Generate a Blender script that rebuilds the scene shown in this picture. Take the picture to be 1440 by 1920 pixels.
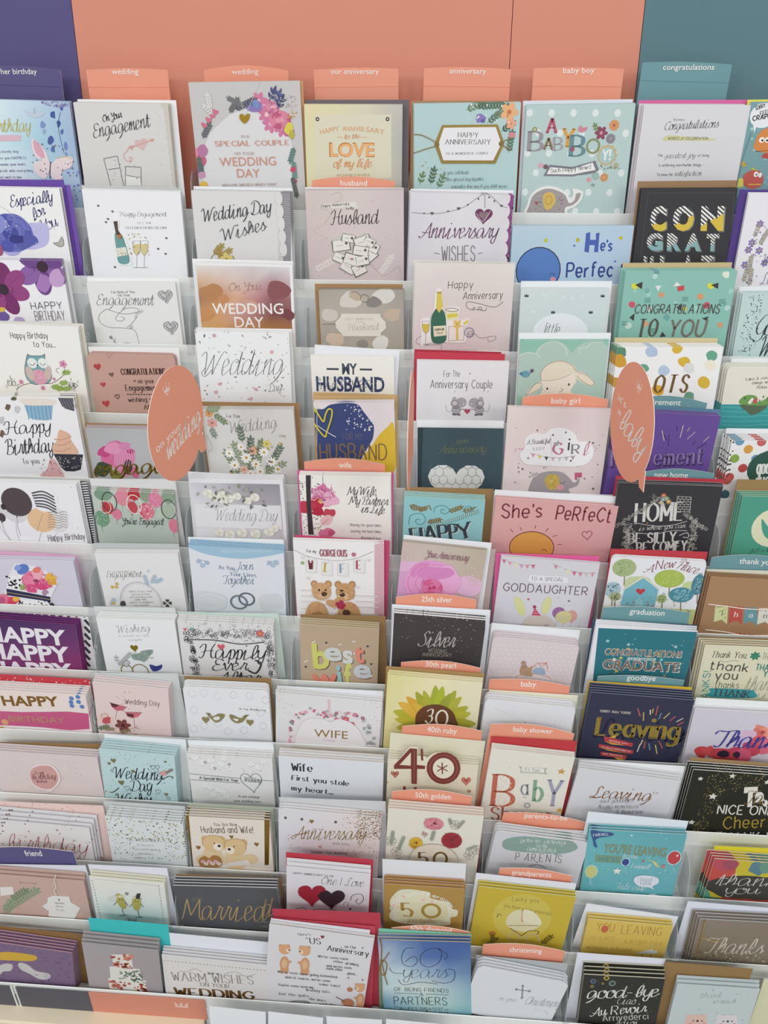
import bpy, math, random
from mathutils import Vector, Matrix
from mathutils.geometry import tessellate_polygon

# A wall rack of greeting cards in a shop: thirteen stepped shelves, eight pockets wide. Metres, Z up, the wall behind +Y, the shopper at -Y.
for o in list(bpy.data.objects): bpy.data.objects.remove(o)
SC = bpy.context.scene
def LINK(o): SC.collection.objects.link(o)

# ---------------------------------------------------------------- camera, light, exposure
CAM_POS = (0.859481, -1.56743, 1.80134)
CAM_AIM = (0.500364, -0.0721351, -0.00100319)   # pitch down, turn right, roll (radians)
FOCAL_PX = 1550

cam = bpy.data.objects.new('camera', bpy.data.cameras.new('camera')); LINK(cam)
cam.data.sensor_fit = 'VERTICAL'; cam.data.sensor_height = 36; cam.data.sensor_width = 27
cam.data.lens = FOCAL_PX / 1920 * 36; cam.data.clip_start = 0.05; cam.data.clip_end = 50
p_, y_, r_ = CAM_AIM
fwd = Vector((math.sin(y_)*math.cos(p_), math.cos(y_)*math.cos(p_), -math.sin(p_)))
rt = Vector((math.cos(y_), -math.sin(y_), 0)); up = rt.cross(fwd)
rx, ux = rt*math.cos(r_) + up*math.sin(r_), up*math.cos(r_) - rt*math.sin(r_)
cam.matrix_world = Matrix(((rx.x, ux.x, -fwd.x, CAM_POS[0]), (rx.y, ux.y, -fwd.y, CAM_POS[1]), (rx.z, ux.z, -fwd.z, CAM_POS[2]), (0, 0, 0, 1)))
SC.camera = cam

SC.view_settings.view_transform = 'Standard'; SC.view_settings.look = 'None'
SC.view_settings.exposure = -0.58; SC.view_settings.gamma = 1.0; SC.view_settings.use_curve_mapping = False
SC.cycles.max_bounces = 8; SC.cycles.transparent_max_bounces = 16; SC.cycles.use_denoising = True

world = bpy.data.worlds.new('shop_interior'); world.use_nodes = True; SC.world = world
world.node_tree.nodes['Background'].inputs['Color'].default_value = (0.93, 0.97, 1.0, 1)      # light scattered about the rest of the shop
world.node_tree.nodes['Background'].inputs['Strength'].default_value = 1.0
def ceiling_lamp(x, y, z, sx, sy, watts, tint, aim):
    l = bpy.data.lights.new('ceiling_lamp', 'AREA'); l.shape = 'RECTANGLE'; l.size = sx; l.size_y = sy; l.energy = watts; l.color = tint
    o = bpy.data.objects.new('ceiling_lamp', l); LINK(o); o.location = (x, y, z)
    o.rotation_euler = (Vector(aim) - Vector((x, y, z))).to_track_quat('-Z', 'Y').to_euler()
for lx in (-1.2, 0.9, 3.0):                                  # lamps over the aisle, one row near the rack and one behind the shopper
    ceiling_lamp(lx, -1.5, 2.9, 1.2, 0.6, 4, (1.0, 0.985, 0.96), (lx, -0.3, 0.9))
    ceiling_lamp(lx, -3.4, 2.9, 1.2, 0.6, 30, (1.0, 0.985, 0.96), (lx, -0.5, 0.5))
PAPER_GAIN = 1.05        # paper reflects a little more than its photographed tone
LEAN = math.radians(1.5) # how far the cards lean back in their pockets
TILT = 0.119789           # how far the header panel behind the top row leans back
LIP_Z = [1.5612,1.4497,1.3391,1.2223,1.1112,1.0001,0.8919,0.7846,0.678,0.5657,0.4533,0.3517,0.2222,0.1114]
STEP = 0.05389

FLOOR = 0.030            # a pocket's floor lies this far below the top of its lip

# ---------------------------------------------------------------- helpers
MM = 0.001

def lin(hx):
    if hx[0] == '*': hx = hx[1:]
    o = []
    for i in (0, 2, 4):
        c = int(hx[i:i+2], 16) / 255
        o.append(c / 12.92 if c <= 0.04045 else ((c + 0.055) / 1.055) ** 2.4)
    return tuple(min(0.92, c * PAPER_GAIN) for c in o)

def new_mat(name):
    m = bpy.data.materials.new(name); m.use_nodes = True
    nt = m.node_tree
    return m, nt, nt.nodes['Principled BSDF']

def fibre(nt, bsdf, scale, strength):
    tc = nt.nodes.new('ShaderNodeTexCoord'); nz = nt.nodes.new('ShaderNodeTexNoise'); bp = nt.nodes.new('ShaderNodeBump')
    nz.inputs['Scale'].default_value = scale; nz.inputs['Detail'].default_value = 3
    bp.inputs['Strength'].default_value = strength; bp.inputs['Distance'].default_value = 0.0004
    nt.links.new(tc.outputs['Object'], nz.inputs['Vector']); nt.links.new(nz.outputs['Fac'], bp.inputs['Height'])
    nt.links.new(bp.outputs['Normal'], bsdf.inputs['Normal'])

def print_material(name, rough, metal, spec):
    m, nt, b = new_mat(name)
    a = nt.nodes.new('ShaderNodeAttribute'); a.attribute_name = 'ink'
    nt.links.new(a.outputs['Color'], b.inputs['Base Color'])
    b.inputs['Roughness'].default_value = rough; b.inputs['Metallic'].default_value = metal
    b.inputs['Specular IOR Level'].default_value = spec
    fibre(nt, b, 900, 0.12)
    return m

def flat_material(name, hx, rough=0.5, spec=0.4, scale=300, bump=0.1, vary=0.03):
    m, nt, b = new_mat(name)
    c = lin(hx)
    tc = nt.nodes.new('ShaderNodeTexCoord'); nz = nt.nodes.new('ShaderNodeTexNoise'); mx = nt.nodes.new('ShaderNodeMix'); mx.data_type = 'RGBA'
    nz.inputs['Scale'].default_value = 6; nz.inputs['Detail'].default_value = 2
    mx.inputs['A'].default_value = (*[v * (1 - vary) for v in c], 1); mx.inputs['B'].default_value = (*[min(1, v * (1 + vary)) for v in c], 1)
    nt.links.new(tc.outputs['Object'], nz.inputs['Vector']); nt.links.new(nz.outputs['Fac'], mx.inputs['Factor'])
    nt.links.new(mx.outputs['Result'], b.inputs['Base Color'])
    b.inputs['Roughness'].default_value = rough; b.inputs['Specular IOR Level'].default_value = spec
    fibre(nt, b, scale, bump)
    return m

def clear_plastic(name, clear, tint):
    """thin clear sheet: mostly see-through with a soft gloss and a little haze"""
    m = bpy.data.materials.new(name); m.use_nodes = True
    nt = m.node_tree; nt.nodes.remove(nt.nodes['Principled BSDF']); out = nt.nodes['Material Output']
    tr = nt.nodes.new('ShaderNodeBsdfTransparent'); df = nt.nodes.new('ShaderNodeBsdfPrincipled'); mx = nt.nodes.new('ShaderNodeMixShader')
    df.inputs['Base Color'].default_value = (*lin(tint), 1); df.inputs['Roughness'].default_value = 0.25
    nz = nt.nodes.new('ShaderNodeTexNoise'); nz.inputs['Scale'].default_value = 8
    mp = nt.nodes.new('ShaderNodeMapRange'); mp.inputs['To Min'].default_value = 1 - clear - 0.05; mp.inputs['To Max'].default_value = 1 - clear + 0.05
    nt.links.new(nz.outputs['Fac'], mp.inputs['Value']); nt.links.new(mp.outputs['Result'], mx.inputs['Fac'])
    nt.links.new(tr.outputs[0], mx.inputs[1]); nt.links.new(df.outputs[0], mx.inputs[2]); nt.links.new(mx.outputs[0], out.inputs['Surface'])
    return m

def clip_rect(p, w, h):
    """convex polygon clipped to the card's own rectangle"""
    for ax, lim, sg in ((0, 0, 1), (0, w, -1), (1, 0, 1), (1, h, -1)):
        if not p: return p
        if all((q[ax] - lim) * sg >= 0 for q in p): continue
        o = []
        for i in range(len(p)):
            a, b = p[i-1], p[i]
            da, db = (a[ax] - lim) * sg, (b[ax] - lim) * sg
            if (da >= 0) != (db >= 0):
                t = da / (da - db); o.append((a[0] + (b[0]-a[0])*t, a[1] + (b[1]-a[1])*t))
            if db >= 0: o.append(b)
        p = o
    return p

def distinct(pts):
    return [p for i, p in enumerate(pts) if abs(p[0]-pts[i-1][0]) + abs(p[1]-pts[i-1][1]) > .02]

def triangles(pts):
    t = tessellate_polygon([[Vector((p[0], p[1], 0)) for p in pts]])
    tri = [[pts[i] for i in q] for q in t]
    a1 = sum(abs((b[0]-a[0])*(c[1]-a[1]) - (b[1]-a[1])*(c[0]-a[0])) for a, b, c in tri)
    a2 = abs(sum(pts[i-1][0]*pts[i][1] - pts[i][0]*pts[i-1][1] for i in range(len(pts))))
    if abs(a1 - a2) > .02*a2:                              # the filler gave up: fan out from the middle
        m = (sum(p[0] for p in pts)/len(pts), sum(p[1] for p in pts)/len(pts))
        tri = [[m, pts[i-1], pts[i]] for i in range(len(pts))]
    return tri

class Sheet:
    """collects coloured faces; build() links them as one mesh object. Units mm."""
    def __init__(s, w=None, h=None):
        s.v = []; s.f = []; s.c = []; s.m = []; s.w = w; s.h = h; s.z = 0.0; s.clip = w is not None
    def face(s, pts, z, col, mat=0):
        if s.clip:
            pts = clip_rect([(p[0], p[1]) for p in pts], s.w, s.h)
            if len(pts) < 3: return
        n = len(s.v); s.v += [(p[0]*MM, p[1]*MM, z*MM) for p in pts]
        s.f.append(tuple(range(n, n+len(pts)))); s.c.append([col]*len(pts)); s.m.append(mat)
    def raw(s, pts, col, mat=0, flip=False):
        n = len(s.v); s.v += [(p[0]*MM, p[1]*MM, p[2]*MM) for p in pts]
        ix = tuple(range(n, n+len(pts))); s.f.append(ix[::-1] if flip else ix); s.c.append([col]*len(pts)); s.m.append(mat)
    def fill(s, pts, z, hx):
        col, mat = lin(hx), int(hx[0] == '*'); pts = distinct(pts)
        for a, b, c in triangles(pts):
            if (b[0]-a[0])*(c[1]-a[1]) - (b[1]-a[1])*(c[0]-a[0]) < 0: b, c = c, b
            s.face([a, b, c], z, col, mat)
    def slab(s, pts, z0, z1, hx, edge=None):
        """closed sheet of real thickness from z0 (back) to z1 (front)"""
        clip, s.clip = s.clip, False; pts = distinct(pts)
        if sum(pts[i-1][0]*pts[i][1] - pts[i][0]*pts[i-1][1] for i in range(len(pts))) < 0: pts = pts[::-1]
        s.fill(pts, z1, hx)
        e = lin(edge or hx); col = lin(edge or hx)
        for a, b, c in triangles(pts):
            if (b[0]-a[0])*(c[1]-a[1]) - (b[1]-a[1])*(c[0]-a[0]) > 0: b, c = c, b
            s.face([a, b, c], z0, col)
        for i in range(len(pts)):
            a, b = pts[i-1], pts[i]
            s.raw([(a[0], a[1], z0), (b[0], b[1], z0), (b[0], b[1], z1), (a[0], a[1], z1)], e)
        s.clip = clip
    def box(s, x0, x1, y0, y1, z0, z1, hx):
        s.slab([(x0, y0), (x1, y0), (x1, y1), (x0, y1)], z0, z1, hx)
    def ribbon(s, pts, ws, z, hx):
        col, mat = lin(hx), int(hx[0] == '*'); n = len(pts); L = []; R = []
        for i in range(n):
            a, b = pts[max(0, i-1)], pts[min(n-1, i+1)]
            dx, dy = b[0]-a[0], b[1]-a[1]; l = math.hypot(dx, dy) or 1
            w = (ws[i] if isinstance(ws, list) else ws) / 2
            L.append((pts[i][0]-dy/l*w, pts[i][1]+dx/l*w)); R.append((pts[i][0]+dy/l*w, pts[i][1]-dx/l*w))
        for i in range(n-1):
            s.face([R[i], R[i+1], L[i+1], L[i]], z, col, mat)
    def build(s, name, mats, parent=None):
        me = bpy.data.meshes.new(name); me.from_pydata(s.v, [], s.f)
        ca = me.color_attributes.new('ink', 'FLOAT_COLOR', 'CORNER')
        flat = []
        for c in s.c:
            for k in c: flat += [k[0], k[1], k[2], 1.0]
        ca.data.foreach_set('color', flat)
        for m in mats: me.materials.append(m)
        me.polygons.foreach_set('material_index', s.m)
        o = bpy.data.objects.new(name, me); LINK(o)
        if parent: o.parent = parent
        return o

def smooth(p, closed=False, k=5):
    n = len(p)
    if n < 3: return list(p)
    o = []
    for i in range(n if closed else n-1):
        g = lambda j: p[j % n] if closed else p[max(0, min(n-1, j))]
        a, b, c, d = g(i-1), g(i), g(i+1), g(i+2)
        for q in range(k):
            t = q/k; t2 = t*t; t3 = t2*t
            o.append(tuple(0.5*(2*b[e] + (c[e]-a[e])*t + (2*a[e]-5*b[e]+4*c[e]-d[e])*t2 + (3*b[e]-a[e]-3*c[e]+d[e])*t3) for e in (0, 1)))
    if not closed: o.append(tuple(p[-1]))
    return o

def oval(cx, cy, rx, ry, rot=0, n=22):
    c, s_ = math.cos(rot), math.sin(rot)
    return [(cx + rx*math.cos(a)*c - ry*math.sin(a)*s_, cy + rx*math.cos(a)*s_ + ry*math.sin(a)*c) for a in (2*math.pi*i/n for i in range(n))]

def heart_pts(cx, cy, w, rot=0, hh=None):
    o = []; c, s_ = math.cos(rot), math.sin(rot)
    for i in range(24):
        t = 2*math.pi*i/24
        x = 16*math.sin(t)**3 / 32 * w
        y = (13*math.cos(t) - 5*math.cos(2*t) - 2*math.cos(3*t) - math.cos(4*t)) / 32 * (hh or w)
        o.append((cx + x*c - y*s_, cy + x*s_ + y*c))
    return o[::-1]

def star_pts(cx, cy, r, n=5, inner=0.45, rot=0):
    return [(cx + (r if i % 2 == 0 else r*inner)*math.sin(rot + math.pi*i/n), cy + (r if i % 2 == 0 else r*inner)*math.cos(rot + math.pi*i/n)) for i in range(2*n)][::-1]

def leaf_pts(x, y, l, w, a):
    c, s_ = math.cos(a), math.sin(a)
    return [(x + u*l*c - v*w*s_, y + u*l*s_ + v*w*c) for u, v in ((0, 0), (.3, -.42), (.65, -.36), (1, 0), (.65, .36), (.3, .42))]

# ---------------------------------------------------------------- lettering: own pen-stroke alphabet (x, y on a base-36 grid, baseline 6, x-height 16, capitals 21)
PEN = {}
for ln_ in """A 066lc6 2bab|B 060l ~0l5l9j9f5d0d ~0d6daba86606|C ~bi9k6l2i0d296697b9|D 060l ~0l5l9jbd985606|E 9l0l0696 0d7d|F 9l0l06 0d7d
G ~bi9k6l2i0d296697b9 b9bd7d|H 060l a6al 0dad|I 060l|J ~6l6a461609|K 060l 9l0c 3ea6|L 0l0686|M 060l6acl c6cl|N 060la6al|O ~6l1i0d1966b9cdbi6l|P 060l ~0l6l9j9f6d0d
Q ~6l1i0d1966b9cdbi6l 7ac5|R 060l ~0l6l9j9f6d0d 4da6|S ~9i7k4l1j1g4e8c99764609|T 0lal 5l56|U ~0l0b275687abal|V 0l56al|W 0l366h96cl|X 06al 0la6|Y 0l5dal 5d56|Z 0lal06a6
a ~8e5g2f0b275689 8g86|b 0l06 ~0e3g6f8b673608|c ~7e4g1e0b184678|d ~8e5g2f0b275689 8l86|e 0b8b ~8b7f4g1f0b184678|f ~6k4l2j2d26 0g5g|g ~8e5g2f0b275689 ~8g84613002|h 0l06 ~0d3g6g7d76
i 0g06 0k0j|j ~3g332110 3k3j|k 0l06 6g0a 2c76|l 0l06|m 0g06 ~0d2g4g5d56 ~5d7g9gada6|n 0g06 ~0d3g6g7d76|o ~4g1f0b1746778b7f4g|p 0g00 ~0e3g6f8b673608|q ~8e5g2f0b275689 8g80
r 0g06 ~0c2f5g|s ~6e3g0e1c5a683607|t ~2k284667 0g5g|u ~0g0a1736677a 7g76|v 0g468g|w 0g366f96cg|x 0g76 7g06|y 0g46 8g30|z 0g7g0676
0 ~5l1i0d195699ad9i5l|1 1i4l 4l46|2 ~0i2l6l8h6d06 0686|3 ~0j3l7l8h6e3e ~3e7e9a664609|4 76 7l 7l0a aa0a|5 8l1l 1l0d ~0d4f8d9a764607|6 ~8k4l1h0b174679 9 8b4e0b|7 0l9l36|8 ~4e1g1j4l7j7g4e0a1646... |9 ~9e6d2e0h2k6l9j9e736 6
. 0607|, 0713|' 0l0h|! 0l0b 0607|- 0c5c|& ~ba7628... |: 0607 0d0e|{ ~4m2k2f0d2a254 3|} ~0m2k2f4d2a250 3""".replace('\n', '|').split('|'):
    ch, _, body = ln_.partition(' ')
    st_ = []
    for tok in body.split():
        cur = tok[0] == '~'; tok = tok.lstrip('~')
        if len(tok) % 2 or '.' in tok: tok = tok.replace('.', '')[:len(tok.replace('.', ''))//2*2]
        if len(tok) >= 4: st_.append((cur, [(int(tok[i], 36), int(tok[i+1], 36) - 6) for i in range(0, len(tok), 2)]))
    PEN[ch] = st_
PEN['8'] = [(True, [(4.5, 8), (1, 10), (1.5, 14), (4.5, 15), (7.5, 14), (8, 10), (4.5, 8), (.5, 5), (1, 1), (4.5, 0), (8, 1), (8.5, 5), (4.5, 8)])]
PEN['6'] = [(True, [(8, 14), (4, 15), (1, 10), (0, 5), (1.5, 1), (4.5, 0), (8, 1.5), (9, 5), (7, 8.5), (4, 9), (1, 7)])]
PEN['9'] = [(True, [(9, 10), (7, 6.5), (4, 6), (1, 8), (0, 11), (2, 14.5), (5, 15), (8, 13.5), (9, 10), (8.5, 5), (6, 1), (3, 0)])]
PEN['&'] = [(True, [(11, 5), (7, 0), (3, 0), (0, 3), (2, 7), (7, 11), (6, 14.5), (3.5, 14.5), (3, 12), (5, 8), (11, 0)])]
PEN["\u2019"] = PEN["'"]
# joined-up small letters and swash capitals for the script hands
CUR = {}
for ln_ in """a 8e5g1d1736688e8896c9|b 095d6k4l2f2836695e5c8d|c 7e5g1d1736 89 a a|d 8e5g1d1736688e9l889 6c9|e 1a6d5g2f1a2646 9a|f 095d6k4l2e1215334 57a|g 8e5g1d1736688e8 741105 3ba|h 085d5k3l2d16 ~2b5g7f7967a9
i 074g37 4566a9 ~4k4l|j 075g421 0 02 6a ~5k5l|k 085d5k3l2d16 ~2a6f5c2b6677a9|l 075d6k4l2e2736 79|m 0d2g1c16 ~1a4g4f46 ~4a8g8f8896ba|n 0d2g1c16 ~1a5g6f67 7 6aa|o 5g1e173666 8a7f5g ~5g6d9e|p 074g300 ~2c5g8e76 4627a
q 8e5g1d1736688e7020 5 9|r 074g3f 6f5a66 89|s 084g4d6a4616 ~4668 8a|t 073l37 46 79 ~0g7f|u 0d1g1837 58 7g ~7g7797aa|v 0d1g36 7g ~7g8d|w 0d1g26 6f ~6f76 bg ~bgce|x 0e2g66 8 7 ~8g06|y 0d1g1947 69 8g ~8g6231 2 5 8ba|z 0f5g5e06 ~065831 0 3""".replace('\n', '|').split('|'):
    ch, _, body = ln_.partition(' ')
    st_ = []
    for part_ in body.split('~'):
        tok = part_.replace(' ', '')
        tok = tok[:len(tok)//2*2]
        if len(tok) >= 4: st_.append((True, [(int(tok[i], 36), int(tok[i+1], 36) - 6) for i in range(0, len(tok), 2)]))
    CUR[ch] = st_
SWASH = {'A': [(True, [(-4, 2), (-2, 0), (2, 3), (9, 15)]), (True, [(9, 15), (9, 6), (10, 0), (13, 2)]), (True, [(-1, 6), (4, 5), (11, 6)])],
 'W': [(True, [(-4, 12), (-1, 15), (1, 12), (2, 0)]), (True, [(2, 0), (8, 13)]), (True, [(8, 13), (9, 0)]), (True, [(9, 0), (14, 11), (17, 15), (20, 14)])],
 'E': [(True, [(10, 13), (7, 15.5), (3, 14), (3, 9), (7, 8), (2, 7), (0, 3), (2, 0), (6, 0), (11, 3)])],
 'H': [(True, [(-3, 11), (0, 15), (3, 14), (2, 5), (0, 0), (-3, 1)]), (True, [(12, 16), (9, 10), (9, 3), (11, 0), (14, 2)]), (True, [(-1, 6), (4, 8), (11, 8)])],
 'T': [(True, [(-4, 12), (-2, 15), (4, 14.5), (12, 16)]), (True, [(6, 15), (5, 5), (3, 0), (-1, 1)])],
 'L': [(True, [(9, 13), (6, 16), (4, 13), (4, 5), (0, 0), (-2, 1.5), (1, 2), (6, 0), (12, 2)])],
 'M': [(True, [(-4, 1), (-1, 1), (2, 15)]), (True, [(2, 15), (6, 3)]), (True, [(6, 3), (13, 15)]), (True, [(13, 15), (13, 4), (15, 0), (18, 2)])],
 'D': [(True, [(3, 14), (2, 5), (0, 0)]), (True, [(-3, 12), (2, 15.5), (9, 14), (13, 8), (10, 2), (4, 0), (-1, 1), (-2, 3)])],
 'Y': [(True, [(-3, 13), (0, 15), (1, 10), (4, 7), (9, 15)]), (True, [(9, 15), (7, 3), (3, -5), (-1, -4), (2, 0), (10, 3)])],
 'C': [(True, [(10, 12), (9, 15), (5, 15), (1, 10), (0, 4), (4, 0), (9, 1), (12, 4)])],
 'S': [(True, [(10, 13), (7, 15.5), (3, 12), (6, 8), (7, 3), (3, 0), (-2, 1), (-2, 3)])],
 'P': [(True, [(3, 14), (2, 5), (0, 0)]), (True, [(-3, 11), (0, 15), (7, 15.5), (11, 12), (8, 8), (3, 8)])],
 'B': [(True, [(3, 15), (2, 5), (0, 0)]), (True, [(-2, 12), (2, 15.5), (8, 15), (8, 10), (3, 8)]), (True, [(3, 8), (9, 8), (11, 4), (7, 0), (0, 0)])],
 'J': [(True, [(4, 14), (10, 15.5)]), (True, [(8, 15), (6, 4), (2, -5), (-3, -4), (1, 0), (11, 3)])],
 'G': [(True, [(11, 12), (9, 15), (4, 14), (0, 7), (3, 1), (8, 2), (10, 7)]), (True, [(10, 7), (9, -2), (4, -5), (0, -3)])],
 'O': [(True, [(6, 15), (1, 11), (0, 5), (4, 0), (10, 3), (11, 10), (6, 15), (4, 12), (9, 13), (13, 15)])]}

def strokes(text, font, track):
    """text as pen strokes in alphabet units; returns (strokes, width)"""
    out = []; x = 0.0; rnd = random.Random(len(text) * 7 + ord(text[0]))
    script = font in 'sk'
    for ch in text:
        if ch == ' ': x += 7 + track; continue
        if ch == '\u2026': gl = [(False, [(k, 0), (k, 1)]) for k in (0, 4, 8)]
        elif script and ch in CUR: gl = CUR[ch]
        elif script and ch in SWASH: gl = SWASH[ch]
        else: gl = PEN.get(ch, [])
        if not gl: x += 5; continue
        xs = [p[0] for _, q in gl for p in q]
        x0 = 0 if (script and ch in CUR) or ch in SWASH and script else min(xs)
        lift = rnd.uniform(-.5, .5) if font == 'h' else 0
        for cur, q in gl:
            pts = [(p[0] - x0 + x, p[1] + lift) for p in q]
            if len(pts) == 2 and abs(pts[0][0]-pts[1][0]) + abs(pts[0][1]-pts[1][1]) <= 1.01:   # a dot
                out.append(('dot', pts)); continue
            if cur and len(pts) > 2: pts = smooth(pts, False, 4)
            out.append(('pen' if cur else 'edge', pts))
        wd = max(xs) - x0
        if script and ch in CUR: x += wd - (0.6 if wd > 6 else 0) + track
        elif script and ch in SWASH: x += wd - (3.0 if ch in 'WTYPM' else 1.0)
        else: x += wd + 3.2 + track
    return out, max(1.0, x)

def half_plane(p, nx, ny, d, x0, y0):
    o = []
    for i in range(len(p)):
        a, b = p[i-1], p[i]; da, db = ((q[0]-x0)*nx + (q[1]-y0)*ny - d for q in (a, b))
        if (da >= 0) != (db >= 0): t = da/(da - db); o.append((a[0] + (b[0]-a[0])*t, a[1] + (b[1]-a[1])*t))
        if db >= 0: o.append(b)
    return o

CAPH = [0.0]
def sans(text, bold):
    cu = bpy.data.curves.new('lettering', 'FONT'); cu.body = text; cu.resolution_u = 3; cu.offset = bold*.5
    ob = bpy.data.objects.new('lettering', cu); LINK(ob)
    dg = bpy.context.evaluated_depsgraph_get(); dg.update()
    me = ob.evaluated_get(dg).to_mesh()
    v = [(p.co.x, p.co.y) for p in me.vertices]; f = [tuple(p.vertices) for p in me.polygons]
    bpy.data.objects.remove(ob); bpy.data.curves.remove(cu)
    return v, f

def letter(sh, z, text, font, x0, y0, x1, y1, cap, pen, hx, slant):
    dx, dy = x1-x0, y1-y0; W = math.hypot(dx, dy) or 1; c, s_ = dx/W, dy/W
    if font in 'bz':
        if not CAPH[0]: CAPH[0] = max(p[1] for p in sans('H', 0)[0])
        v, f = sans(text, pen)
        xa, xb = min(p[0] for p in v), max(p[0] for p in v)
        kx, ky = W/(xb-xa), cap/CAPH[0]; col, mat = lin(hx), int(hx[0] == '*')
        q = []
        for p in v:
            a, b = (p[0]-xa)*kx + p[1]*ky*slant, p[1]*ky
            q.append((x0 + a*c - b*s_, y0 + a*s_ + b*c))
        for t in f:
            g = [q[i] for i in t]
            if font == 'b': sh.face(g, z, col, mat); continue
            sh.face(half_plane(g, -.5, .85, cap*.12, x0, y0), z, lin('3a3a3c'), 0)
            for k in range(14):                            # diagonal stripes over the upper left of each letter
                h = g
                for nx, ny, d in ((.6, .8, k*cap*.15), (-.6, -.8, -(k + .55)*cap*.15), (-.5, .85, cap*.12)):
                    h = half_plane(h, nx, ny, d, x0, y0)
                if len(h) > 2: sh.face(h, z + .015, col, mat)
        return
    st, nat = strokes(text, font, 4.0 if font == 'w' else (0.0 if font in 'sk' else 1.0))
    kx, ky = W/nat, cap/15
    if font in 'sk' and not slant: slant = .22
    def put(p):
        a, b = p[0]*kx + p[1]*ky*slant, p[1]*ky
        return (x0 + a*c - b*s_, y0 + a*s_ + b*c)
    for kind, pts in st:
        q = [put(p) for p in pts]
        if kind == 'dot':
            sh.fill(oval(q[0][0], q[0][1] + pen*.4, pen*.75, pen*.75, 0, 8), z, hx); continue
        if font == 'h' or font == 'o': ws = pen
        else:
            ws = []
            for i in range(len(q)):
                a, b = q[max(0, i-1)], q[min(len(q)-1, i+1)]
                ang = math.atan2(b[1]-a[1], b[0]-a[0]) - math.atan2(s_, c)
                down = abs(math.sin(ang - (.35 if font in 'sk' else 0)))
                ws.append(pen * ((.42 if font != 'k' else .5) + .85*down**1.5))
        if kind == 'edge' and len(q) > 2:                      # straight pieces keep their corners
            for i in range(len(q)-1):
                w_ = ws if not isinstance(ws, list) else None
                if w_ is None:
                    ang = math.atan2(q[i+1][1]-q[i][1], q[i+1][0]-q[i][0]) - math.atan2(s_, c)
                    w_ = pen * (.42 + .85*abs(math.sin(ang))**1.5)
                sh.ribbon([q[i], q[i+1]], w_, z, hx)
        else: sh.ribbon(q, ws, z, hx)
        if font in 'rw' and kind in ('edge', 'pen'):           # serifs at free ends of upright strokes
            for e, n_ in ((0, 1), (-1, -2)):
                p, r = pts[e], pts[n_]
                if abs(p[1]-r[1]) > abs(p[0]-r[0])*1.2 and (p[1] < .6 or p[1] > 9.4 or p[1] < -3):
                    sh.ribbon([put((p[0]-1.9, p[1])), put((p[0]+1.9, p[1]))], max(pen*.4, cap*.04), z, hx)

# ---------------------------------------------------------------- printed designs
def scatter(sh, z, shape, n, seed, size, cols, x0, y0, x1, y1):
    r = random.Random(seed)
    for _ in range(n):
        x, y, k, a = r.uniform(x0, x1), r.uniform(y0, y1), size*r.uniform(.6, 1.25), r.uniform(0, 6.28)
        hx = r.choice(cols)
        if shape == 'o': p = oval(x, y, k/2, k/2, 0, 8)
        elif shape == 'q': p = oval(x, y, k/2, k*.36, a, 7)
        elif shape == 'h': p = heart_pts(x, y, k, r.uniform(-.4, .4))
        elif shape == 'x': p = star_pts(x, y, k/2, 5, .45, a)
        elif shape == 'l': p = leaf_pts(x, y, k, k*.5, a)
        elif shape == 't': p = [(x + k*.6*math.cos(a+j*2.1), y + k*.6*math.sin(a+j*2.1)) for j in range(3)]
        elif shape == 'f':
            for j in range(5): sh.fill(oval(x + k*.28*math.cos(a+j*1.257), y + k*.28*math.sin(a+j*1.257), k*.22, k*.22, 0, 8), z, hx)
            p = oval(x, y, k*.14, k*.14, 0, 6)
        else: sh.ribbon([(x, y), (x + k*math.cos(a), y + k*math.sin(a))], max(.3, k*.16), z, hx); continue
        sh.fill(p, z, hx)

def pairs(a): return [(a[i], a[i+1]) for i in range(0, len(a), 2)]

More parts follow.
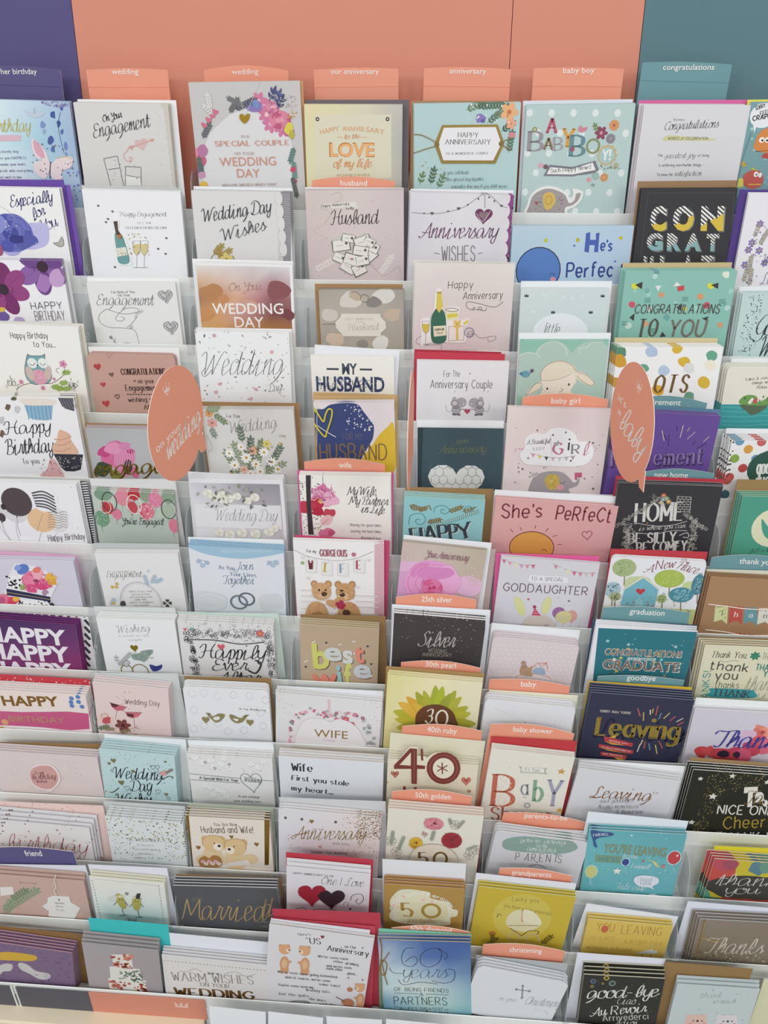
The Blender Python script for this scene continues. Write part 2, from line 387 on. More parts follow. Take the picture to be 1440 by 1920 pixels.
def draw(sh, it, z):
    op = it[0]
    if op == 't': letter(sh, z, *it[1:])
    elif op == 'l': sh.ribbon(smooth(pairs(it[3])), it[1], z, it[2])
    elif op == 'k':
        p = pairs(it[3])
        for i in range(len(p)-1): sh.ribbon([p[i], p[i+1]], it[1], z, it[2])
    elif op == 'M': sh.ribbon(pairs(it[3]), it[1], z, it[2])
    elif op == 'n':
        _, shape, nx, ny, x, y, dx, sk, dy, odd, size, hx = it
        for j in range(ny):
            for i in range(nx):
                c = (x + dx*i + odd*(j % 2), y + dy*j + sk*i)
                sh.fill(heart_pts(*c, size) if shape == 'h' else oval(*c, size/2, size*.55, 0, 12), z, hx)
    elif op == 'c':
        _, n, sd, size, jit, w, hx, path = it
        r = random.Random(sd); q = smooth(pairs(path)) if len(path) > 4 else [pairs(path)[0], pairs(path)[1]]
        for i in range(n):
            t = i/(n-1)*(len(q)-1); a = q[int(t)]; b = q[min(len(q)-1, int(t)+1)]; u = t - int(t)
            p = oval(a[0] + (b[0]-a[0])*u + r.uniform(-jit, jit), a[1] + (b[1]-a[1])*u + r.uniform(-jit, jit), size*r.uniform(.3, .6), size*r.uniform(.3, .55), 0, 10)
            sh.ribbon(p + [p[0]], w, z, hx)
    elif op == 'p': sh.fill(pairs(it[2]), z, it[1])
    elif op == 's': sh.fill(smooth(pairs(it[2]), True), z, it[1])
    elif op == 'e': sh.fill(oval(it[1], it[2], it[3], it[4], it[5]), z, it[6])
    elif op == 'r':
        p = oval(it[1], it[2], it[3], it[4], it[5], 30); sh.ribbon(p + [p[0]], it[7], z, it[6])
    elif op == 'h': sh.fill(heart_pts(it[1], it[2], it[3], it[4], it[5]), z, it[6])
    elif op == 'H':
        p = heart_pts(it[1], it[2], it[3], it[4], it[5]); sh.ribbon(p + [p[0]], it[7], z, it[6])
    elif op == 'x': sh.fill(star_pts(it[1], it[2], it[3], it[5], it[6]), z, it[4])
    elif op == 'd': scatter(sh, z, *it[1:])
    elif op == 'g':
        _, nx, ny, hx, x0, y0, x1, y1 = it
        C_ = [lin(c) for c in hx]
        for j in range(ny-1):
            for i in range(nx-1):
                n = len(sh.v)
                for (a, b) in ((0, 1), (1, 1), (1, 0), (0, 0)):
                    sh.v.append(((x0 + (x1-x0)*(i+a)/(nx-1))*MM, (y1 - (y1-y0)*(j+b)/(ny-1))*MM, z*MM))
                sh.f.append((n, n+1, n+2, n+3)); sh.m.append(0)
                sh.c.append([C_[(j+b)*nx + i+a] for (a, b) in ((0, 1), (1, 1), (1, 0), (0, 0))])
    elif op == 'f':
        _, cx, cy, r, n, hx, cc = it
        for j in range(n):
            a = 6.2832*j/n + cx
            sh.fill(oval(cx + r*.58*math.cos(a), cy + r*.58*math.sin(a), r*.46, r*max(.2, min(.42, 1.9/n)), a, 10), z + (.008 if j % 2 else 0), hx)
        sh.fill(oval(cx, cy, r*.26, r*.26, 0, 10), z + .016, cc)
    elif op == 'v':
        _, xa, ya, xb, yb, sz, hx = it
        a = math.atan2(yb-ya, xb-xa); L_ = math.hypot(xb-xa, yb-ya); n = max(2, int(L_/(sz*.55)))
        sh.ribbon([(xa, ya), (xb, yb)], max(.3, sz*.1), z, hx)
        for j in range(n):
            t = (j+.6)/n; x, y = xa + (xb-xa)*t, ya + (yb-ya)*t
            for sg in (-1, 1): sh.fill(leaf_pts(x, y, sz, sz*.5, a + sg*.75), z, hx)
        sh.fill(leaf_pts(xb, yb, sz, sz*.5, a), z, hx)

def outline(w, h, rad=0, cut=0):
    if cut: return [(0, 0), (w, 0), (w, h-cut), (w-cut, h), (cut, h), (0, h-cut)]
    if not rad: return [(0, 0), (w, 0), (w, h), (0, h)]
    o = []
    for cx, cy, a0 in ((w-rad, rad, -90), (w-rad, h-rad, 0), (rad, h-rad, 90), (rad, rad, 180)):
        o += [(cx + rad*math.cos(math.radians(a0+t)), cy + rad*math.sin(math.radians(a0+t))) for t in (0, 22, 45, 68, 90)]
    return o

def pose(o, x, y, z, roll):
    """stand a sheet in its pocket: width along the wall, leaning back by LEAN, turned by roll in its own plane"""
    m = Matrix(((1, 0, 0, 0), (0, math.sin(LEAN), -math.cos(LEAN), 0), (0, math.cos(LEAN), math.sin(LEAN), 0), (0, 0, 0, 1)))
    o.matrix_world = Matrix.Translation((x, y, z)) @ m @ Matrix.Rotation(roll, 4, 'Z')

def tag(o, label, cat, group=None):
    o['label'] = label; o['category'] = cat
    if group: o['group'] = group
    return o

def parts_of(items):
    """split a design into what is printed on the cover and what is stuck on it"""
    flat, subs = [], []
    for it in items:
        if it[0] == 'P': subs.append((it, []))
        elif it[0] == 'Q': subs.append((None, []))
        elif subs and subs[-1][0] is not None: subs[-1][1].append(it)
        else: flat.append(it)
    return flat, [s_ for s_ in subs if s_[0]]

def greeting_card(x, y, z, roll, w, h, hx, inner, rad, cut, items):
    root = bpy.data.objects.new('greeting_card', None); root.empty_display_size = .02; LINK(root); pose(root, x, y, z, roll)
    flat, subs = parts_of(items)
    sh = Sheet(w, h); ol = outline(w, h, rad, cut)
    sh.slab(ol, -.5, 0, hx, inner)
    zz = .04
    for it in flat:
        draw(sh, it, zz); zz += .025 if zz < 1 else .01
    sh.clip = False
    sh.build('front_cover', [PAPER, FOIL], root)
    bk = Sheet(); bk.slab(outline(w, h, rad, cut), -1.8, -1.3, inner, inner)
    bk.raw([(0, 0, -1.3), (0, 0, -.5), (0, h-cut-rad, -.5), (0, h-cut-rad, -1.3)], lin(inner))    # the fold
    bk.build('back_cover', [PAPER, FOIL], root)
    for (_, name, thick, col, edge, mode, pts, lab), its in subs:
        ps = Sheet(); p = pairs(pts)
        if mode == 's': p = smooth(p, True, 4)
        z0 = .55
        if mode == 'l':                                   # cord or ribbon laid over the cover
            for q in its: draw(ps, q, z0 + .3)
            tube(ps, smooth(p), thick, z0 + thick*.5, col)
        else:
            ps.slab(p, z0, z0 + thick, col, edge); zz = z0 + thick + .03
            for q in its:
                draw(ps, q, zz); zz += .025
        o = ps.build(name, [PAPER, FOIL], root)
        if lab: o['label'] = lab
    return root

def tube(sh, pts, dia, z, hx):
    col = lin(hx); n = len(pts); rings = []
    for i in range(n):
        a, b = pts[max(0, i-1)], pts[min(n-1, i+1)]; dx, dy = b[0]-a[0], b[1]-a[1]; l = math.hypot(dx, dy) or 1
        rings.append([(pts[i][0] - dy/l*dia/2*math.cos(t), pts[i][1] + dx/l*dia/2*math.cos(t), z + dia/2*math.sin(t)) for t in (2*math.pi*k/6 for k in range(6))])
    for i in range(n-1):
        for k in range(6):
            sh.raw([rings[i][k], rings[i+1][k], rings[i+1][(k+1) % 6], rings[i][(k+1) % 6]], col, int(hx[0] == '*'))

def copy_thing(o, x, y, z, roll):
    c = o.copy(); LINK(c); pose(c, x, y, z, roll)
    for ch in o.children:
        if ch.name.split('.')[0] not in ('front_cover', 'back_cover'): continue      # what is stuck on stays hidden behind the front card
        d = ch.copy(); LINK(d); d.parent = c
    return c

def envelope(x, y, z, roll, w, h, hx, pat):
    sh = Sheet(w, h)
    sh.slab(outline(w, h), -.7, 0, hx)
    d = pat
    zz = .04
    for it in d:
        draw(sh, it, zz); zz += .03
    sh.clip = False
    f = h*.42                                               # pointed flap folded down over the back
    sh.raw([(1, h-.2, -.72), (w-1, h-.2, -.72), (w*.62, h-f, -.95), (w*.38, h-f, -.95)], lin(hx))
    o = sh.build('envelope', [PAPER, FOIL]); pose(o, x, y, z, roll)
    return o

def ticket(x, y, z, roll, w, h, rise, hx, items, crease):
    """category sign: tall stiff strip with an arched top"""
    sh = Sheet(w, h + rise)
    top = [(w*(1 - i/14), h + rise*math.sin(math.pi*i/14)) for i in range(15)]
    sh.slab([(0, 0), (w, 0)] + top, -.9, 0, hx, 'f0e6dc')
    if crease: sh.clip = False; sh.raw([(0, h-crease-.5, .02), (w, h-crease-.5, .02), (w, h-crease, .7), (0, h-crease, .7)], lin(hx)); sh.raw([(0, h-crease, .7), (w, h-crease, .7), (w, h-crease+.8, .02), (0, h-crease+.8, .02)], lin(hx)); sh.clip = True
    for it in items: draw(sh, it, .8 if crease else .05)
    sh.clip = False
    o = sh.build('category_sign', [PAPER, FOIL]); pose(o, x, y, z, roll)
    return o

# ---------------------------------------------------------------- materials
PAPER = print_material('printed_card', 0.55, 0.0, 0.35)
FOIL = print_material('metallic_foil', 0.32, 0.75, 0.5)
PEACH = flat_material('peach_panel', 'd68d76', 0.6, 0.3)
PURPLE = flat_material('purple_panel', '575080', 0.6, 0.3)
TEAL = flat_material('teal_panel', '5b7c84', 0.6, 0.3)
RISER = flat_material('white_shelf_plastic', 'e0e3e3', 0.4, 0.4)
LIPM = flat_material('milky_lip_plastic', 'eceeea', 0.3, 0.5)
CLEAR = clear_plastic('clear_divider_plastic', 0.5, 'dfe4e4')
CLIPM = clear_plastic('frosted_clip_plastic', 0.25, 'eef0f0')
WOOD = flat_material('cream_ledge_laminate', 'e6d8bc', 0.5, 0.4)
DARK = flat_material('dark_grey_panel', '5a5860', 0.6, 0.3)
FLOORM = flat_material('grey_vinyl_floor', 'a8a6a2', 0.5, 0.4, 40, 0.2)

def block(name, x0, x1, y0, y1, z0, z1, mat, parent=None):
    me = bpy.data.meshes.new(name)
    v = [(x, y, z) for x in (x0, x1) for y in (y0, y1) for z in (z0, z1)]
    me.from_pydata(v, [], [(0, 1, 3, 2), (4, 6, 7, 5), (0, 4, 5, 1), (2, 3, 7, 6), (0, 2, 6, 4), (1, 5, 7, 3)])
    me.materials.append(mat); o = bpy.data.objects.new(name, me); LINK(o); o.parent = parent
    return o

def profile(name, x0, x1, pts, mat, parent=None):
    """a side profile (y, z) drawn out along X"""
    n = len(pts); me = bpy.data.meshes.new(name)
    v = [(x0, a, b) for a, b in pts] + [(x1, a, b) for a, b in pts]
    f = [(i, (i+1) % n, n + (i+1) % n, n + i) for i in range(n)]
    t = tessellate_polygon([[Vector((a, b, 0)) for a, b in pts]])
    f += [tuple(q) for q in t] + [tuple(n + i for i in q[::-1]) for q in t]
    me.from_pydata(v, [], f); me.materials.append(mat)
    o = bpy.data.objects.new(name, me); LINK(o); o.parent = parent
    return o

# ---------------------------------------------------------------- the room: shop floor and the wall that carries the rack
fl_ = block('floor', -3, 5, -6, 0.3, -0.1, 0.0, FLOORM); fl_['kind'] = 'structure'
wb = block('wall_back', -3, 5, 0.24, 0.3, 0.0, 3.0, RISER); wb['kind'] = 'structure'

# ---------------------------------------------------------------- what stands in every pocket: poses in metres, sizes and designs in millimetres
DIVIDER_X = [[0.1938,0.3935,None,0.7907,None,None,None],[0.193,0.3985,0.5986,None,None,None,None],[0.1963,0.3956,0.6107,0.7976,0.9875,1.1573,1.3629],[None,0.4017,0.6093,0.7969,0.9856,None,None],[None,0.4122,0.6215,0.8046,None,None,1.3496],[0.2192,0.3949,0.5973,0.79,None,None,1.3657],[0.2139,0.4036,0.5954,0.7828,None,1.1563,None],[0.2254,None,0.6,None,None,1.1314,1.3256],[0.2254,None,None,None,None,1.1288,None],[None,0.4125,0.5816,None,None,None,None],[None,0.4149,0.581,None,0.9662,None,1.3416],[None,0.3907,None,0.7756,0.9371,1.1355,1.3241],[None,None,None,None,None,1.1326,None]]
RACK_X = (-0.1139, 1.6667)
PANEL_X = (0.1785, 0.9621, 1.1865)
INSERT_X = (0.0687, 0.2179, 0.4465)
CROWN = (0.3995, 0.1988)
LOW_ENVELOPES = [((0.4609,-0.6924,0.0875,-0.0506,105.9,174.5),'white envelope peeking up at the bottom edge beside the peach crown insert'),((0.5685,-0.6924,0.0894,-0.0714,102.3,169.6),'white envelope peeking up at the bottom edge under the Here to Us card'),((0.6902,-0.6925,0.0821,0.0088,102.4,174.8),'white envelope peeking up at the bottom edge under the 60 years card'),((0.792,-0.6924,0.0865,-0.0392,111.2,175.6),'white envelope peeking up at the bottom edge right of the 60 years card')]
EXTRA_CARDS = [((1.468,-0.6346,0.1935,-0.0053,116.9,173),'plain cream card edge in the lower right corner beside the mint bears card')]
FINS = [((0.4209,-0.4471,1.1962),1.3439,170,187.308,'p #f4d8cc 60.4 153.5 75.7 153.5 77.2 162.7 71.8 157.3 68 165 64.2 157.3 58.8 162.7;e 58.8 164.2 1.3 1.3 #f4d8cc;e 68 166.9 1.3 1.3 #f4d8cc;e 77.2 164.2 1.3 1.3 #f4d8cc;e 68 150.1 3.4 1.5 #f4d8cc;t on~your b 17 72.1 95.2 82.4 13.1 .0 #f6ece6;t wedding s 44.2 46.8 158.1 67.4 31.8 2.7 #f6ece6 .25','peach oval fin reading on your wedding, standing out beside the engaged peony card'),
((1.1381,-0.2814,1.2199),-1.398,170,185.699,"p #f4d8cc 87.5 150.3 102.9 150.3 104.4 159.5 99 154.1 95.2 161.8 91.4 154.1 86 159.5;e 86 161 1.3 1.3 #f4d8cc;e 95.2 163.7 1.3 1.3 #f4d8cc;e 104.4 161 1.3 1.3 #f4d8cc;e 95.2 146.9 3.4 1.5 #f4d8cc;t it's b 23.8 106.8 57.8 105.8 11.1 .0 #f6ece6;t a b 28.9 87.3 44.2 87.3 9.3 .0 #f6ece6;t baby s 40.8 68.7 136 57.6 44.6 3.1 #f6ece6 .4",'peach oval fin reading it is a baby, standing out before the retirement card'),
((0.8134,-0.4514,1.194),1.5551,170,192.728,'','peach oval fin seen edge-on left of the teal heart anniversary card')]
STICKERS = [(0.1936,-0.0324,1.4583,9,'2','round white number 2 sticker beside the Happy Engagement bottle card'),
(0.1969,-0.0938,1.3467,9,'3','round white number 3 sticker beside the For Both Of You engagement card'),
(0.2145,-0.3093,0.9281,9,'7','round white number 7 sticker beside the Celebrating your Engagement card'),
(0.226,-0.3632,0.8242,9,'8','round white number 8 sticker beside the soon-to-be couple card'),
(0.4042,-0.3093,0.9147,9,'22','round white number 22 sticker beside the As You Join Your Lives card'),
(0.226,-0.4171,0.6993,9,'9','round white number 9 sticker beside the pink Wedding Day coupes card')]
POCKETS = [
(0,0,'blue butterfly birthday','blue floral birthday card with a pale butterfly, top left of the display',(0.002,0.0041,1.5358,-0.0208,185.5,205.5),'cfe0e8','9aa6b4',0,0,2,4.6,0,0.5,'g 4 4 #dfe8ee,d6e6ee,c0d4e4,aebfd8,e4ecf0,c8e2ea,a8cede,a4b8d4,f0eef0,e8eef2,b8d6e2,aec4da,eeeef0,e6ecf0,bcd6e0,b0c8da 0 0 185.5 205.5;s #3f5a9c 156.3 184.5 155.6 178.2 151.6 179.4 147.6 180.8 148.9 187.8 153.3 189.6 156.7 189.4;s #3a4f92 164.6 170.5 162.2 166.3 158.3 163.1 157.7 168.4 157.4 172.8 160.6 175.4 163.3 174.2;s #4a5ea0 147.8 142.6 143.3 137.3 139 135 135.4 138.5 137.4 145.5 141.5 149.8 145.9 148.9;s #5a6cae 167.4 157.6 166.3 154.2 163.4 152.4 161.7 155.3 162.7 159.3 165 161 167.7 161.4;s #6f86bc 171 134.4 170.2 128.2 165.6 127 164.5 132.1 165 136.5 167.9 141 171 138.9;s #8292c0 137.1 168.3 133.1 162.8 128.9 161.7 126.4 165.2 127.8 170.8 131.1 174 133.8 172;s #4a66a4 172.7 194.8 170.8 191.2 168.4 191.6 167.1 193.2 166.8 196.7 169.4 197.6 172.2 198.8;s #5470a8 146.4 127.9 145.8 122.6 142.5 123.6 139.2 124.7 140.3 130.7 143.9 132.2 146.8 132.1;s #7d95c4 169.4 119.7 168.7 115.5 165.6 114.4 164.7 117.9 164.3 121.9 167.2 124 169 122.3;s #98a8d0 135.2 156.8 133.4 153.8 130.8 151.8 129.3 154.7 129.5 158.9 132.4 160 135.1 160.6;l .97 #4a5a80 167 189 159 163 163 122;d q 40 1 4.5 #8a98c4,aab4d6,9a8cb8 136 197 189 205;d q 16 2 6 #6f80b4,8a9cc8 152 31 191 111;t birthday k 30 153 106 156 20.8 1.38 #*c8c070;p #dcb8c4 29 148 88 150 86 140 27 138;t of~a~lovely~day r 33.2 119 79.3 120.8 3.9 .67 #7c7c98;t makes~you~HAPPIEST r 31.1 108.2 93 110.5 4 .67 #7c7c98;t and~warms~your~heart, r 28.9 97.4 89.4 99.7 4 .67 #7c7c98;t and~yourself~with~everything r 16.6 86.2 100.2 89.1 4 .67 #7c7c98;t matters~most~to~you. r 24.6 75.5 77 77.6 4.1 .68 #7c7c98;P butterfly_cutout .6 #ead8d8 #d8c8b8 s - 135 104 130 122 118 139 107 144 105 130 109 115 119 108 105 105 104 88 116 78 124 80 133 95 132 83 142 76 154 80 154 91 172 99 178 114 165 117 148 112;l 1.99 #4a4a50 136 107 133 95 130 78;s #dba8b8 110 142 122 133 126 113 111 121;d q 30 3 3 #8a7a84,6a5a62 101 82 178 138;l .99 #c8a860 148 113 165 116 176 113;Q;s #c4ccd8 103 190 118 185 122 188 122 199 126 188 138 188 130 181 120 179 108 182;l .65 #8a90a0 119.4 185.1 119.3 193.6',[],((0.0103,0.0461,1.5361,-0.0284,149.1,254.8),4.3052,'5a5482','t her~birthday b 40 245 106 247 8.6 0.012 #f4ece6',27,'purple','her birthday')),
(0,1,'On Your Engagement','grey-white On Your Engagement card with two glasses and a scalloped edge, top row',(0.1958,0.0041,1.5341,-0.0127,169.8,202.5),'d9d6d2','e2e0dc',0,0,2,4.6,1.2,0.5,'p #cfc9bd 157 205 170 202 177 69 160 69 160 112 158 170;d - 110 4 2.2 #bcb4a6 146 70 189 201;e 157.8 189.7 3.8 6.8 #d9d6d2;e 158.1 177.9 3.8 6.8 #d9d6d2;e 158.5 166 3.8 6.9 #d9d6d2;e 158.8 154 3.9 6.9 #d9d6d2;e 159.2 141.9 3.9 7 #d9d6d2;e 159.6 129.7 3.9 7.1 #d9d6d2;e 159.9 117.4 3.9 7.1 #d9d6d2;e 160.3 105 3.9 7.2 #d9d6d2;e 160.7 92.5 3.9 7.2 #d9d6d2;e 161.1 80 3.9 7.3 #d9d6d2;e 161.5 67.3 4 7.3 #d9d6d2;t On~Your s 50 172 85 180 10.9 1.16 #3c3c42;t Engagement s 29 146 134 166 20.9 1.28 #3c3c42;h 114.4 137.6 24 .21 21.7 #d8b8b4;l 1.63 #d4a09a 87 128 103 134 136 145;p #d4a09a 139.6 146.1 130.7 146.6 134.5 140.8;p #d4a09a 89.5 132.8 101.2 135.9 96.8 127.1;l 1.3 #d8a8a0 89 127 80 119 82 111 91 108 95 114 90 115 91 106;k 1 #6a6a70 49 66 42 112 68 117 73 67;k .99 #6a6a70 48 94 69 97;k 1 #6a6a70 76 67 81 100 109 99 106 68;k .99 #6a6a70 81 85 106 81;p #e8e6e2 79 84 106 81 106 68 77 67;d o 14 5 2 #8a8a8e 54 68 106 111',[((0.1989,0.0197,1.5333,-0.0076,177.9,207.7),'f2f2f6','white','rearmost ',''),((0.2,0.0169,1.5332,-0.0076,177.6,207.8),'f2f2f6','white','front ','')],((0.2131,0.046,1.5319,-0.0002,147.5,254.6),2.5377,'ea9c81','t wedding b 47 248 95 248 8.5 0.012 #f4ece6',27,'peach','wedding')),
(0,2,'floral Wedding Day wreath','tall grey wedding card with a flower wreath and a hanging heart charm, top row',(0.4109,0.004,1.5319,0.0131,194.1,235.6),'c9c6c4','d6c8c0',0,0,1,4.6,0,0.5,'p #dcdadb 9 59 7 112 28 156 67 185 106 197 146 176 173 144 177 111 178 58;f 120.5 205.4 15 7 #cf7a9c #e8c0c8;f 129.2 197 15 7 #cf7a9c #e8c0c8;f 151.1 175.9 15.1 7 #cf7a9c #e8c0c8;f 159.6 163.1 15.1 7 #cf7a9c #e8c0c8;f 139.4 170.1 15.1 7 #cf7a9c #e8c0c8;f 132.9 184.4 15 7 #cf7a9c #e8c0c8;e 156 176 19.7 15 #d8849c;e 169 176 9.9 5.5 #c05a7e -1.57;e 162 168 9.9 5.5 #d8849c -2.62;e 149 168 9.9 5.5 #c05a7e -3.67;e 143 176 9.9 5.5 #d8849c -4.71;e 150 184 9.9 5.5 #c05a7e -5.76;e 163 184 9.8 5.5 #d8849c -6.81;e 161.9 171.8 7.1 4 #d8849c -2.27;e 152.3 170.2 7.1 4 #c05a7e -3.53;e 147.6 176.3 7.1 4 #d8849c -4.78;e 154.2 181.7 7.1 3.9 #c05a7e -6.04;e 163.1 178.9 7.1 3.9 #d8849c -7.3;e 156.3 172.7 4.3 2.4 #d8849c -2.97;e 151.5 175.3 4.3 2.4 #e0a0b0 -4.54;e 155.3 179 4.3 2.4 #d8849c -6.11;e 160.1 176.3 4.3 2.4 #e0a0b0 -7.68;e 155.8 175.8 2.6 1.9 #e0a0b0;e 145 197 12.2 9.2 #dc8ca8;e 153.1 196.7 6.1 3.4 #c86a90 -1.57;e 148.8 191.7 6.1 3.4 #dc8ca8 -2.62;e 140.7 191.8 6.1 3.4 #c86a90 -3.67;e 137.1 196.9 6.1 3.4 #dc8ca8 -4.71;e 141.5 201.9 6.1 3.3 #c86a90 -5.76;e 149.5 201.8 6.1 3.3 #dc8ca8 -6.81;e 148.8 194.4 4.4 2.4 #dc8ca8 -2.27;e 142.9 193.4 4.4 2.4 #c86a90 -3.53;e 140 197.1 4.4 2.4 #dc8ca8 -4.78;e 144.2 200.4 4.4 2.4 #c86a90 -6.04;e 149.6 198.7 4.4 2.4 #dc8ca8 -7.3;e 145.4 194.9 2.7 1.5 #dc8ca8 -2.97;e 142.5 196.5 2.7 1.5 #eab8c4 -4.54;e 144.8 198.7 2.7 1.5 #dc8ca8 -6.11;e 147.8 197.1 2.7 1.5 #eab8c4 -7.68;e 145.1 196.8 1.6 1.2 #eab8c4;s #8a7ab4 126 197 121 190 112 189 105 190 98 194 100 200 104 206 114 208 123 204;s #6a78b0 113.3 203 110.7 198 105 197.7 100.5 197.8 97.3 200.9 98.1 205.2 101.5 208.2 106.2 209.2 109.5 206.5;s #c86a9c 180 159 177 153 170 150 164 153 159 156 160 162 164 166 171 168 175 163;v 139.2 205.2 147.8 219.9 11.2 #4a5078;v 152.3 192.6 160.8 207.4 11.2 #3c4468;v 148.2 200.9 156.7 215.7 11.2 #565c88;v 77.2 193.4 111.3 207.1 8.5 #5a5a60;v 67.2 187.6 83.2 207.4 7.6 #6a6a6c;v 96.4 197.3 69.4 210.1 6.6 #77777a;v 15.2 147.3 29 167.7 8.7 #6c6a70;h 29.1 177.1 11.4 -.35 10.2 #d07088;h 36.5 183.7 11.4 -.35 10.2 #d07088;h 42.8 189.6 11.4 -.35 10.1 #d07088;h 20.5 168.7 11.5 -.35 10.3 #d07088;s #d88aa4 12 121 10 115 5 111 -2 111 -3 118 -3 125 1 132 7 132 13 129;s #c2607e 18 111 14 104 8 100 3 101 -2 107 0 114 4 121 11 122 16 118;s #b878a0 23 128 20 122 14 117 8 118 4 124 5 132 11 137 17 138 20 134;s #8a5a84 12 99 9 92 3 89 -2 91 -6 96 -5 103 0 107 5 108 10 106;v 8.2 85.8 5.4 112.5 7.8 #4c7060;v 9.1 76.8 4.6 54.2 6.9 #5a8070;s #e0b848 16.7 72.3 14.2 69 9.3 68.1 5 68.7 .8 70.6 3.1 73.7 5.8 76.1 10.5 77.3 14.3 75.2;s #c890b0 13.2 87.6 12.2 83.5 6.9 83.3 1.8 82.3 .4 86 .9 89.3 3.5 92.3 8.3 93.1 13.1 91.7;s #d8cc50 178 163 177 156 172 152 166 154 162 159 165 166 168 170 173 172 178 169;s #b8b048 180.4 152.7 178.3 147.9 175.4 144.6 172.7 147.4 169.8 149.8 170.9 155.4 173 159.7 176.1 159.1 178.3 156.9;v 178.5 133 170.5 111.3 7.6 #5a8078;v 175.2 111.3 176.5 84.8 7.7 #6c948a;s #c8506a 179 95.5 177.7 92.7 174.8 91.2 171.7 91.8 168.8 93.8 169.8 97.1 171.9 99.6 175.5 100.2 178.7 98.7;s #b8486a 180.1 75.9 178.4 73.9 176.4 72.2 173.6 72.6 172.3 74.7 172.3 77.2 174 79.3 176.7 78.8 179.7 78.7;v 171.7 84.9 177.5 53.4 6.8 #54605a;s #7a8cc0 121.2 201.2 119.9 195.8 115.8 194.5 112.7 195.9 111 199.2 109.5 204.4 113.1 208 117 208.2 119.7 205.5;d o 50 6 2 #a8a0a4,c8b8b4 138 193 187 214;d q 10 7 3.7 #d8a84c,c89a50 170 178 186 192;t TO~A r 84.4 148.4 99.6 148.3 4.3 .95 #c4b0ac;t SPECIAL~COUPLE r 37 135 173 136 7.8 1.53 #*d99c80;t ON~YOUR r 70.2 120.8 106.8 120.5 4.4 .96 #c8b4b0;t WEDDING b 42 102 144 103 14.2 -0.005 #*d99c80;t DAY b 72 83 113 83 14.4 -0.005 #*d99c80;t WITH~LOVE~AND~BEST~WISHES~TODAY r 43.6 68.5 143.5 69.8 3.6 .78 #b8a8a4;P heart_charm 1.5 #*a8842c #*a8842c s gold~heart~charm 93 171 85 179 87 186 92 185 94 182 97 185 103 186 102 179;Q;P hanging_cord .8 #e0ddd8 #f4f2ee l - 78 236 88 210 94 185;Q;P hanging_cord .8 #e0ddd8 #f4f2ee l - 126 236 111 210 96 185;Q;v 34.7 193.8 32.3 214.6 7.6 #dedcd8;v 38.5 185.4 25.7 198.1 7.6 #dad8d4',[((0.4105,0.0123,1.5319,0.0047,196.7,237),'d9a878','tan','','')],((0.4242,0.046,1.5327,-0.0057,149.5,253.8),7.4766,'ea9c81','t wedding b 50 247 97 248 8.3 0.012 #f4ece6',27,'peach','wedding')),
(0,3,'Love Of My Life','cream Happy Anniversary card with orange balloon letters LOVE, top row above the husband sign',(0.6072,0.004,1.5323,-0.0026,170.6,201.7),'e4d8b4','cfc8b8',0,0,2,4.6,0,0.5,'g 4 4 #e2d8a8,e0d6b0,d8d0b8,c2bdb4,dcd8ae,dcd6b4,ccc8b4,b8b4b0,e0dab0,d4d0b0,d8d2b0,c0bab0,dcd6b0,e0d8b4,d4cdb0,c4bcae 0 0 170.6 201.7;p #dbd6be 18 186 151 187 152 85 14 84;e 22.5 179.1 3.4 3.4 #3a3630;e 22.5 179.1 1.6 1.4 #d8d0c0;e 144.8 179.8 3.4 3.3 #3a3630;e 144.8 179.8 1.5 1.4 #d8d0c0;t HAPPY b 27 155 61 161 7.4 0.02 #d9a276;t ANNIVER b 66 161 105 160 7.3 0.02 #d9a276;t SARY b 107 160 139 156 7.3 0.02 #d9a276;t to~the k 69 148 97 149 7.4 .94 #d6a078;k .94 #d8a882 56 150.6 66.3 150.6;k .94 #d8a882 98.2 150.9 108.2 150.9;t LOVE b 42 120 122 120 21.4 0.06 #c07a3c;t LOVE b 44 120 121 121 19.7 0.03 #eeb074;t of~my~life k 48 102 117 103 12.9 1.52 #d89a68;t SOMETIMES b 54.6 86.8 113.6 88 3.5 0 #b89a70',[((0.6073,0.0169,1.5319,0.0018,181.7,209.1),'6e676c','dark grey','','')],((0.623,0.046,1.5319,0.0108,147.9,254.6),2.4606,'ea9c81','t our~anniversary b 30 248 114 247 8.2 0.012 #f4ece6',27,'peach','our anniversary')),
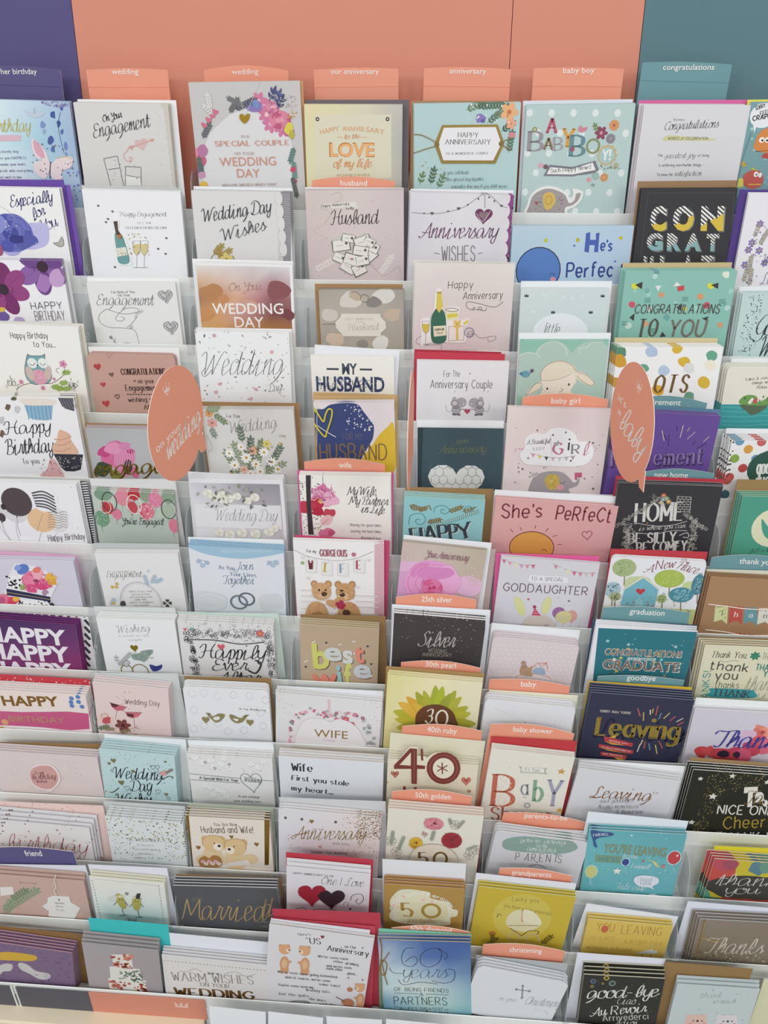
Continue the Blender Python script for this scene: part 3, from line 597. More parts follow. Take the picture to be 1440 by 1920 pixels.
(0,4,'Happy Anniversary wonderful couple','pale teal Happy Anniversary card with a gold-edged tag tied with twine, top row',(0.8016,0.004,1.5319,0.0156,181,203.4),'b6d0cf','dde4de',0,0,2,4.6,-1,0.5,'v 87.9 192.7 120.7 204.5 9.1 #6f8468;v 105.9 197.9 150.9 200 9.1 #56705c;v 125 172.9 160.1 197.2 9.1 #5c7266;v 150 158.8 167.5 171 9.1 #4f6a5a;v 164 124.8 168.4 155.8 9.2 #5f7a68;v 133.6 183.9 166.6 188.9 9.1 #748a70;v 28.5 73.8 34.5 97.2 9.5 #56705a;v 9.5 73.9 14.1 88.6 9.5 #6d8858;v 41.2 67.8 50.4 85.4 9.5 #6f8a6c;s #8a7ab8 123 180 120 175 114 174 108 173 106 178 106 182 108 186 114 187 119 184;s #6a64a0 120.8 175.8 121.2 173.3 118.1 173 115.3 173 113.4 174.7 114 176.8 115.5 178.2 117.9 179.1 120.9 178.1;f 162 189 15.1 5 #e8b080 #c87850;f 166 171.1 9.1 5 #e8a888 #d09060;d o 16 8 2.7 #f4f4ee,e4e8e0 89 171 163 203;d o 14 9 2.2 #a8a050,8a9a58 11 86 50 120;s #d88a94 174 152.9 173.8 149.8 169.7 149.2 165.2 148.5 162.9 151.5 163.1 154.5 165.1 157.2 169.4 157.3 173.4 156;t As~you~celebrate s 49 91 96 91 6.4 .5 #7c8c8c;t this~special~day~together s 56 80 122 80 5.9 .5 #7c8c8c;t remember~how~much~you~both~mean s 65 68 164 68 5.9 .5 #7c8c8c;P tag 1 #*a08648 #*a08648 p white~tag~with~a~gold~edge 35 140 48 170 143 170 156 140 142 108 48 109;p #e9e7e9 42 140 51 166 140 166 151 140 138 113 51 114;e 39.5 139.7 4.3 4.3 #*8a7040;e 150.3 139.7 4 4.2 #*8a7040;t HAPPY r 76 151 112 150 7.3 .92 #6a6464;t ANNIVERSARY r 54 140 134 139 7.4 .92 #6a6464;t TO~A~WONDERFUL~COUPLE r 55.3 123 130.2 122.9 3.7 .56 #7a7478;Q;P twine 1.6 #9a8058 #f4f2ee l - -1 156 15 154 40 140 18 132 -2 126;Q;P twine 1.6 #9a8058 #f4f2ee l - 169 149 150 140 170 129;Q',[((0.7927,0.0169,1.5319,0.0019,187,207.8),'a8865e','kraft','','')],((0.8096,0.046,1.5336,-0.0111,149.1,255.3),2.435,'ea9c81','t anniversary b 44 248 107 248 8.1 0.012 #f4ece6',27,'peach','anniversary')),
(0,5,'A Baby Boy','pale blue spotted A Baby Boy card with a grey elephant cut-out, top row',(0.9918,0.004,1.5319,0.0155,182.3,202.2),'b9cecb','9fb0ae',0,0,1,4.6,0,0.5,'n o 6 6 6.5 190.1 36.9 -.5 -31.6 16.8 #dfe6e4 10.8;t A r 38 159 58 159 22.3 4.23 #b85a70;t B r 9 131 38 131 29.8 6.11 #9a9498;t A r 35 133 53 133 17.6 3.66 #8a7a5a;t B r 52 131 70 132 19.9 3.96 #a8a0a8;t Y r 65 137 90 136 27.7 4.86 #d8a050;t B r 81 122 110 122 32 6.09 #6a8e94;r 118 137 10.3 10.7 #8a9468 3.63;f 129.8 157.6 10.8 6 #8c4a60 #d890a0;f 150.3 169.2 8.9 12 #d8945c #a85c64;f 146.6 148.5 8.1 14 #8a8590 #a8a2aa;f 127.1 89.1 6.7 12 #9cb8b0 #a8c8b8;f 142 86.7 7.4 10 #d0905c #e0a878;f 160.4 105.5 4.9 12 #b0ac90 #c8c49c;x 143.4 122.4 17.6 #c8b080 12 .85;e 143 122 13.3 13.1 #a9c6c2;t Y! r 136 115 152 115 16 2.43 #eceeec;s #d08898 90.2 163 93.5 169.9 98.3 166.2 105.8 167 101.9 160.1 94.5 158.8;e 16.6 164.4 4.2 3.9 #9a9040;e 16.6 164.4 2.1 1.9 #b9cecb;e 39.7 104.8 4.3 4 #7a5c64;e 31 107.2 4.6 4 #d8a8b4;e 116 83.4 4 3.8 #d89aa4;e 83.3 132.4 3.6 3.4 #a8506a;v 122.9 159.9 118.4 168.7 6.6 #7a8a50;d l 8 10 5.5 #7a9a90,8a8a60 135 98 165 103;e 123.9 74.6 3.4 2.3 #8aa0a0;p #7c7c84 37 90 46 108 86 104 124 114 132 99 124 94 87 89 48 90;p #ecebe8 42 93 48 104 86 101 120 111 126 99 87 92;t Such~Happy~News! r 49 95 119 101 7 .8 #6a6468;P elephant_cutout .8 #eceae6 #eceae6 s - 10 22 11 43 18 61 36 72 58 72 77 63 87 53 91 60 89 68 100 67 108 62 105 48 95 38 83 33 77 21;s #a59c9c 15 22 16 43 21 58 38 68 56 68 76 59 85 45 94 50 96 60 104 61 101 50 91 41 79 37 73 21;d o 90 11 1.9 #7f7678,c4bcb8 20 28 74 60;s #d8b860 39 58 48 63 57 60 61 48 53 35 42 37;r 49 50 5.6 7.2 #c09a48 1.56;p #b05050 23.6 47.2 30.8 48.1 28.1 41.2;p #5c9080 31.4 48.1 36.1 48.6 34.9 43.3;l .94 #5a5056 66.1 52.9 70.4 49 74.3 51.4;Q',[((0.9866,0.0123,1.5319,0.0151,183.8,208.3),'dfe5ee','white','','')],((0.9989,0.046,1.5327,-0.0056,152,256.1),1.615,'ea9c81','t baby~boy b 50 249 103 250 8.1 0.012 #f4ece6',27,'peach','baby boy')),
(0,6,'Warmest Congratulations','white Warmest Congratulations card with handwritten verse in front of a pink envelope, top row',(1.1848,0.004,1.5323,-0.0024,175.1,203),'dad9dc','e8c4d4',0,0,2,4.6,-3,0.5,'t Warmest h 52.1 178.4 71.8 178.5 3.9 .5 #77777c;t Congratulations s 39 164 128 169 12.8 .85 #4c4c52;s #d0cf9c 40 148 47 156 83 154 128 151 114 148 72 148;t "WORDS~of~CELEBRATION" h 46 149.2 116.1 149.7 4.2 .61 #5a5a5a .2;t The h 34.6 122.3 43.5 122.9 4 .61 #66666a;t greatest~joy s 46 120 97 121 8.6 .52 #66666a;t of~living h 102.1 122.8 121.4 123.5 4 .61 #66666a;t is~achieving~worthwhile~things~- h 38.4 107 115.1 108.2 4 .61 #66666a;t To~know~the h 37.7 91.5 65 92.3 4.1 .62 #66666a;t satisfaction s 67 92 113 93 8.1 .52 #66666a',[((1.1795,0.0169,1.5319,0.0062,184.7,209.3),'dd6aa6','pink','','')],((1.1765,0.0461,1.5352,-0.0219,148.8,262.4),2.4048,'6d999f','t congratulations b 35 252 120 254 8.1 0.012 #f4ece6',27,'teal','congratulations')),
(0,7,'Sorry Feeling Crappy fish','blue Sorry You Are Feeling Crappy card with two cartoon fish, cut by the right edge',(1.3629,0.004,1.5319,0.0164,164.5,207.8),'7aa0a4','efeeea',0,0,0,4.6,0,0.5,'d o 40 12 4.6 #a8c8c8,8ab4b8 8 73 74 205;e 24 187 21.8 19.2 #e8eaec;p #e8eaec 8 179 17 178 14 160;t SORRY h 10 195 26 200 6 .98 #3c3c42;t YOU~ARE h 29.1 200.2 45.6 203.9 4.9 .98 #3c3c42;t FEELING h 19 187 45 193 6 .98 #3c3c42;t CRAPPY h 8 179 44 184 7.2 1.48 #2c2c30;s #d88848 19 135 19 152 27 165 44 168 67 154 70 137 48 129;l .89 #5a3c28 21 132 42 133 70 140;e 28.5 149.5 4.7 4.5 #f0ece4;e 38.1 149.4 4.7 4.5 #f0ece4;e 29.5 148.7 1.8 1.7 #202020;e 37.4 148.6 1.8 1.7 #202020;s #b85040 33 124 40 129 53 122 41 120;s #c05a50 12 78 8 93 18 101 33 101 42 90 41 77 26 72;p #d8cc58 -3.2 90 8.5 88.5 10.8 75.5 -.4 74.1;l 1.8 #d8b848 19 79 40 79;e 28.8 95.4 3.9 4.4 #f0e8e4;e 35.9 94 3 4.1 #f0e8e4;e 29.5 94.9 1.2 1.5 #202020;p #b8b84c 17.9 102.7 21.6 106.9 30.1 101.1;p #c8a840 -2.1 111.4 3.4 116.9 11.3 109.8 5.2 107;l .9 #6a8a50 -1.6 108.5 10.7 112.6;l 1.09 #5f868c 0 67 2 118 9 160',[((1.3581,0.0077,1.5319,0.0158,170,210.8),'e0d860','yellow','','')],None),
(1,0,'Especially for You','white Especially for You card with a big violet rose, beside the purple envelopes',(-0.0204,-0.0499,1.4216,-0.0059,189.7,181.1),'f1efee','c8c6c8',0,0,2,4.6,0,0.62,'t Especially k 94 148 173 158 19.1 1.59 #33366a;t for k 133 129 157 137 16.2 1.59 #33366a;t You k 147 107 177 117 18.9 1.4 #33366a;s #c0bce4 157 101 150 84 128 75 106 76 98 92 102 108 118 119 136 122 156 119;s #b4b4e0 101 78 96 68 83 62 70 64 62 72 65 83 75 92 89 92 98 87;e 85 103 42.1 34 #6f74bc;e 112 104 21 12.3 #565cac -1.57;l 1.04 #484e9c 115 119 121 112 122 104 118 96 109 88;e 95 85 21.1 12.5 #6f74bc -2.62;l 1.05 #484e9c 113 93 106 84 98 78 88 76 77 77;e 67 84 21.2 12.5 #565cac -3.67;l 1.06 #484e9c 82 77 70 75 61 78 55 83 52 92;e 57 103 21.1 12.4 #6f74bc -4.71;l 1.06 #484e9c 53 87 48 95 47 102 51 110 60 118;e 74 121 21 12.3 #565cac -5.76;l 1.05 #484e9c 56 113 63 122 71 128 81 130 92 129;e 102 122 20.9 12.2 #6f74bc -6.81;l 1.04 #484e9c 87 129 99 130 108 128 114 123 117 114;e 96 95 15.2 9 #6f74bc -2.27;l 1.05 #484e9c 107 104 105 96 101 91 94 88 86 86;e 75 90 15.2 9 #565cac -3.53;l 1.06 #484e9c 87 86 78 84 72 85 67 88 64 94;e 67 104 15.2 8.9 #6f74bc -4.78;l 1.06 #484e9c 64 92 60 98 60 104 64 110 70 115;e 83 116 15.1 8.9 #565cac -6.04;l 1.05 #484e9c 69 113 76 119 82 122 90 122 97 119;e 101 110 15.1 8.9 #6f74bc -7.3;l 1.05 #484e9c 96 120 103 118 107 114 108 108 106 101;e 85 96 9.3 5.5 #6f74bc -2.97;l 1.05 #484e9c 93.2 97.5 89 94.3 84.7 92.8 80.5 93 76.2 94.9;e 75 102 9.3 5.5 #484e9c -4.54;l 1.06 #484e9c 75.2 95 72 97.9 71 101.1 72 104.7 75.2 108.5;e 84 110 9.2 5.4 #6f74bc -6.11;l 1.05 #484e9c 76 108.8 80.2 111.9 84.4 113.4 88.6 113.2 92.9 111.4;e 94 104 9.3 5.4 #484e9c -7.68;l 1.05 #484e9c 93.9 111.3 97.1 108.4 98.2 105.2 97.1 101.6 94 97.8;e 84.6 103.2 5.5 4.4 #484e9c;s #8c90cc 83 119 76 110 65 102 54 107 44 113 48 123 58 129 71 134 79 127;s #5a5ea8 134 88 122 82 112 77 99 75 90 83 95 92 104 99 118 102 130 98;s #393c80 107 93 105 87 95 85 87 86 81 89 81 95 88 100 97 99 106 98;s #a05a7c 64 71 62 65 57 62 52 62 50 68 53 74 56 78 61 82 64 77;s #b8b4ac 162 87 172 89 179 97 182 89 181 83 172 80;l .67 #5a5a58 162 87 172 88 180 98 182 89 178 81 168 83 162 87;l .66 #c8c4b4 74 149 86 143 100 128;d o 14 13 2.3 #d0ccc4,d8d4e0 70 65 181 139',[((-0.0112,-0.037,1.4204,0.0028,186.7,193.3),'6b4aa6','purple','front ',''),((-0.0055,-0.0342,1.4207,-0.0015,189.2,184.6),'7a58b4','purple','rearmost ','')],None),
(1,1,'Happy Engagement bottle','white Happy Engagement card with a teal bottle cut-out and two flutes, second row',(0.2081,-0.0498,1.4234,-0.0164,178.4,176.8),'eeedf0','dfdfe0',0,0,2,4.6,0,0.62,'t Happy~Engagement s 65 133 150 135 8 .61 #6a6a6e .05;t LET~THE r 95 120.6 122.2 121.3 3.7 .59 #8a8a8e;t CELEBRATIONS~BEGIN! r 71.3 111.3 148.1 113.5 4 .66 #7a7a7e;h 26.5 149.7 4.9 -.14 4.6 #5c5652;h 51.3 140.7 4.9 -.14 4.6 #5c5652;h 41.3 127.7 4.9 -.14 4.6 #5c5652;h 36.9 122.1 4.9 -.14 4.7 #5c5652;h 145.1 97.4 4.9 -.14 4.7 #5c5652;h 127.9 78.2 5 -.14 4.7 #5c5652;h 140.9 69.8 5 -.14 4.8 #5c5652;h 42.7 43 5.1 -.14 4.9 #5c5652;P bottle_cutout 1 #efeef0 #f4f4f4 s - 49 128 61 128 60 110 68 98 73 83 76 51 68 48 48 49 47 70 47 88 51 104 49 119;s #6f9f9e 51 103 64 100 69 80 72 53 52 51 50 73;p #564640 51 124 59 125 58 109 65 98 58 92 53 102;p #b87850 53.1 101 64.7 101.3 58.5 91.8;p #e4e2d4 48 77 68 80 71 66 50 62;d o 20 14 2 #8a9a80,b8b088 50 64 69 76;l .99 #4a7c7c 64 95 69 80 72 58;Q;p #d8c890 82 85 96 86 92 70 87 65 82 70;l .66 #8c8c8c 82 91 81 74 87 65;l .66 #8c8c8c 97 91 94 75 87 65;k .67 #8c8c8c 87 65 84 44;k 1.01 #8c8c8c 77.4 43.4 90.7 43.8;k .5 #8c8c8c 82.5 90.9 97.1 91.4;p #d8c890 96 86 110 86 106 70 101 66 96 70;l .66 #8c8c8c 96 91 95 75 101 65;l .66 #8c8c8c 111 92 108 75 101 65;k .67 #8c8c8c 101 66 98 44;k 1.01 #8c8c8c 91.5 43.8 104.8 44.2;k .5 #8c8c8c 96.4 91.3 111 91.8;d o 24 15 2.3 #b8ac7c,8c8460,d8c88c 75 67 111 106',[((0.202,-0.0369,1.4243,-0.0212,182.3,181.3),'c9cac8','pale grey','','')],None),
(1,2,'Wedding Day Wishes','grey-white Wedding Day Wishes card with a striped right edge, second row',(0.4077,-0.0499,1.4216,-0.0065,175.6,178.4),'dcdad9','c8c8cc',0,0,2,4.6,1.5,0.62,'p #8e8a90 155 180 178 178 172 51 159 51;m 34 -.19 -3.65 .95 #b8b4b8 155.6 174.6 177.2 173.2;e 156 168 6.6 11.5 #dcdad9;e 157 146 6.7 11.6 #dcdad9;e 158 125 6.7 11.8 #dcdad9;e 159 103 6.8 12 #dcdad9;e 160 81 6.8 12.1 #dcdad9;t Wedding~Day s 18 126 140 144 21.8 1.39 #3c3c42;t Wishes s 52 94 131 115 20.3 1.4 #3c3c42;v 30.4 68.7 46.5 84.1 8.9 #a8904c;v 37.8 62.3 60.6 76.9 8.9 #a8904c;v 47.4 59.6 41.1 78.3 8.9 #a8904c;l 1.19 #8a7838 25 62 36 72 49 60 65 68 69 60;f 54.5 61.7 11.9 5 #d8c878 #a8904c',[((0.4084,-0.037,1.4225,-0.0118,176.6,182.9),'f0f0f4','white','','')],None),
(1,3,'To My Husband letter heart','dusky pink Husband card with a heart made of letters, under the husband sign',(0.6143,-0.0499,1.4204,0.0134,172.5,181.3),'d5c6c4','c4bcbc',0,0,2,4.6,-0.8,0.62,'g 3 4 #d2c6c2,d8cac6,cfc0c2,d0c0be,d6c8c6,d0c2c4,ccbcbc,d4c4c4,cdbdc0,d2c6c6,d6cac8,d0c2c4 0 0 172.5 181.3;l .95 #c4b0a4 25 152 43 143 30 125 13 113 35 101 24 98;l .94 #c0b0a8 45 173 60 178 63 167 50 161;v 10 45.1 40 60.8 9.1 #e2d8d4;v 126.7 35.8 149.6 67.1 9.1 #e0d6d2;l .97 #b8a49c 111 58 136 36 162 52 166 39;d o 50 16 1.6 #b09a80,e0d8d0 0 32 166 175;p #e0dad4 27 159 88 162 92 152 29 152;t Happy~Anniversary r 28.1 153.3 77.9 157.2 4.7 .69 #6a5c58;t To~My r 70.4 149 85.2 150.1 4.4 .69 #6a5c58;t Husband s 46 124 128 126 24 1.37 #3c3032 .12;P letter_heart_cutout .8 #c8c4be #f4f2ee p - 45 100 68 110 84 104 88 98 102 112 117 104 129 86 118 67 109 58 86 32 66 55 47 70;p #5c5654 50 79 71 70 63 55 42 64;p #e6e2dc 50 78 70 70 63 56 43 65;e 62.5 66.7 2.6 2.5 #6a6260;k .65 #8a8480 50.3 69.8 58.4 66.2;p #5c5654 66 67 89 54 78 36 55 49;p #e6e2dc 66 66 88 53 78 37 56 50;e 78.7 50.5 2.6 2.5 #6a6260;k .65 #8a8480 65.4 55.2 74.2 50.2;p #5c5654 76 50 97 61 107 43 85 32;p #e6e2dc 77 50 97 60 106 44 86 34;e 97.4 52.7 2.6 2.5 #6a6260;k .65 #8a8480 85.2 43.6 93.3 47.8;p #5c5654 91 68 115 87 128 72 104 53;p #e6e2dc 93 68 115 86 126 72 104 54;e 116.4 78.4 2.6 2.5 #6a6260;k .64 #8a8480 102.8 64.8 111.8 72;p #5c5654 109 98 131 88 123 73 102 83;p #e6e2dc 110 97 130 88 123 74 103 83;e 122.4 85.2 2.6 2.5 #6a6260;k .64 #8a8480 110.3 88.4 118.3 84.7;p #5c5654 43 96 75 100 78 81 45 77;p #e6e2dc 45 96 74 100 76 82 46 78;e 69.6 92.7 2.6 2.5 #6a6260;k .64 #8a8480 51.3 87.5 63.4 89.1;p #5c5654 64 110 87 105 84 92 60 97;p #e6e2dc 64 109 86 105 83 93 62 97;e 80.2 101.5 2.6 2.4 #6a6260;k .64 #8a8480 67.1 102.3 75.8 100.5;p #5c5654 81 99 110 109 117 91 88 81;p #e6e2dc 83 99 109 108 115 91 89 82;e 107.1 100.4 2.5 2.4 #6a6260;k .64 #8a8480 90.8 92 101.7 95.8;p #5c5654 82 90 111 86 108 69 80 73;p #e6e2dc 84 89 110 85 107 70 81 74;e 103.5 80.7 2.6 2.5 #6a6260;k .64 #8a8480 87.3 80.6 98.1 79.1;p #5c5654 68 78 99 68 93 50 62 60;p #e6e2dc 69 76 98 68 92 51 63 60;e 89.2 63.9 2.6 2.5 #6a6260;k .64 #8a8480 71.8 66.7 83.4 63.1;p #5c5654 85 68 109 72 111 56 88 52;p #e6e2dc 86 68 108 72 110 57 88 53;e 104.9 65.9 2.6 2.5 #6a6260;k .64 #8a8480 91.5 61.3 100.4 62.8;p #5c5654 106 105 124 96 117 84 100 94;p #e6e2dc 107 104 123 96 116 85 100 94;e 116.6 93.9 2.5 2.4 #6a6260;k .64 #8a8480 106.8 97.6 113.3 93.9;h 78.9 65.5 5.2 -0 5 #b07080;Q',[((0.6106,-0.037,1.4204,0.0032,173.6,184.9),'f0f0f2','white','',''),((0.6195,-0.0342,1.4204,0.0133,173.9,182.8),'6f686e','dark grey','','')],((0.6209,-0.0305,1.4211,-0.0042,146.5,194.9),7.0016,'ea9c81','t husband b 50 187 97 187 8.8 0.012 #f4ece6',0,'peach','husband')),
(1,4,'Anniversary Wishes heart garland','pale lilac Anniversary Wishes card with a hanging heart and purple lace edge, second row',(0.7928,-0.0498,1.4241,-0.0204,178.3,176.6),'dfdbe0','d8d4d8',0,0,2,4.6,-1,0.62,'g 3 3 #dcd8de,e2dee2,dcd8dc,d6d2d8,e0dce0,d8d4dc,dcd8dc,d8d4da,d8d2d8 0 0 178.3 176.6;p #8a4a80 165 180 180 178 191 57 170 56;e 165 171 7.3 11.3 #dcd8dc;e 166 150 7.4 11.4 #dcd8dc;e 167 129 7.4 11.6 #dcd8dc;e 167 108 7.5 11.7 #dcd8dc;e 168 86 7.5 11.9 #dcd8dc;e 169 64 7.6 12.1 #dcd8dc;d o 20 17 4.6 #a878a0,6c3464 179 66 178 177;l .93 #8a8088 3 143 29 142 57 144 94 155 129 177 158 159 169 156;h 38.6 142.7 6.5 -0 6.2 #6a5a5a;h 84.5 152.1 6.5 -0 6.2 #6a5a5a;h 157.9 158.7 5.5 -0 5.2 #6a5a5a;e 24.6 142.3 1.5 1.6 #6a5a60;e 66.3 147.1 1.5 1.6 #6a5a60;e 99.8 158.7 1.5 1.6 #6a5a60;e 117.6 168.8 1.5 1.6 #6a5a60;e 135.7 171.9 1.5 1.6 #6a5a60;e 145.3 166.1 1.5 1.6 #6a5a60;l .91 #8a8088 128 177 130 154;h 128.8 142 30.5 -0 29.2 #6e3a5e;h 128.8 142 17.6 -0 16.8 #8a7478;l .92 #d8c8d0 116 145 128 132 140 150;t Anniversary s 22 101 153 105 25.4 1.49 #6c4468;t WISHES o 60 62 122 65 26 1.45 #7a767a;l 1.14 #8a8088 45.6 76.1 55.2 74.6;l 1.13 #8a8088 123.4 76.9 130.8 79',[((0.7946,-0.037,1.4216,-0.0063,178.3,182.7),'eeeef4','white','','')],None),
(1,5,"He's Perfect",'pale blue He is Perfect card with a big blue balloon face below the elephant card',(0.9769,-0.0499,1.4204,0.0111,208.9,126.7),'b9cfdf','9fb4c4',0,0,1,4.6,0,0.62,"g 3 3 #b8ced8,bcd2de,b6ccde,b4cbdc,b9d0e2,b5cbe0,b8cfd8,bcd2e0,b6cce0 0 0 208.9 126.7;e 50 50 39.9 41.1 #343c52;e 50 50 38 39.2 #5a80c0;l .94 #343c52 70.4 42 74.9 45.7 79.9 42;e 77.3 35.1 5 3.8 #d898a0;p #4c63b0 128 83 128 114 135 116 136 103 146 103 145 114 151 115 152 82 145 82 145 94 136 94 136 81;t e's h 156 85 178 85 18.2 2.88 #3c56a4;t Perfec h 101 38 186 40 25 3.19 #33468a;t t h 194 39 205 39 25 3.17 #33468a;e 59.5 101.9 3.4 3.3 #c8c040;e 114.9 102.6 3.4 3.3 #c0b438;e 188.6 106.2 3.4 3.3 #c8be40;e 109.6 93 1.9 1.8 #5a70b0;e 183.4 66.4 1.9 1.8 #5a70b0;e 188.8 25.6 1.9 1.9 #5a70b0",[],None),
(1,6,'black Congratulations stripes','black CONGRATULATIONS card with striped yellow and blue capitals, second row, front of its stack',(1.1912,-0.0499,1.4204,0.0136,159.6,188.7),'37373a','2f2f32',0,0,1,4.6,-1.5,0.62,'k .61 #55555a 12 72 12 182 154 182 167 69;t C b 24 122 52 122 34.5 0.12 #8a8a88 -.12;t C b 23 123 50 123 34.5 0.162 #38383a -.12;t C b 23 123 50 123 34.5 0.12 #d8bc48 -.12;t C z 23 123 50 123 34.5 0.12 #eceae6 -.12;t O b 63 122 98 122 34.5 0.12 #8a8a88 -.12;t O b 61 123 96 123 34.5 0.162 #38383a -.12;t O b 61 123 96 123 34.5 0.12 #d8bc48 -.12;t O z 61 123 96 123 34.5 0.12 #eceae6 -.12;t N b 109 122 148 121 34.5 0.12 #8a8a88 -.12;t N b 108 123 146 123 34.5 0.162 #38383a -.12;t N b 108 123 146 123 34.5 0.12 #d8bc48 -.12;t N z 108 123 146 123 34.5 0.12 #eceae6 -.12;t G b 23 87 50 87 25.2 0.11 #8a8a88 -.12;t G b 21 89 48 89 25.2 0.1485 #38383a -.12;t G b 21 89 48 89 25.2 0.11 #8ab4b4 -.12;t G z 21 89 48 89 25.2 0.11 #eceae6 -.12;t R b 58 87 81 87 25.2 0.11 #8a8a88 -.12;t R b 56 89 79 89 25.2 0.1485 #38383a -.12;t R b 56 89 79 89 25.2 0.11 #8ab4b4 -.12;t R z 56 89 79 89 25.2 0.11 #eceae6 -.12;t A b 87 87 116 87 25.2 0.11 #8a8a88 -.12;t A b 86 89 113 88 25.2 0.1485 #38383a -.12;t A b 86 89 113 88 25.2 0.11 #8ab4b4 -.12;t A z 86 89 113 88 25.2 0.11 #eceae6 -.12;t T b 125 87 145 87 25.2 0.11 #8a8a88 -.12;t T b 123 88 143 88 25.2 0.1485 #38383a -.12;t T b 123 88 143 88 25.2 0.11 #8ab4b4 -.12;t T z 123 88 143 88 25.2 0.11 #eceae6 -.12;t U b 23 46 39 46 28.7 0.11 #8a8a88 -.12;t U b 21 47 37 47 28.6 0.1485 #38383a -.12;t U b 21 47 37 47 28.6 0.11 #d8d4cc -.12;t U z 21 47 37 47 28.6 0.11 #eceae6 -.12;t L b 51 46 68 46 28.7 0.11 #8a8a88 -.12;t L b 49 48 66 48 28.6 0.1485 #38383a -.12;t L b 49 48 66 48 28.6 0.11 #d8d4cc -.12;t L z 49 48 66 48 28.6 0.11 #eceae6 -.12;t A b 91 46 107 46 28.7 0.11 #8a8a88 -.12;t A b 89 48 105 48 28.6 0.1485 #38383a -.12;t A b 89 48 105 48 28.6 0.11 #d8d4cc -.12;t A z 89 48 105 48 28.6 0.11 #eceae6 -.12;t T b 122 46 144 46 28.7 0.11 #8a8a88 -.12;t T b 120 48 141 48 28.6 0.1485 #38383a -.12;t T b 120 48 141 48 28.6 0.11 #d8d4cc -.12;t T z 120 48 141 48 28.6 0.11 #eceae6 -.12',[((1.1861,-0.0416,1.4204,0.0179,164.2,199.5),'9c7a58','kraft','','')],None),
(1,7,'violet wildflower','white card with small violet wildflowers before a dark purple envelope at right edge',(1.3678,-0.0499,1.4207,-0.0013,169.9,183.2),'e9e6ea','efeeea',0,0,1,4.6,0,0.62,'f 27.7 133.8 6.5 6 #8a7ab0 #c0b060;f 35.2 89.7 6.6 6 #8a7ab0 #c0b060;f 48.5 68.9 6.6 6 #8a7ab0 #c0b060;f 20.5 102.9 6.6 6 #8a7ab0 #c0b060;f 16.9 90.9 6.6 6 #8a7ab0 #c0b060;f 15.9 65.3 6.7 6 #8a7ab0 #c0b060;v 22 110.3 25.9 127.9 6.6 #a8a090;v 24.9 50.2 24.1 77.6 6.7 #a8a090;v 33.4 98.6 43.4 122.3 6.6 #a8a090;v 18.8 34.8 20.7 56.3 6.7 #a8a090;v 28.6 62.5 29.5 34.9 6.7 #a8a090;d q 40 18 3.3 #9088a8,b8b0a0,7a7088 18 29 41 134;t With s 45 66 73 68 18.5 .87 #6a6488;t Love s 50 32 80 36 18.9 .88 #6a6488',[((1.3536,-0.0416,1.4206,-0.0011,177.7,187.9),'56408c','purple','','')],None),
(2,0,'purple anemone birthday','white Happy Birthday card with purple and magenta anemones, third row at the left edge',(-0.018,-0.1038,1.31,-0.0006,192.9,176.8),'efedf0','c4c2c8',0,0,2,4.6,0,0.74,'e 179 153 24 15.8 #8c62a4 -.5;l .5 #6f4888 156 166 179 153 194 145;e 152 139 24.1 16 #6f4888 -1.55;l .5 #6f4888 156 166 152 139 149 120;e 129 151 24.1 15.9 #8c62a4 -2.59;l .5 #6f4888 156 166 129 151 111 142;e 134 179 23.9 15.6 #6f4888 -3.64;l .5 #6f4888 156 166 134 179 119 187;e 161 193 23.7 15.4 #8c62a4 -4.69;l .5 #6f4888 156 166 161 193 164 211;e 184 180 23.8 15.5 #6f4888 -5.74;l .5 #6f4888 156 166 184 180 201 190;e 156 166 10.5 10.2 #3a2838;d o 26 19 1.6 #3a2838 136 149 177 182;e 100 119 22.7 15.1 #97457f -.2;l .51 #7a3068 75 124 100 119 117 116;e 82 100 22.9 15.3 #7a3068 -1.1;l .51 #7a3068 75 124 82 100 87 85;e 58 99 22.9 15.4 #97457f -2;l .51 #7a3068 75 124 58 99 47 83;e 47 117 22.8 15.2 #7a3068 -2.89;l .51 #7a3068 75 124 47 117 28 112;e 56 139 22.7 15 #97457f -3.79;l .51 #7a3068 75 124 56 139 44 149;e 80 150 22.5 14.9 #7a3068 -4.69;l .51 #7a3068 75 124 80 150 83 166;e 99 141 22.6 14.9 #97457f -5.59;l .51 #7a3068 75 124 99 141 115 152;e 75 124 10 9.8 #3a2838;d o 26 20 1.7 #3a2838 55 108 94 139;s #6f5a9c 76 75 72 68 59 65 44 65 36 70 42 77 50 81 64 86 73 80;s #b4a4cc 103 69 103 66 95 64 88 66 82 67 84 70 88 74 97 74 102 72;s #d8b848 69.7 87.8 68.4 84.6 63.7 82.8 58.6 83.1 57.6 86.2 58.1 89 61.3 91.1 65.4 91.8 69.9 91;s #a87ab8 168 138 162 128 154 120 144 123 138 131 144 142 150 153 159 151 165 147;s #c4a0cc 193 145 188 134 178 131 170 132 165 139 166 150 174 160 185 163 190 154;t HAPPY o 121 89 183 91 12.7 1.15 #4a4a52;t BIRTHDAY o 125 68 184 70 17.6 .87 #4a4a52',[((-0.0141,-0.0909,1.31,-0.0009,193,180.7),'f0f0f4','white','','')],None),
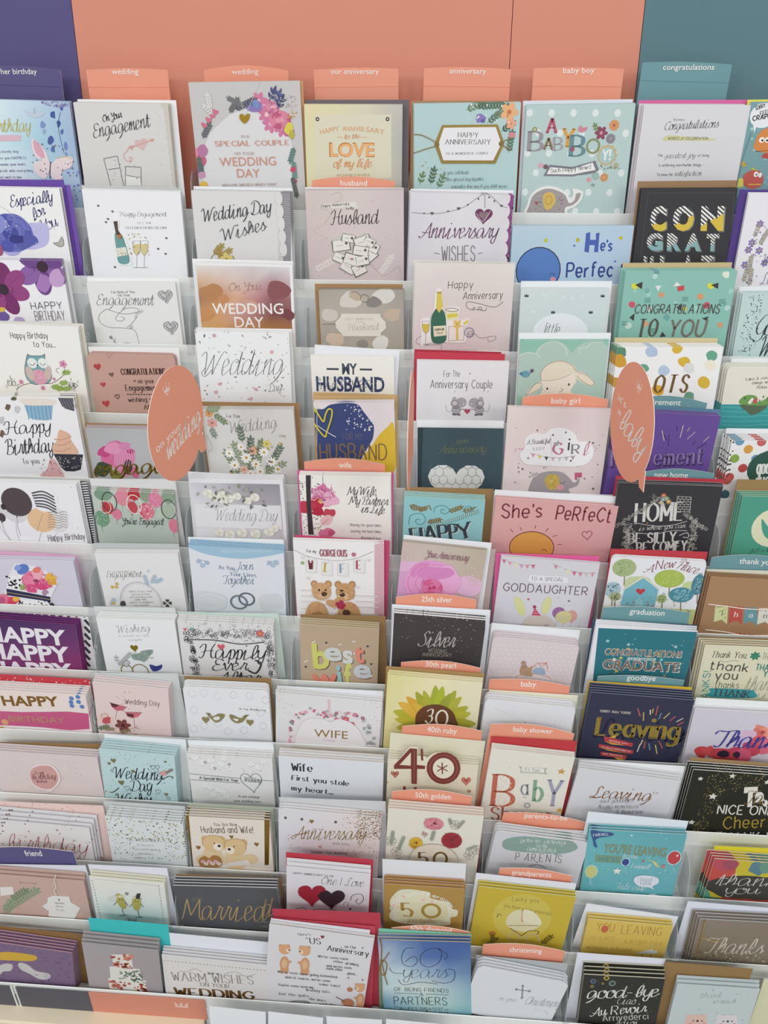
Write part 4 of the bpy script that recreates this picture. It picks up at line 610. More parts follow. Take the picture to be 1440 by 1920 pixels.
(2,1,'For Both Of You engagement','grey-white For Both of You On Your Engagement card with two filigree hearts',(0.2176,-0.1038,1.3098,0.0215,163.5,139),'e6e5e3','efeeea',0,0,1,4.6,0,0.74,'t For~Both~of~You r 43.5 119.7 87.2 120.1 4.2 .73 #6a6a6c;t On~Your r 54.8 113.9 78 114.4 4.2 .73 #6a6a6c;t Engagement s 12 99 119 98 19 1.2 #77787c;l .99 #85868a 118 107 105 110 97 99;l 1 #85868a 29 92 14 81 12 68 27 58 57 56 76 51 80 24;l 1 #85868a 29 91 61 82 89 87 83 93 62 91 43 74 52 69 60 74 54 78;l 1.01 #85868a 62 58 72 64 84 78;r 81.9 76.9 2 2 #7c7c80 .67;r 84.5 82.4 2 2 #7c7c80 .67;r 89.8 84.7 2 2 #7c7c80 .67;r 94.6 87.3 2 2 #7c7c80 .67;r 68.5 56.2 2 2 #7c7c80 .67;r 71.2 58.5 2 2 #7c7c80 .67;h 143 114.4 27.6 .1 27 #7a7a7e;h 143 114.4 24.8 .1 24.3 #c8c8c8;H 143 114.4 17.1 .1 16.8 #77777b .99;l .99 #77777b 132 118 142 111 154 121;l .98 #77777b 138 125 145 116 141 102;l .65 #77777b 147.6 123.9 146.9 114.4 135.5 108.1;h 145.2 57.7 28.1 .1 28 #7a7a7e;h 145.2 57.7 25.3 .1 25.2 #c8c8c8;H 145.2 57.7 17.4 .1 17.3 #77777b 1;l 1 #77777b 134 61 145 54 156 64;l 1 #77777b 140 69 147 59 143 44;l .67 #77777b 149.9 67.6 149.2 57.7 137.6 51.1;l 1.02 #9a9a9c 26.8 39.6 38 26.2;l 1.02 #9a9a9c 36.7 37.9 31.4 27.2;e 28.3 38.9 3.1 3.1 #8a8a8c;e 56.9 27.2 6.1 2.7 #c0c0c0',[((0.2142,-0.0955,1.3098,0.0042,169.4,146.5),'f1f1f6','white','','')],None),
(2,2,'On Your Wedding Day photo','white-bordered wedding card with a warm sunset photo and large capitals, third row',(0.4183,-0.1037,1.3111,-0.007,172.5,175.3),'efedee','efeeea',0,0,2,4.6,0,0.74,'g 6 7 #e2dcd8,e0d8d6,dcd2d2,d2c8ca,d6d2d4,dcd8dc,d6b090,d8b8a4,d8c0b4,cdb4b0,b48c94,c8b0b4,a87858,c08458,d8a88c,c48c8c,8c5a60,9a6a6c,c8986c,d0a070,c89c94,b0807c,84504c,8a5858,d0a468,d8a868,c8905c,c08c54,b8844c,b07a48,d8a860,d8a058,c88848,c89050,c08c48,b47c40,d8a860,d8a058,c88848,c89050,c08c48,b47c40 0 0 167.6 171.6;s #b88458 45 125 36 115 24 109 12 112 2 118 3 130 15 135 27 140 40 136;s #8c5658 169 131 161 119 146 115 132 115 126 125 127 135 133 146 148 147 161 141;s #d0a090 107 101 100 93 91 88 81 91 73 96 75 104 81 112 92 112 102 109;s #c8905c 27 84 20 76 10 72 -1 71 -4 80 -3 87 3 93 12 96 21 92;s #c88c60 55 114 53 109 47 105 39 106 36 111 35 116 42 120 48 121 53 118;s #7a4648 174 88 171 81 163 77 156 81 149 84 150 91 155 97 164 98 169 93;t On~Your s 56 127 115 130 15.2 .98 #b08078;t WEDDING b 23 86 153 89 18.5 0.02 #f4eeea;t DAY b 62 62 116 63 18.8 0.02 #f4eeea',[((0.4077,-0.0908,1.3119,-0.0115,181.3,179.1),'f0f0f5','white','','')],None),
(2,3,'grey Husband flower','grey floral Husband anniversary card in a cellophane sleeve, before a kraft envelope',(0.6391,-0.1038,1.3098,0.0164,151.9,133.5),'b3aca2','7c7468',0,0,1,4.6,0,0.74,'g 3 4 #a8a296,b2aaa0,a49c94,b4ac9e,b8b0a4,aca49a,a89f94,b0a698,a89e90,b4aa9c,b0a698,a89c90 0 0 151.9 133.5;s #d4cec4 78 114 68 103 53 102 39 104 38 114 42 122 54 131 68 125;s #ccc6bc 33 89 30 81 19 77 7 80 4 89 8 98 20 99 29 96;s #d8d4cc 136 121 128 112 117 109 105 112 95 121 103 131 117 134 132 132;s #8a8480 113 111 107 104 97 102 87 104 85 111 90 117 98 122 107 118;s #c0ac94 76 121 74 115 66 114 61 117 54 121 58 127 66 130 72 125;s #c4b09c 144 89 143 81 132 77 122 81 116 89 121 97 132 100 145 98;s #dcd8d0 123 37 120 29 109 18 97 28 94 37 99 45 109 52 122 47;s #ccb8a4 42 44 39 35 27 30 17 35 9 43 14 54 28 55 40 52;s #948c84 86 37 85 30 76 28 68 30 65 37 70 42 77 44 83 42;r 82 118 7 6.9 #6c5c4c .95;l .95 #7a6a58 76 122 66 130 54 127;P name_plaque .6 #ded8cc #c8b890 p cream~plaque 39 91 110 91 110 86 119 76 120 65 110 56 110 50 41 50 37 56 29 65 28 76 38 85;t HAPPY~ANNIVERSARY r 47 79.3 98.5 80.1 3.5 .51 #c4b4a4;t TO~MY r 64.6 74.5 80.7 74.9 2.9 .45 #c4b4a4;t Husband s 51 60 106 62 13 .79 #b8ac9c;Q;P cellophane_band .3 #928a82 #f4f2ee p - 4 73 28 74 28 71 4 71;Q',[((0.6307,-0.0955,1.3098,0.0099,157.1,141.7),'a8845c','kraft','','')],None),
(2,4,'Happy Anniversary champagne','pale pink Happy Anniversary card with a green champagne bottle, gift and flute cut-out',(0.8074,-0.1038,1.3101,-0.0014,172.9,182.7),'dfd6d4','d4d0c8',0,0,1,4.6,1,0.74,'g 3 4 #e2ddd6,e0d8d4,e2dcd6,dcd0ce,dcd0cc,dcd2ce,dccccc,dcc8c8,dcd0cc,dccac8,d8c4c4,dcccc8 0 0 172.9 182.7;t Happy h 59 139 105 141 12.9 1.06 #4a4648 .1;t Anniversary h 86 120 157 124 13.1 1.06 #4a4648 .15;l .93 #4a4648 157 118 142 108 113 114 94 116 94 106 106 102 107 107 103 103;l .94 #4a4648 109 103 120 103 117 108 114 104 126 101 128 107;l .96 #8a8486 24 57 8 50 6 40 24 37 50 38 50 30;l .96 #7a7476 94 58 110 59 120 52 145 56 147 50 136 46 134 53;P champagne_cutout .8 #ece4e2 #ece6e4 s - 12 82 28 86 31 73 35 102 38 135 48 136 52 102 59 93 57 104 81 106 80 84 99 86 96 75 92 70 94 45 59 43 30 42 19 36 13 37 14 57;s #3c6a58 34 44 31 83 35 97 40 104 48 104 55 95 58 77 58 45;p #d8c458 40 130 48 131 51 107 45 96 39 105;p #b8a448 39.8 133.3 47.9 134.1 48.1 129.7 39.9 129.6;p #e4dcc0 35 72 58 74 59 56 37 53;t CHAMPAGNE r 37.9 63.7 56 65.3 3.9 .57 #6a5c40;t Brut s 41.3 57.3 52.4 58.8 3.9 .46 #6a5c40;p #e4dcb8 57 101 79 101 78 84 58 83;r 67.9 102 11.3 2.8 #6a6460 .94;p #d8c850 59 94 78 96 78 90 60 87;p #ecdcd8 63 72 90 74 91 48 63 46;k .64 #7a706c 63 72 90 74 91 48 63 46 63 72;p #d8b860 76 73 80 74 81 47 77 47;f 77.8 76.7 8.2 4 #e0c070 #c8a048;p #d8c858 88.2 79.2 95.8 84.8 98.5 81.6 90.6 75.1;r 100 62 8.3 8.4 #7c7c90 1.27;r 101.8 60.2 4.5 4.5 #8c8c9c .95;p #d4b848 15 76 28 76 26 62 22 58 18 62;l .64 #8c8c8c 15 81 16 66 22 58;l .64 #8c8c8c 28 81 28 66 22 58;k .64 #8c8c8c 22 58 22 39;k .97 #8c8c8c 16.7 38.7 28.3 39;k .48 #8c8c8c 15.1 80.9 27.8 81.1;Q;t with~love~and~very~lovely~wishes h 47 27.2 117.2 28.2 4 .44 #c0a0a0',[((0.8043,-0.0955,1.311,-0.0065,175.7,183.7),'ece8dc','cream','','')],None),
(2,5,'mint Little crowns','pale mint baby card with tiny crowns and a white arched label',(0.9961,-0.1038,1.3098,0.0163,151.2,141.2),'cfdcdb','efeeea',0,0,1,4.6,0,0.74,'g 2 3 #d2dedc,d0dcdc,ccdad8,cedcda,ccd8d6,ccdad8 0 0 151.2 141.2;p #3e4c4c 7.1 126.4 6.4 131.6 8.7 129.2 10.1 132.3 11.8 129.2 13.8 131.6 13.9 126.4;p #3e4c4c 138.5 126.2 137.6 131.4 140 128.9 141.2 132 143.1 128.9 144.9 131.4 145.2 126.2;p #3e4c4c 55.2 97.5 54.5 102.8 56.8 100.3 58.1 103.4 59.9 100.3 61.9 102.8 62 97.5;p #3e4c4c 120.8 97.6 119.9 102.9 122.3 100.4 123.6 103.6 125.4 100.4 127.3 102.9 127.5 97.6;p #d8e4e2 37.6 127 37 131 40.3 132 43.7 131 43.7 127;p #d8e4e2 71.6 124.6 70.9 128.6 74.2 129.5 77.7 128.6 77.7 124.6;p #d8e4e2 105.2 126.2 104.5 130.2 107.8 131.1 111.2 130.2 111.3 126.2;p #d8e4e2 21 98 20.4 102.1 23.7 103.1 27.2 102.1 27.2 98.1;p #d8e4e2 87.2 121.5 86.5 125.5 89.8 126.5 93.3 125.5 93.3 121.5;s #e6eaec 26 63 34 83 52 94 74 97 96 93 112 82 122 64 113 2 43 2;r 74 59 47.6 38.7 #eef2f2 .94;t little h 45 62 73 61 19.3 1.07 #66706e .2',[((0.996,-0.0955,1.3098,0.0156,156.9,152.1),'e9edef','white','','')],None),
(2,6,'Congratulations To You confetti','turquoise Congratulations To You card with confetti shapes, before beige envelopes, front of its stack',(1.1726,-0.1038,1.3098,0.0195,186.8,173.8),'8dc0b4','b9d4cc',0,0,3,4.6,-2.5,0.74,'d o 10 21 7.8 #a4d0c4,7ab0a4,b8d8d0 16 58 182 168;s #c85a68 22.9 115.8 22 112.1 18.1 110.5 14.2 112.5 11.5 115.8 12.4 120 16.8 121.8 21.6 120;s #c85a68 150.2 114.6 149.7 110.7 145.6 109.4 140.6 110.2 137.9 114.7 140 118.5 143.8 120.7 148.7 118.8;s #d89a70 70.4 133.2 69.2 130.1 65.9 128.5 62.1 129.9 60 133.2 61.6 136.2 64.7 137.7 68.2 136.1;s #d89a70 136.8 130 136.9 126 132.7 125 128.3 126.1 126.1 130 127.2 133.8 131.1 135 135.5 133.8;s #e4ecdf 51.6 109.6 51.2 106.2 47.8 104.8 44.1 106.4 42 109.6 43.1 112.9 46.6 114.2 50.6 113.1;s #e0e6d4 174.2 166.8 174.2 162.8 170.1 160.9 165.7 163.2 162.5 166.8 163.8 171.1 168.3 172.1 173.2 171.1;s #dce8dc 51.2 108 50.9 105.1 47.9 103.9 44.6 105.2 42.8 108 43.8 110.9 46.9 112 50.4 111.1;s #c8dcd0 21.6 79.9 20.1 76 16.2 73.6 11 75.2 9.7 79.9 10.3 84.2 14.9 85.5 19.2 83.6;s #d8a478 50.3 83 48.1 79.9 45 77.3 40.7 79.2 39.4 83 40 86.7 43.7 88.4 47.3 86.1;s #d89a70 177.6 80.5 176.4 77.6 173.6 76.1 169.7 77.1 168.4 80.5 168.9 83.7 172.1 85.2 176 84;s #d8d848 24.2 148.5 23.1 144.6 18.9 142.4 14.8 145.1 12.4 148.5 13.9 152.1 17.7 153.2 21.5 151.8;s #d8d848 152.6 148.1 150.9 144.5 147.3 142.5 143.3 144.8 140.2 148.1 141.4 152.1 145.7 152.8 149.7 151.6;s #d8d060 111.2 109.5 111.1 106.3 107.8 105.3 104.9 107 103.6 109.5 104.1 112 106.6 113.8 109.6 112;p #3f403e 30.9 155.4 30.9 143.3 18.6 150.3;p #3f403e 158.6 153.4 159.1 142.9 146.1 149.9;p #3f403e 15.4 94 23.8 101.2 23.8 87.7;p #3f403e 140.1 92.4 150.8 95.5 149 87.7;p #3f403e 72 59.2 75.6 68.8 82.6 60.2;p #3f403e 93.9 111.7 102.9 118.7 102.5 104.8;p #c84e50 90.5 147.1 101.6 149.1 102.7 141 92.2 139.2;p #dfe4e0 52.8 148.4 63.2 149.3 59.2 138.7;p #e4e4e0 83 147.1 87.9 155.2 96.2 149.2;p #6fa8a4 73.5 94 78.7 101.1 86.3 94 81.1 87.7;p #6a9ca0 48 174.2 57 174.2 56.5 168.8 48.6 169.4;n o 6 3 38.4 126.5 1.8 0 -2.8 0 #4f8a80 1.3;n o 6 3 102.1 128.8 1.8 0 -2.8 0 #4f8a80 1.3;n o 6 3 165.1 124.7 1.8 0 -2.8 0 #4f8a80 1.3;n o 6 3 4 86.2 1.8 0 -2.8 0 #4f8a80 1.4;n o 6 3 54.7 73.5 1.8 0 -2.9 0 #4f8a80 1.4;t CONGRATULATIONS o 23 101 170 101 15.7 1.55 #54524e .12;t TO w 33 60 72 61 30.6 3.15 #5c5850 .1;t YOU o 87 60 153 61 29.6 3.65 #7c746a .12',[((1.1706,-0.0835,1.3098,0.019,184.2,182.9),'cdb88a','beige','rearmost ',''),((1.1701,-0.0863,1.3098,0.019,183.9,183.5),'cdb88a','beige','front ','')],None),
(2,7,'mint Good Wishes','pale mint Good Wishes card with black dots at the right edge',(1.376,-0.1038,1.3098,0.0265,182.5,139.2),'c3d8d5','dfe6e6',0,0,2,4.6,-3,0.74,'d o 120 22 2.1 #3c4444,46504c,8aa09c 9 30 36 136;t Good k 31 66 91 68 35.3 1.81 #333a3c;t Wishes k 45 28 110 29 36.2 1.83 #333a3c',[((1.3722,-0.0909,1.3098,0.0211,180.2,147.8),'e9ecee','white','','')],None),
(3,0,'owl Happy Birthday','cream Happy Birthday to You card with a teal and pink owl on a branch',(0.0143,-0.1575,1.1981,-0.0267,188.7,189.5),'f0eeea','e4e0d6',0,0,2,4.6,0,0.86,'t Happy~Birthday h 61 163 132 166 10.7 1.13 #55504e;t to~You... h 101 149 144 150 10.1 1.14 #55504e;l 1.38 #8a7468 54 66 68 75 92 80 123 81 146 96 152 108;l 1.01 #8a7468 152.5 108.4 149.3 120;l 1.02 #8a7468 139.6 101 135.6 107.6 142.9 111.3;s #7aa8ac 86 134 93 132 113 133 119 136 119 124 125 104 124 90 116 81 99 78 84 79 77 91 77 108;l 1.01 #5a5458 86 134 77 108 77 89 87 78 100 78 116 81 125 92 125 105 118 124 119 136 113 133 93 132 86 134;e 102 92 15 14.7 #dba0b4;d o 26 23 1.7 #f0dce4,c87a98 89 80 115 103;e 85 98 7.5 13.9 #cdbab0 .21;e 120 101 6.8 13.9 #cdbab0 -.21;e 93 118 9.5 9.6 #e8ece8;e 113 119 9.4 9.6 #e8ece8;l 1.01 #55504e 87 116.9 92.1 113.8 99 118.6;l 1.01 #55504e 107.4 119 112.4 114.8 118.3 118.5;p #3a3438 100.1 115.2 103.8 115.4 101.2 111.9;f 150.8 119.1 7.4 5 #d490b0 #b85a88;f 65.5 80.8 4.8 5 #d490b0 #b85a88;f 129.4 89.6 3.4 5 #d490b0 #b85a88;f 105.5 71.2 4.8 5 #d490b0 #b85a88;v 144.7 101.3 157.5 103.9 7.4 #8cac48;v 136.5 81 149.4 83.8 7.5 #8cac48;v 141.6 70.3 154.5 73 7.5 #8cac48;v 120 72.6 132.9 75.3 7.5 #8cac48;v 128 69.6 140.9 72.3 7.5 #8cac48;d - 16 24 5.5 #8a8682 34 68 58 87;r 43.4 77.3 4.8 4.2 #6c6866 .86;r 50.2 76.9 4.1 3.9 #6c6866 .86;d - 16 25 5.4 #8a8682 152 71 175 89;r 160.6 79.9 4.8 4.2 #6c6866 .85;r 167.3 79.5 4.1 3.9 #6c6866 .85',[((0.0196,-0.1447,1.1962,-0.0166,190.3,191.7),'eae4d2','cream','','')],None),
(3,1,'pink Congratulations on your Engagement','dusky pink rounded Congratulations On Your Engagement card with red hearts, front of its stack',(0.2152,-0.1577,1.1934,-0.0022,162.9,140.4),'c69e92','d8beb2',9,0,2,4.6,0,0.86,'h 16.7 116.2 14.1 .14 14.3 #8a2e34;h 16.8 117.2 12.7 .14 12.9 #b8444a;h 22.1 82.5 10.8 .14 11.1 #b8444a;h 22.1 45.5 15 .14 15.6 #b8444a;h 40.8 102 10.1 .17 10.3 #7a5c50;H 45.7 60 8.8 .17 9.1 #6a5048 1.7;H 41.4 138.4 9.9 -.17 10.1 #b08478 .99;t CONGRATULATIONS r 60 102 144 105 11.6 1.67 #5a4038;t on~your r 89 87 121 88 8.3 1 #5a4038;h 82.6 90.9 4.7 -0 4.8 #6a4a40;t Engagement r 64 72 130 74 11.1 1.51 #5a4038;n h 14 1 66.6 64.8 5.1 .1 0 0 #5a4038 3.7;t wishing~you r 66 50 126 53 8.5 1.22 #5a4038;t All r 94 36 107 37 8.5 1.22 #5a4038;t Love r 111 37 134 38 8.5 1.22 #5a4038',[((0.2163,-0.1448,1.193,0.0097,168.8,149.6),'f0f0f4','white','','')],None),
(3,2,'Wedding Day script','white Wedding Day card with looping grey script and scattered tiny buds',(0.419,-0.1576,1.1944,-0.0082,169.2,185.6),'eeeeef','efeeea',0,0,2,4.6,0,0.86,'t Wedding s 7 105 154 110 42.3 1.34 #6e7074 .3;t Day s 128 76 150 79 14.3 .85 #77787c;l 1.18 #7c7e82 13 118 5 107 12 102 28 118;s #d8b0b4 38.1 178 38.2 175.5 35.3 174.3 32.4 174.6 30.7 176.5 31.2 179 33.1 181 35.7 180.7 37.9 180.1;s #d8b0b4 140.1 151 139.4 149.1 137.5 147.4 134.7 147.7 133.1 149.6 133.7 151.9 134.9 154.4 137.6 153.6 140.3 153.4;s #d8b0b4 41.5 88.3 39.6 86.2 37.5 85 35.1 85.4 33.2 86.8 33.1 89.4 35.7 90.6 38.1 91.8 40.9 91;s #d8b0b4 96.3 61.5 94.9 59.6 93 58 90.7 58.7 88.2 59.9 89.2 62.4 91 64 93.5 65.1 96.3 64.2;s #d8b0b4 33.3 72.7 31.6 70.4 29.3 68.4 26.8 69.7 24.9 71.2 25.3 73.7 27.3 75.3 29.7 75.5 32.4 75.3;s #d8b0b4 107.6 80.3 106.9 77.7 104.1 77 101.8 77.6 100.5 79.1 99.3 81.5 101.8 83.4 104.5 83.5 106.5 82.3;d l 40 26 5.8 #77807a,9a9c98,b8b0a8 -6 54 167 185;d o 60 27 1.9 #8a8c8e -6 54 167 185',[((0.4188,-0.142,1.193,0.0031,173.7,188.2),'f1f1f6','white','rearmost ',''),((0.4197,-0.1448,1.193,0.0031,173.4,189),'f1f1f6','white','front ','')],None),
(3,3,'white My Husband','cream MY HUSBAND card with dark blue patterned capitals, before white envelopes',(0.6274,-0.1577,1.193,0.0092,149.5,145.9),'f0eee6','efeeea',0,0,1,4.6,0,0.86,'k 3.54 #3c4450 28 122 50 122;k 3.52 #3c4450 88 122 110 122;t MY b 56 113 83 113 19.2 0.055 #414a5c;t HUSBAND b 8 81 132 81 26.3 0.055 #3a4668;d - 46 28 7.1 #8a94a8,5c6c94,b8b4a8,2c3450 10 82 131 105',[((0.6256,-0.1492,1.2004,-0.0488,151.5,156.6),'eaecf2','white','front ',''),((0.6317,-0.1466,1.1938,-0.0052,145.2,156.4),'f0f0f5','white','rearmost ','')],None),
(3,4,'Anniversary Couple mice','white For The Anniversary Couple card with two grey mice, before red envelopes',(0.817,-0.1577,1.193,0.0048,162.2,141.4),'e6e4e7','efeeea',0,0,1,4.6,0,0.86,'t For~The o 48 112 78 113 11.8 .8 #6a686c;t Anniversary~Couple o 25 91 137 93 15.3 1.08 #5a585c;h 94.1 119.1 3.5 -0 3.6 #9a989c;h 69.1 85.2 3.2 -0 3.3 #b8b4b8;h 128.1 86.5 3.2 -0 3.3 #b8b4b8;e 81 65 9.6 9.5 #a8a4a8;e 68.4 70.1 4.5 5.7 #b4b0b2;e 69 63 7 6.8 #908c92;e 69.3 63.4 4.5 4.4 #ccc4c8;p #c0bcc0 88.5 63.8 83.2 67.1 83.5 59;e 72 51 8.4 8.2 #8e8a90;l 1.29 #e0dce0 64.5 52.4 71.7 49.8 78 52;l 1.29 #e0dce0 65.3 48.3 71.8 45.7 78.2 48.6;e 69.4 42.3 4.5 2.4 #77737a;e 77.1 41.8 3.9 2.1 #77737a;l 1.93 #a09ca0 76.1 53.3 83.2 52.1 87 52.9;l .81 #a8a4a6 64 47.3 55.9 48.8 52.4 60.6;k .64 #6a686c 81.4 65 83.9 65.7;e 104 65 9.6 9.5 #a8a4a8;e 115.6 71.1 4.5 5.7 #b4b0b2;e 115 64 7 6.8 #908c92;e 115.3 64.4 4.5 4.4 #ccc4c8;p #c0bcc0 96.1 64 101.1 67.5 101.5 59.3;e 114 52 8.3 8.2 #8e8a90;l 1.28 #e0dce0 120.9 53.7 114 50.8 107.5 52.7;l 1.28 #e0dce0 120.5 49.6 114.2 46.7 107.7 49.3;e 117 43.4 4.5 2.4 #77737a;e 109.3 42.5 3.9 2.1 #77737a;l 1.92 #a09ca0 109.4 54.1 102.4 52.6 98.5 53.2;l .8 #a8a4a6 121.8 48.6 129.7 50.5 132.3 62.4;k .64 #6a686c 103.1 65.5 100.5 66.1;h 92.3 48.9 10.9 -0 11.6 #b8485c',[((0.8106,-0.1466,1.1944,-0.0085,159.1,152.9),'c63f52','red','middle ',''),((0.8107,-0.1493,1.1944,-0.0085,158.8,153.8),'c63f52','red','front ',''),((0.8093,-0.1438,1.1945,-0.0097,153.6,155.7),'b83a4c','red','rearmost ','')],None),
(3,5,'mint lamb','mint green baby card with a cream lamb and clouds, behind the baby girl sign',(0.9979,-0.1577,1.193,0.0208,151.9,181.6),'a6c6b8','dfe8e6',9,0,1,4.6,0,0.86,'g 2 2 #8fc0ae,92c2b0,a8c8ba,a8c6b8 0 0 151.9 181.6;e 19 142 30.9 19.3 #b2c9be;e 58 154 30.6 26.1 #b2c9be;e 126 155 33.5 25.4 #b2c9be;e 94 135 18.4 25.8 #b2c9be;e 9 109 18.7 29.5 #b2c9be;e 120 110 43.2 39.3 #b2c9be;e 52 106 62.3 39.4 #b2c9be;l .92 #dfe8de 0 154 12 159 27 158 37 151;l .92 #dfe8de 30 158 36 170 50 178 66 178 79 167 83 154;l .91 #dfe8de 105 158 103 167 115 169 124 177 144 178;s #e4dac6 41 109 40 122 47 135 65 145 84 143 98 134 102 122 102 106 94 93 99 70 42 70 44 93;s #e8dcc8 42 106 34 104 19 90 17 80 23 81 38 93;s #e8dcc8 101 126 113 124 129 113 135 103 128 100 115 105 103 114;l .94 #a08a70 42 104 31 103 18 84 18 81 38 93;l .92 #a08a70 102 125 120 119 134 105 127 101 111 110 103 118;l .93 #a08a70 41 109 40 124 50 138 71 145 90 139 101 126;s #ecdfd2 43 109 58 109 77 114 92 122 100 119 99 103 91 90 70 86 50 90;l .93 #b8a088 43 109 62 110 80 115 92 122;e 52.7 94.3 1.6 2.3 #3a342c;e 90.1 102.3 1.6 2.3 #3a342c;l .94 #8a7460 73.2 88.1 78.6 89.8 79.9 93.1 76.8 93.7;d - 40 29 3.7 #f0e8d8 49 116 96 139;e 13 121 7.5 6.5 #6aa0b0;p #4a7a90 1.1 122.2 7.7 125.5 7.6 117.4;l .93 #3a5a6c 18.9 120.7 23.9 125.5;f 23.8 127.2 3.7 5 #5a5468 #8a6a80',[((0.9959,-0.1494,1.193,0.0201,157.6,192.2),'eceff2','white','','')],None),
(3,6,'Lots of dots','white Lots card with mustard, blue and green blobs and gold capitals',(1.1647,-0.1577,1.193,0.0213,179.3,173.8),'f0efef','e9e5da',0,0,3,4.6,-2.5,0.86,'s #b4c4de 70 164 69 158 62 156 56 156 50 161 49 168 53 173 60 174 67 171;s #d8b440 111 170 109 165 105 162 99 162 94 167 94 173 97 177 103 178 109 176;s #6aa88c 171 158 170 152 165 149 158 149 154 155 152 161 156 166 162 167 169 163;s #d8b440 127 147 125 142 120 138 114 139 108 144 106 151 112 155 118 156 124 153;s #dcdcdc 135 136 136 130 130 127 123 128 117 133 118 139 120 144 127 145 134 142;s #f0e8d4 171 141 170 135 165 131 158 133 154 138 153 144 156 149 162 151 168 147;s #b8c8e0 95 131 93 126 88 122 80 122 76 128 75 134 79 140 85 141 91 137;s #68a488 59 134 55 129 51 125 44 127 39 131 38 138 42 142 49 143 55 141;s #d8b440 166 110 165 103 160 99 152 101 147 106 145 113 149 120 156 121 163 116;s #d8a83c 89 96 88 89 82 86 75 88 69 92 68 99 73 104 79 105 86 102;s #6a9c80 142 84 143 78 137 76 130 77 125 81 126 87 128 92 134 93 141 90;s #5a8c70 16 164 16 158 10 154 2 156 -2 161 -4 168 0 173 7 173 14 171;s #d09c38 18 149 18 141 10 137 2 139 -5 144 -6 153 0 159 8 161 15 155;s #c89838 13 110 10 105 6 101 0 102 -5 107 -5 113 -2 118 4 119 10 116;t LOTS w 53 91 136 93 31.4 3.65 #*8c6f48 .12',[((1.1618,-0.1402,1.193,0.0152,174.5,184.4),'d6c79c','beige','','')],None),
(3,7,'Relax green bird','cream and sea-teal rounded Relax card with a green bird in a floating bowl',(1.3564,-0.1577,1.193,0.0182,191.1,143.2),'e6e2d4','e6e6e0',9,0,3,4.6,-2.5,0.86,'p #3f9c9c -8 74 128 75 141 13 2 12;l 1.53 #62b0b0 2 69 39 68 75 70 117 70;l 1.53 #62b0b0 3 61 40 60 76 62 119 62;l 1.54 #62b0b0 4 52 42 51 78 54 121 53;l 1.54 #62b0b0 6 43 43 42 80 44 122 44;l 1.54 #62b0b0 7 36 44 34 81 37 124 37;t Take~it~easy,~do r 32.9 117.5 88.8 123.3 4.9 .66 #6a665c;t things~with~love r 46.1 111.1 96.2 116 4.9 .66 #6a665c;t Relax. r 55.9 103.8 74.4 104.5 4.9 .66 #6a665c;s #5a6a54 33 74 46 61 55 55 70 61 77 73;s #6e9c58 33 75 33 87 44 92 58 89 60 79 78 84 80 73;p #c05a58 50.9 84.2 60.2 86.6 60.6 77.7 56.2 75.3;p #e8e4d8 44.5 77.6 50.4 87.5 54 84.2 49.7 74.3;d l 16 30 4.8 #4f7c48,86a868 62 71 78 86;e 38.5 85.7 1.2 1.7 #20302c',[((1.3669,-0.1402,1.193,0.0224,190.6,151.9),'eceef0','white','','')],None),
(4,0,'cupcake Happy Birthday','white Happy Birthday To you card with blue and pink cupcakes, front of its stack',(0.0138,-0.2116,1.0819,0.0099,189.3,185.4),'eeecee','e6e0cc',0,0,3,4.6,0,0.98,'p #8fb4cc 94 170 148 170 140 142 128 140 109 141 97 145;m 7 7.02 .12 1.67 #6f9cba 98.4 168.7 97 141.2;s #e6dcd2 90 182 151 181 152 171 132 169 99 169 90 174;p #55525c 160 184 188 184 186 159 172 163 165 168;m 5 4.96 .08 .99 #8c8890 163.7 182.6 169.9 163.1;t Happy k 49 111 133 118 24.6 1.63 #33333a;t Birthday k 40 71 130 77 28.9 1.66 #33333a;t To~you r 67 52 101 54 10.5 1.04 #77777c;s #e0b49c 149 120 154 122 168 115 169 102 173 94 178 76 153 71 133 75 130 82 133 93 140 98;l 1.7 #c89880 137 104 152 103 171 110;l 1.71 #c89880 135 94 150 92 169 100;l 1.71 #c89880 133 81 148 80 166 87;p #34343f 130 74 187 74 177 43 164 39 147 39 140 46;d - 36 31 4.8 #d8c8c0 130 42 182 71;s #dcaeac 123 65 133 57 139 42 141 26 119 22 97 24 98 32 111 42;d - 30 32 4.1 #5a3c44 101 25 144 59;s #6f6048 67.3 164.8 64.8 161.3 61.9 158.1 59.2 159.7 56.7 162.1 59 166.5 61.2 170.5 64.4 170 67.8 169.5;s #c8c8cc 85.1 161.7 82.3 157.7 78.9 153.5 74.9 154.5 74 159.1 74.7 164 78.3 166.8 81.7 167.6 84.2 165.7;s #5c5838 82.5 181.3 80.7 179.2 77.4 177.8 74 178.4 71.2 179.8 73.1 182.2 75.2 184.1 79 184.9 81.9 183.6;s #7a5a48 44.3 112.3 41.2 108.5 38.5 104.5 36.5 106.8 34.2 109.2 36.8 114.1 38.7 119.2 41.9 119.7 44.2 117.4;s #c8c4c8 49.5 140.4 48 135.5 44.4 132.9 40.9 133.3 40.8 138.1 41.7 142.3 44.3 145.4 47.3 146.4 50.3 145.2',[((0.0151,-0.1941,1.0819,0.0096,192,187.1),'e9e2cc','cream','','')],None),
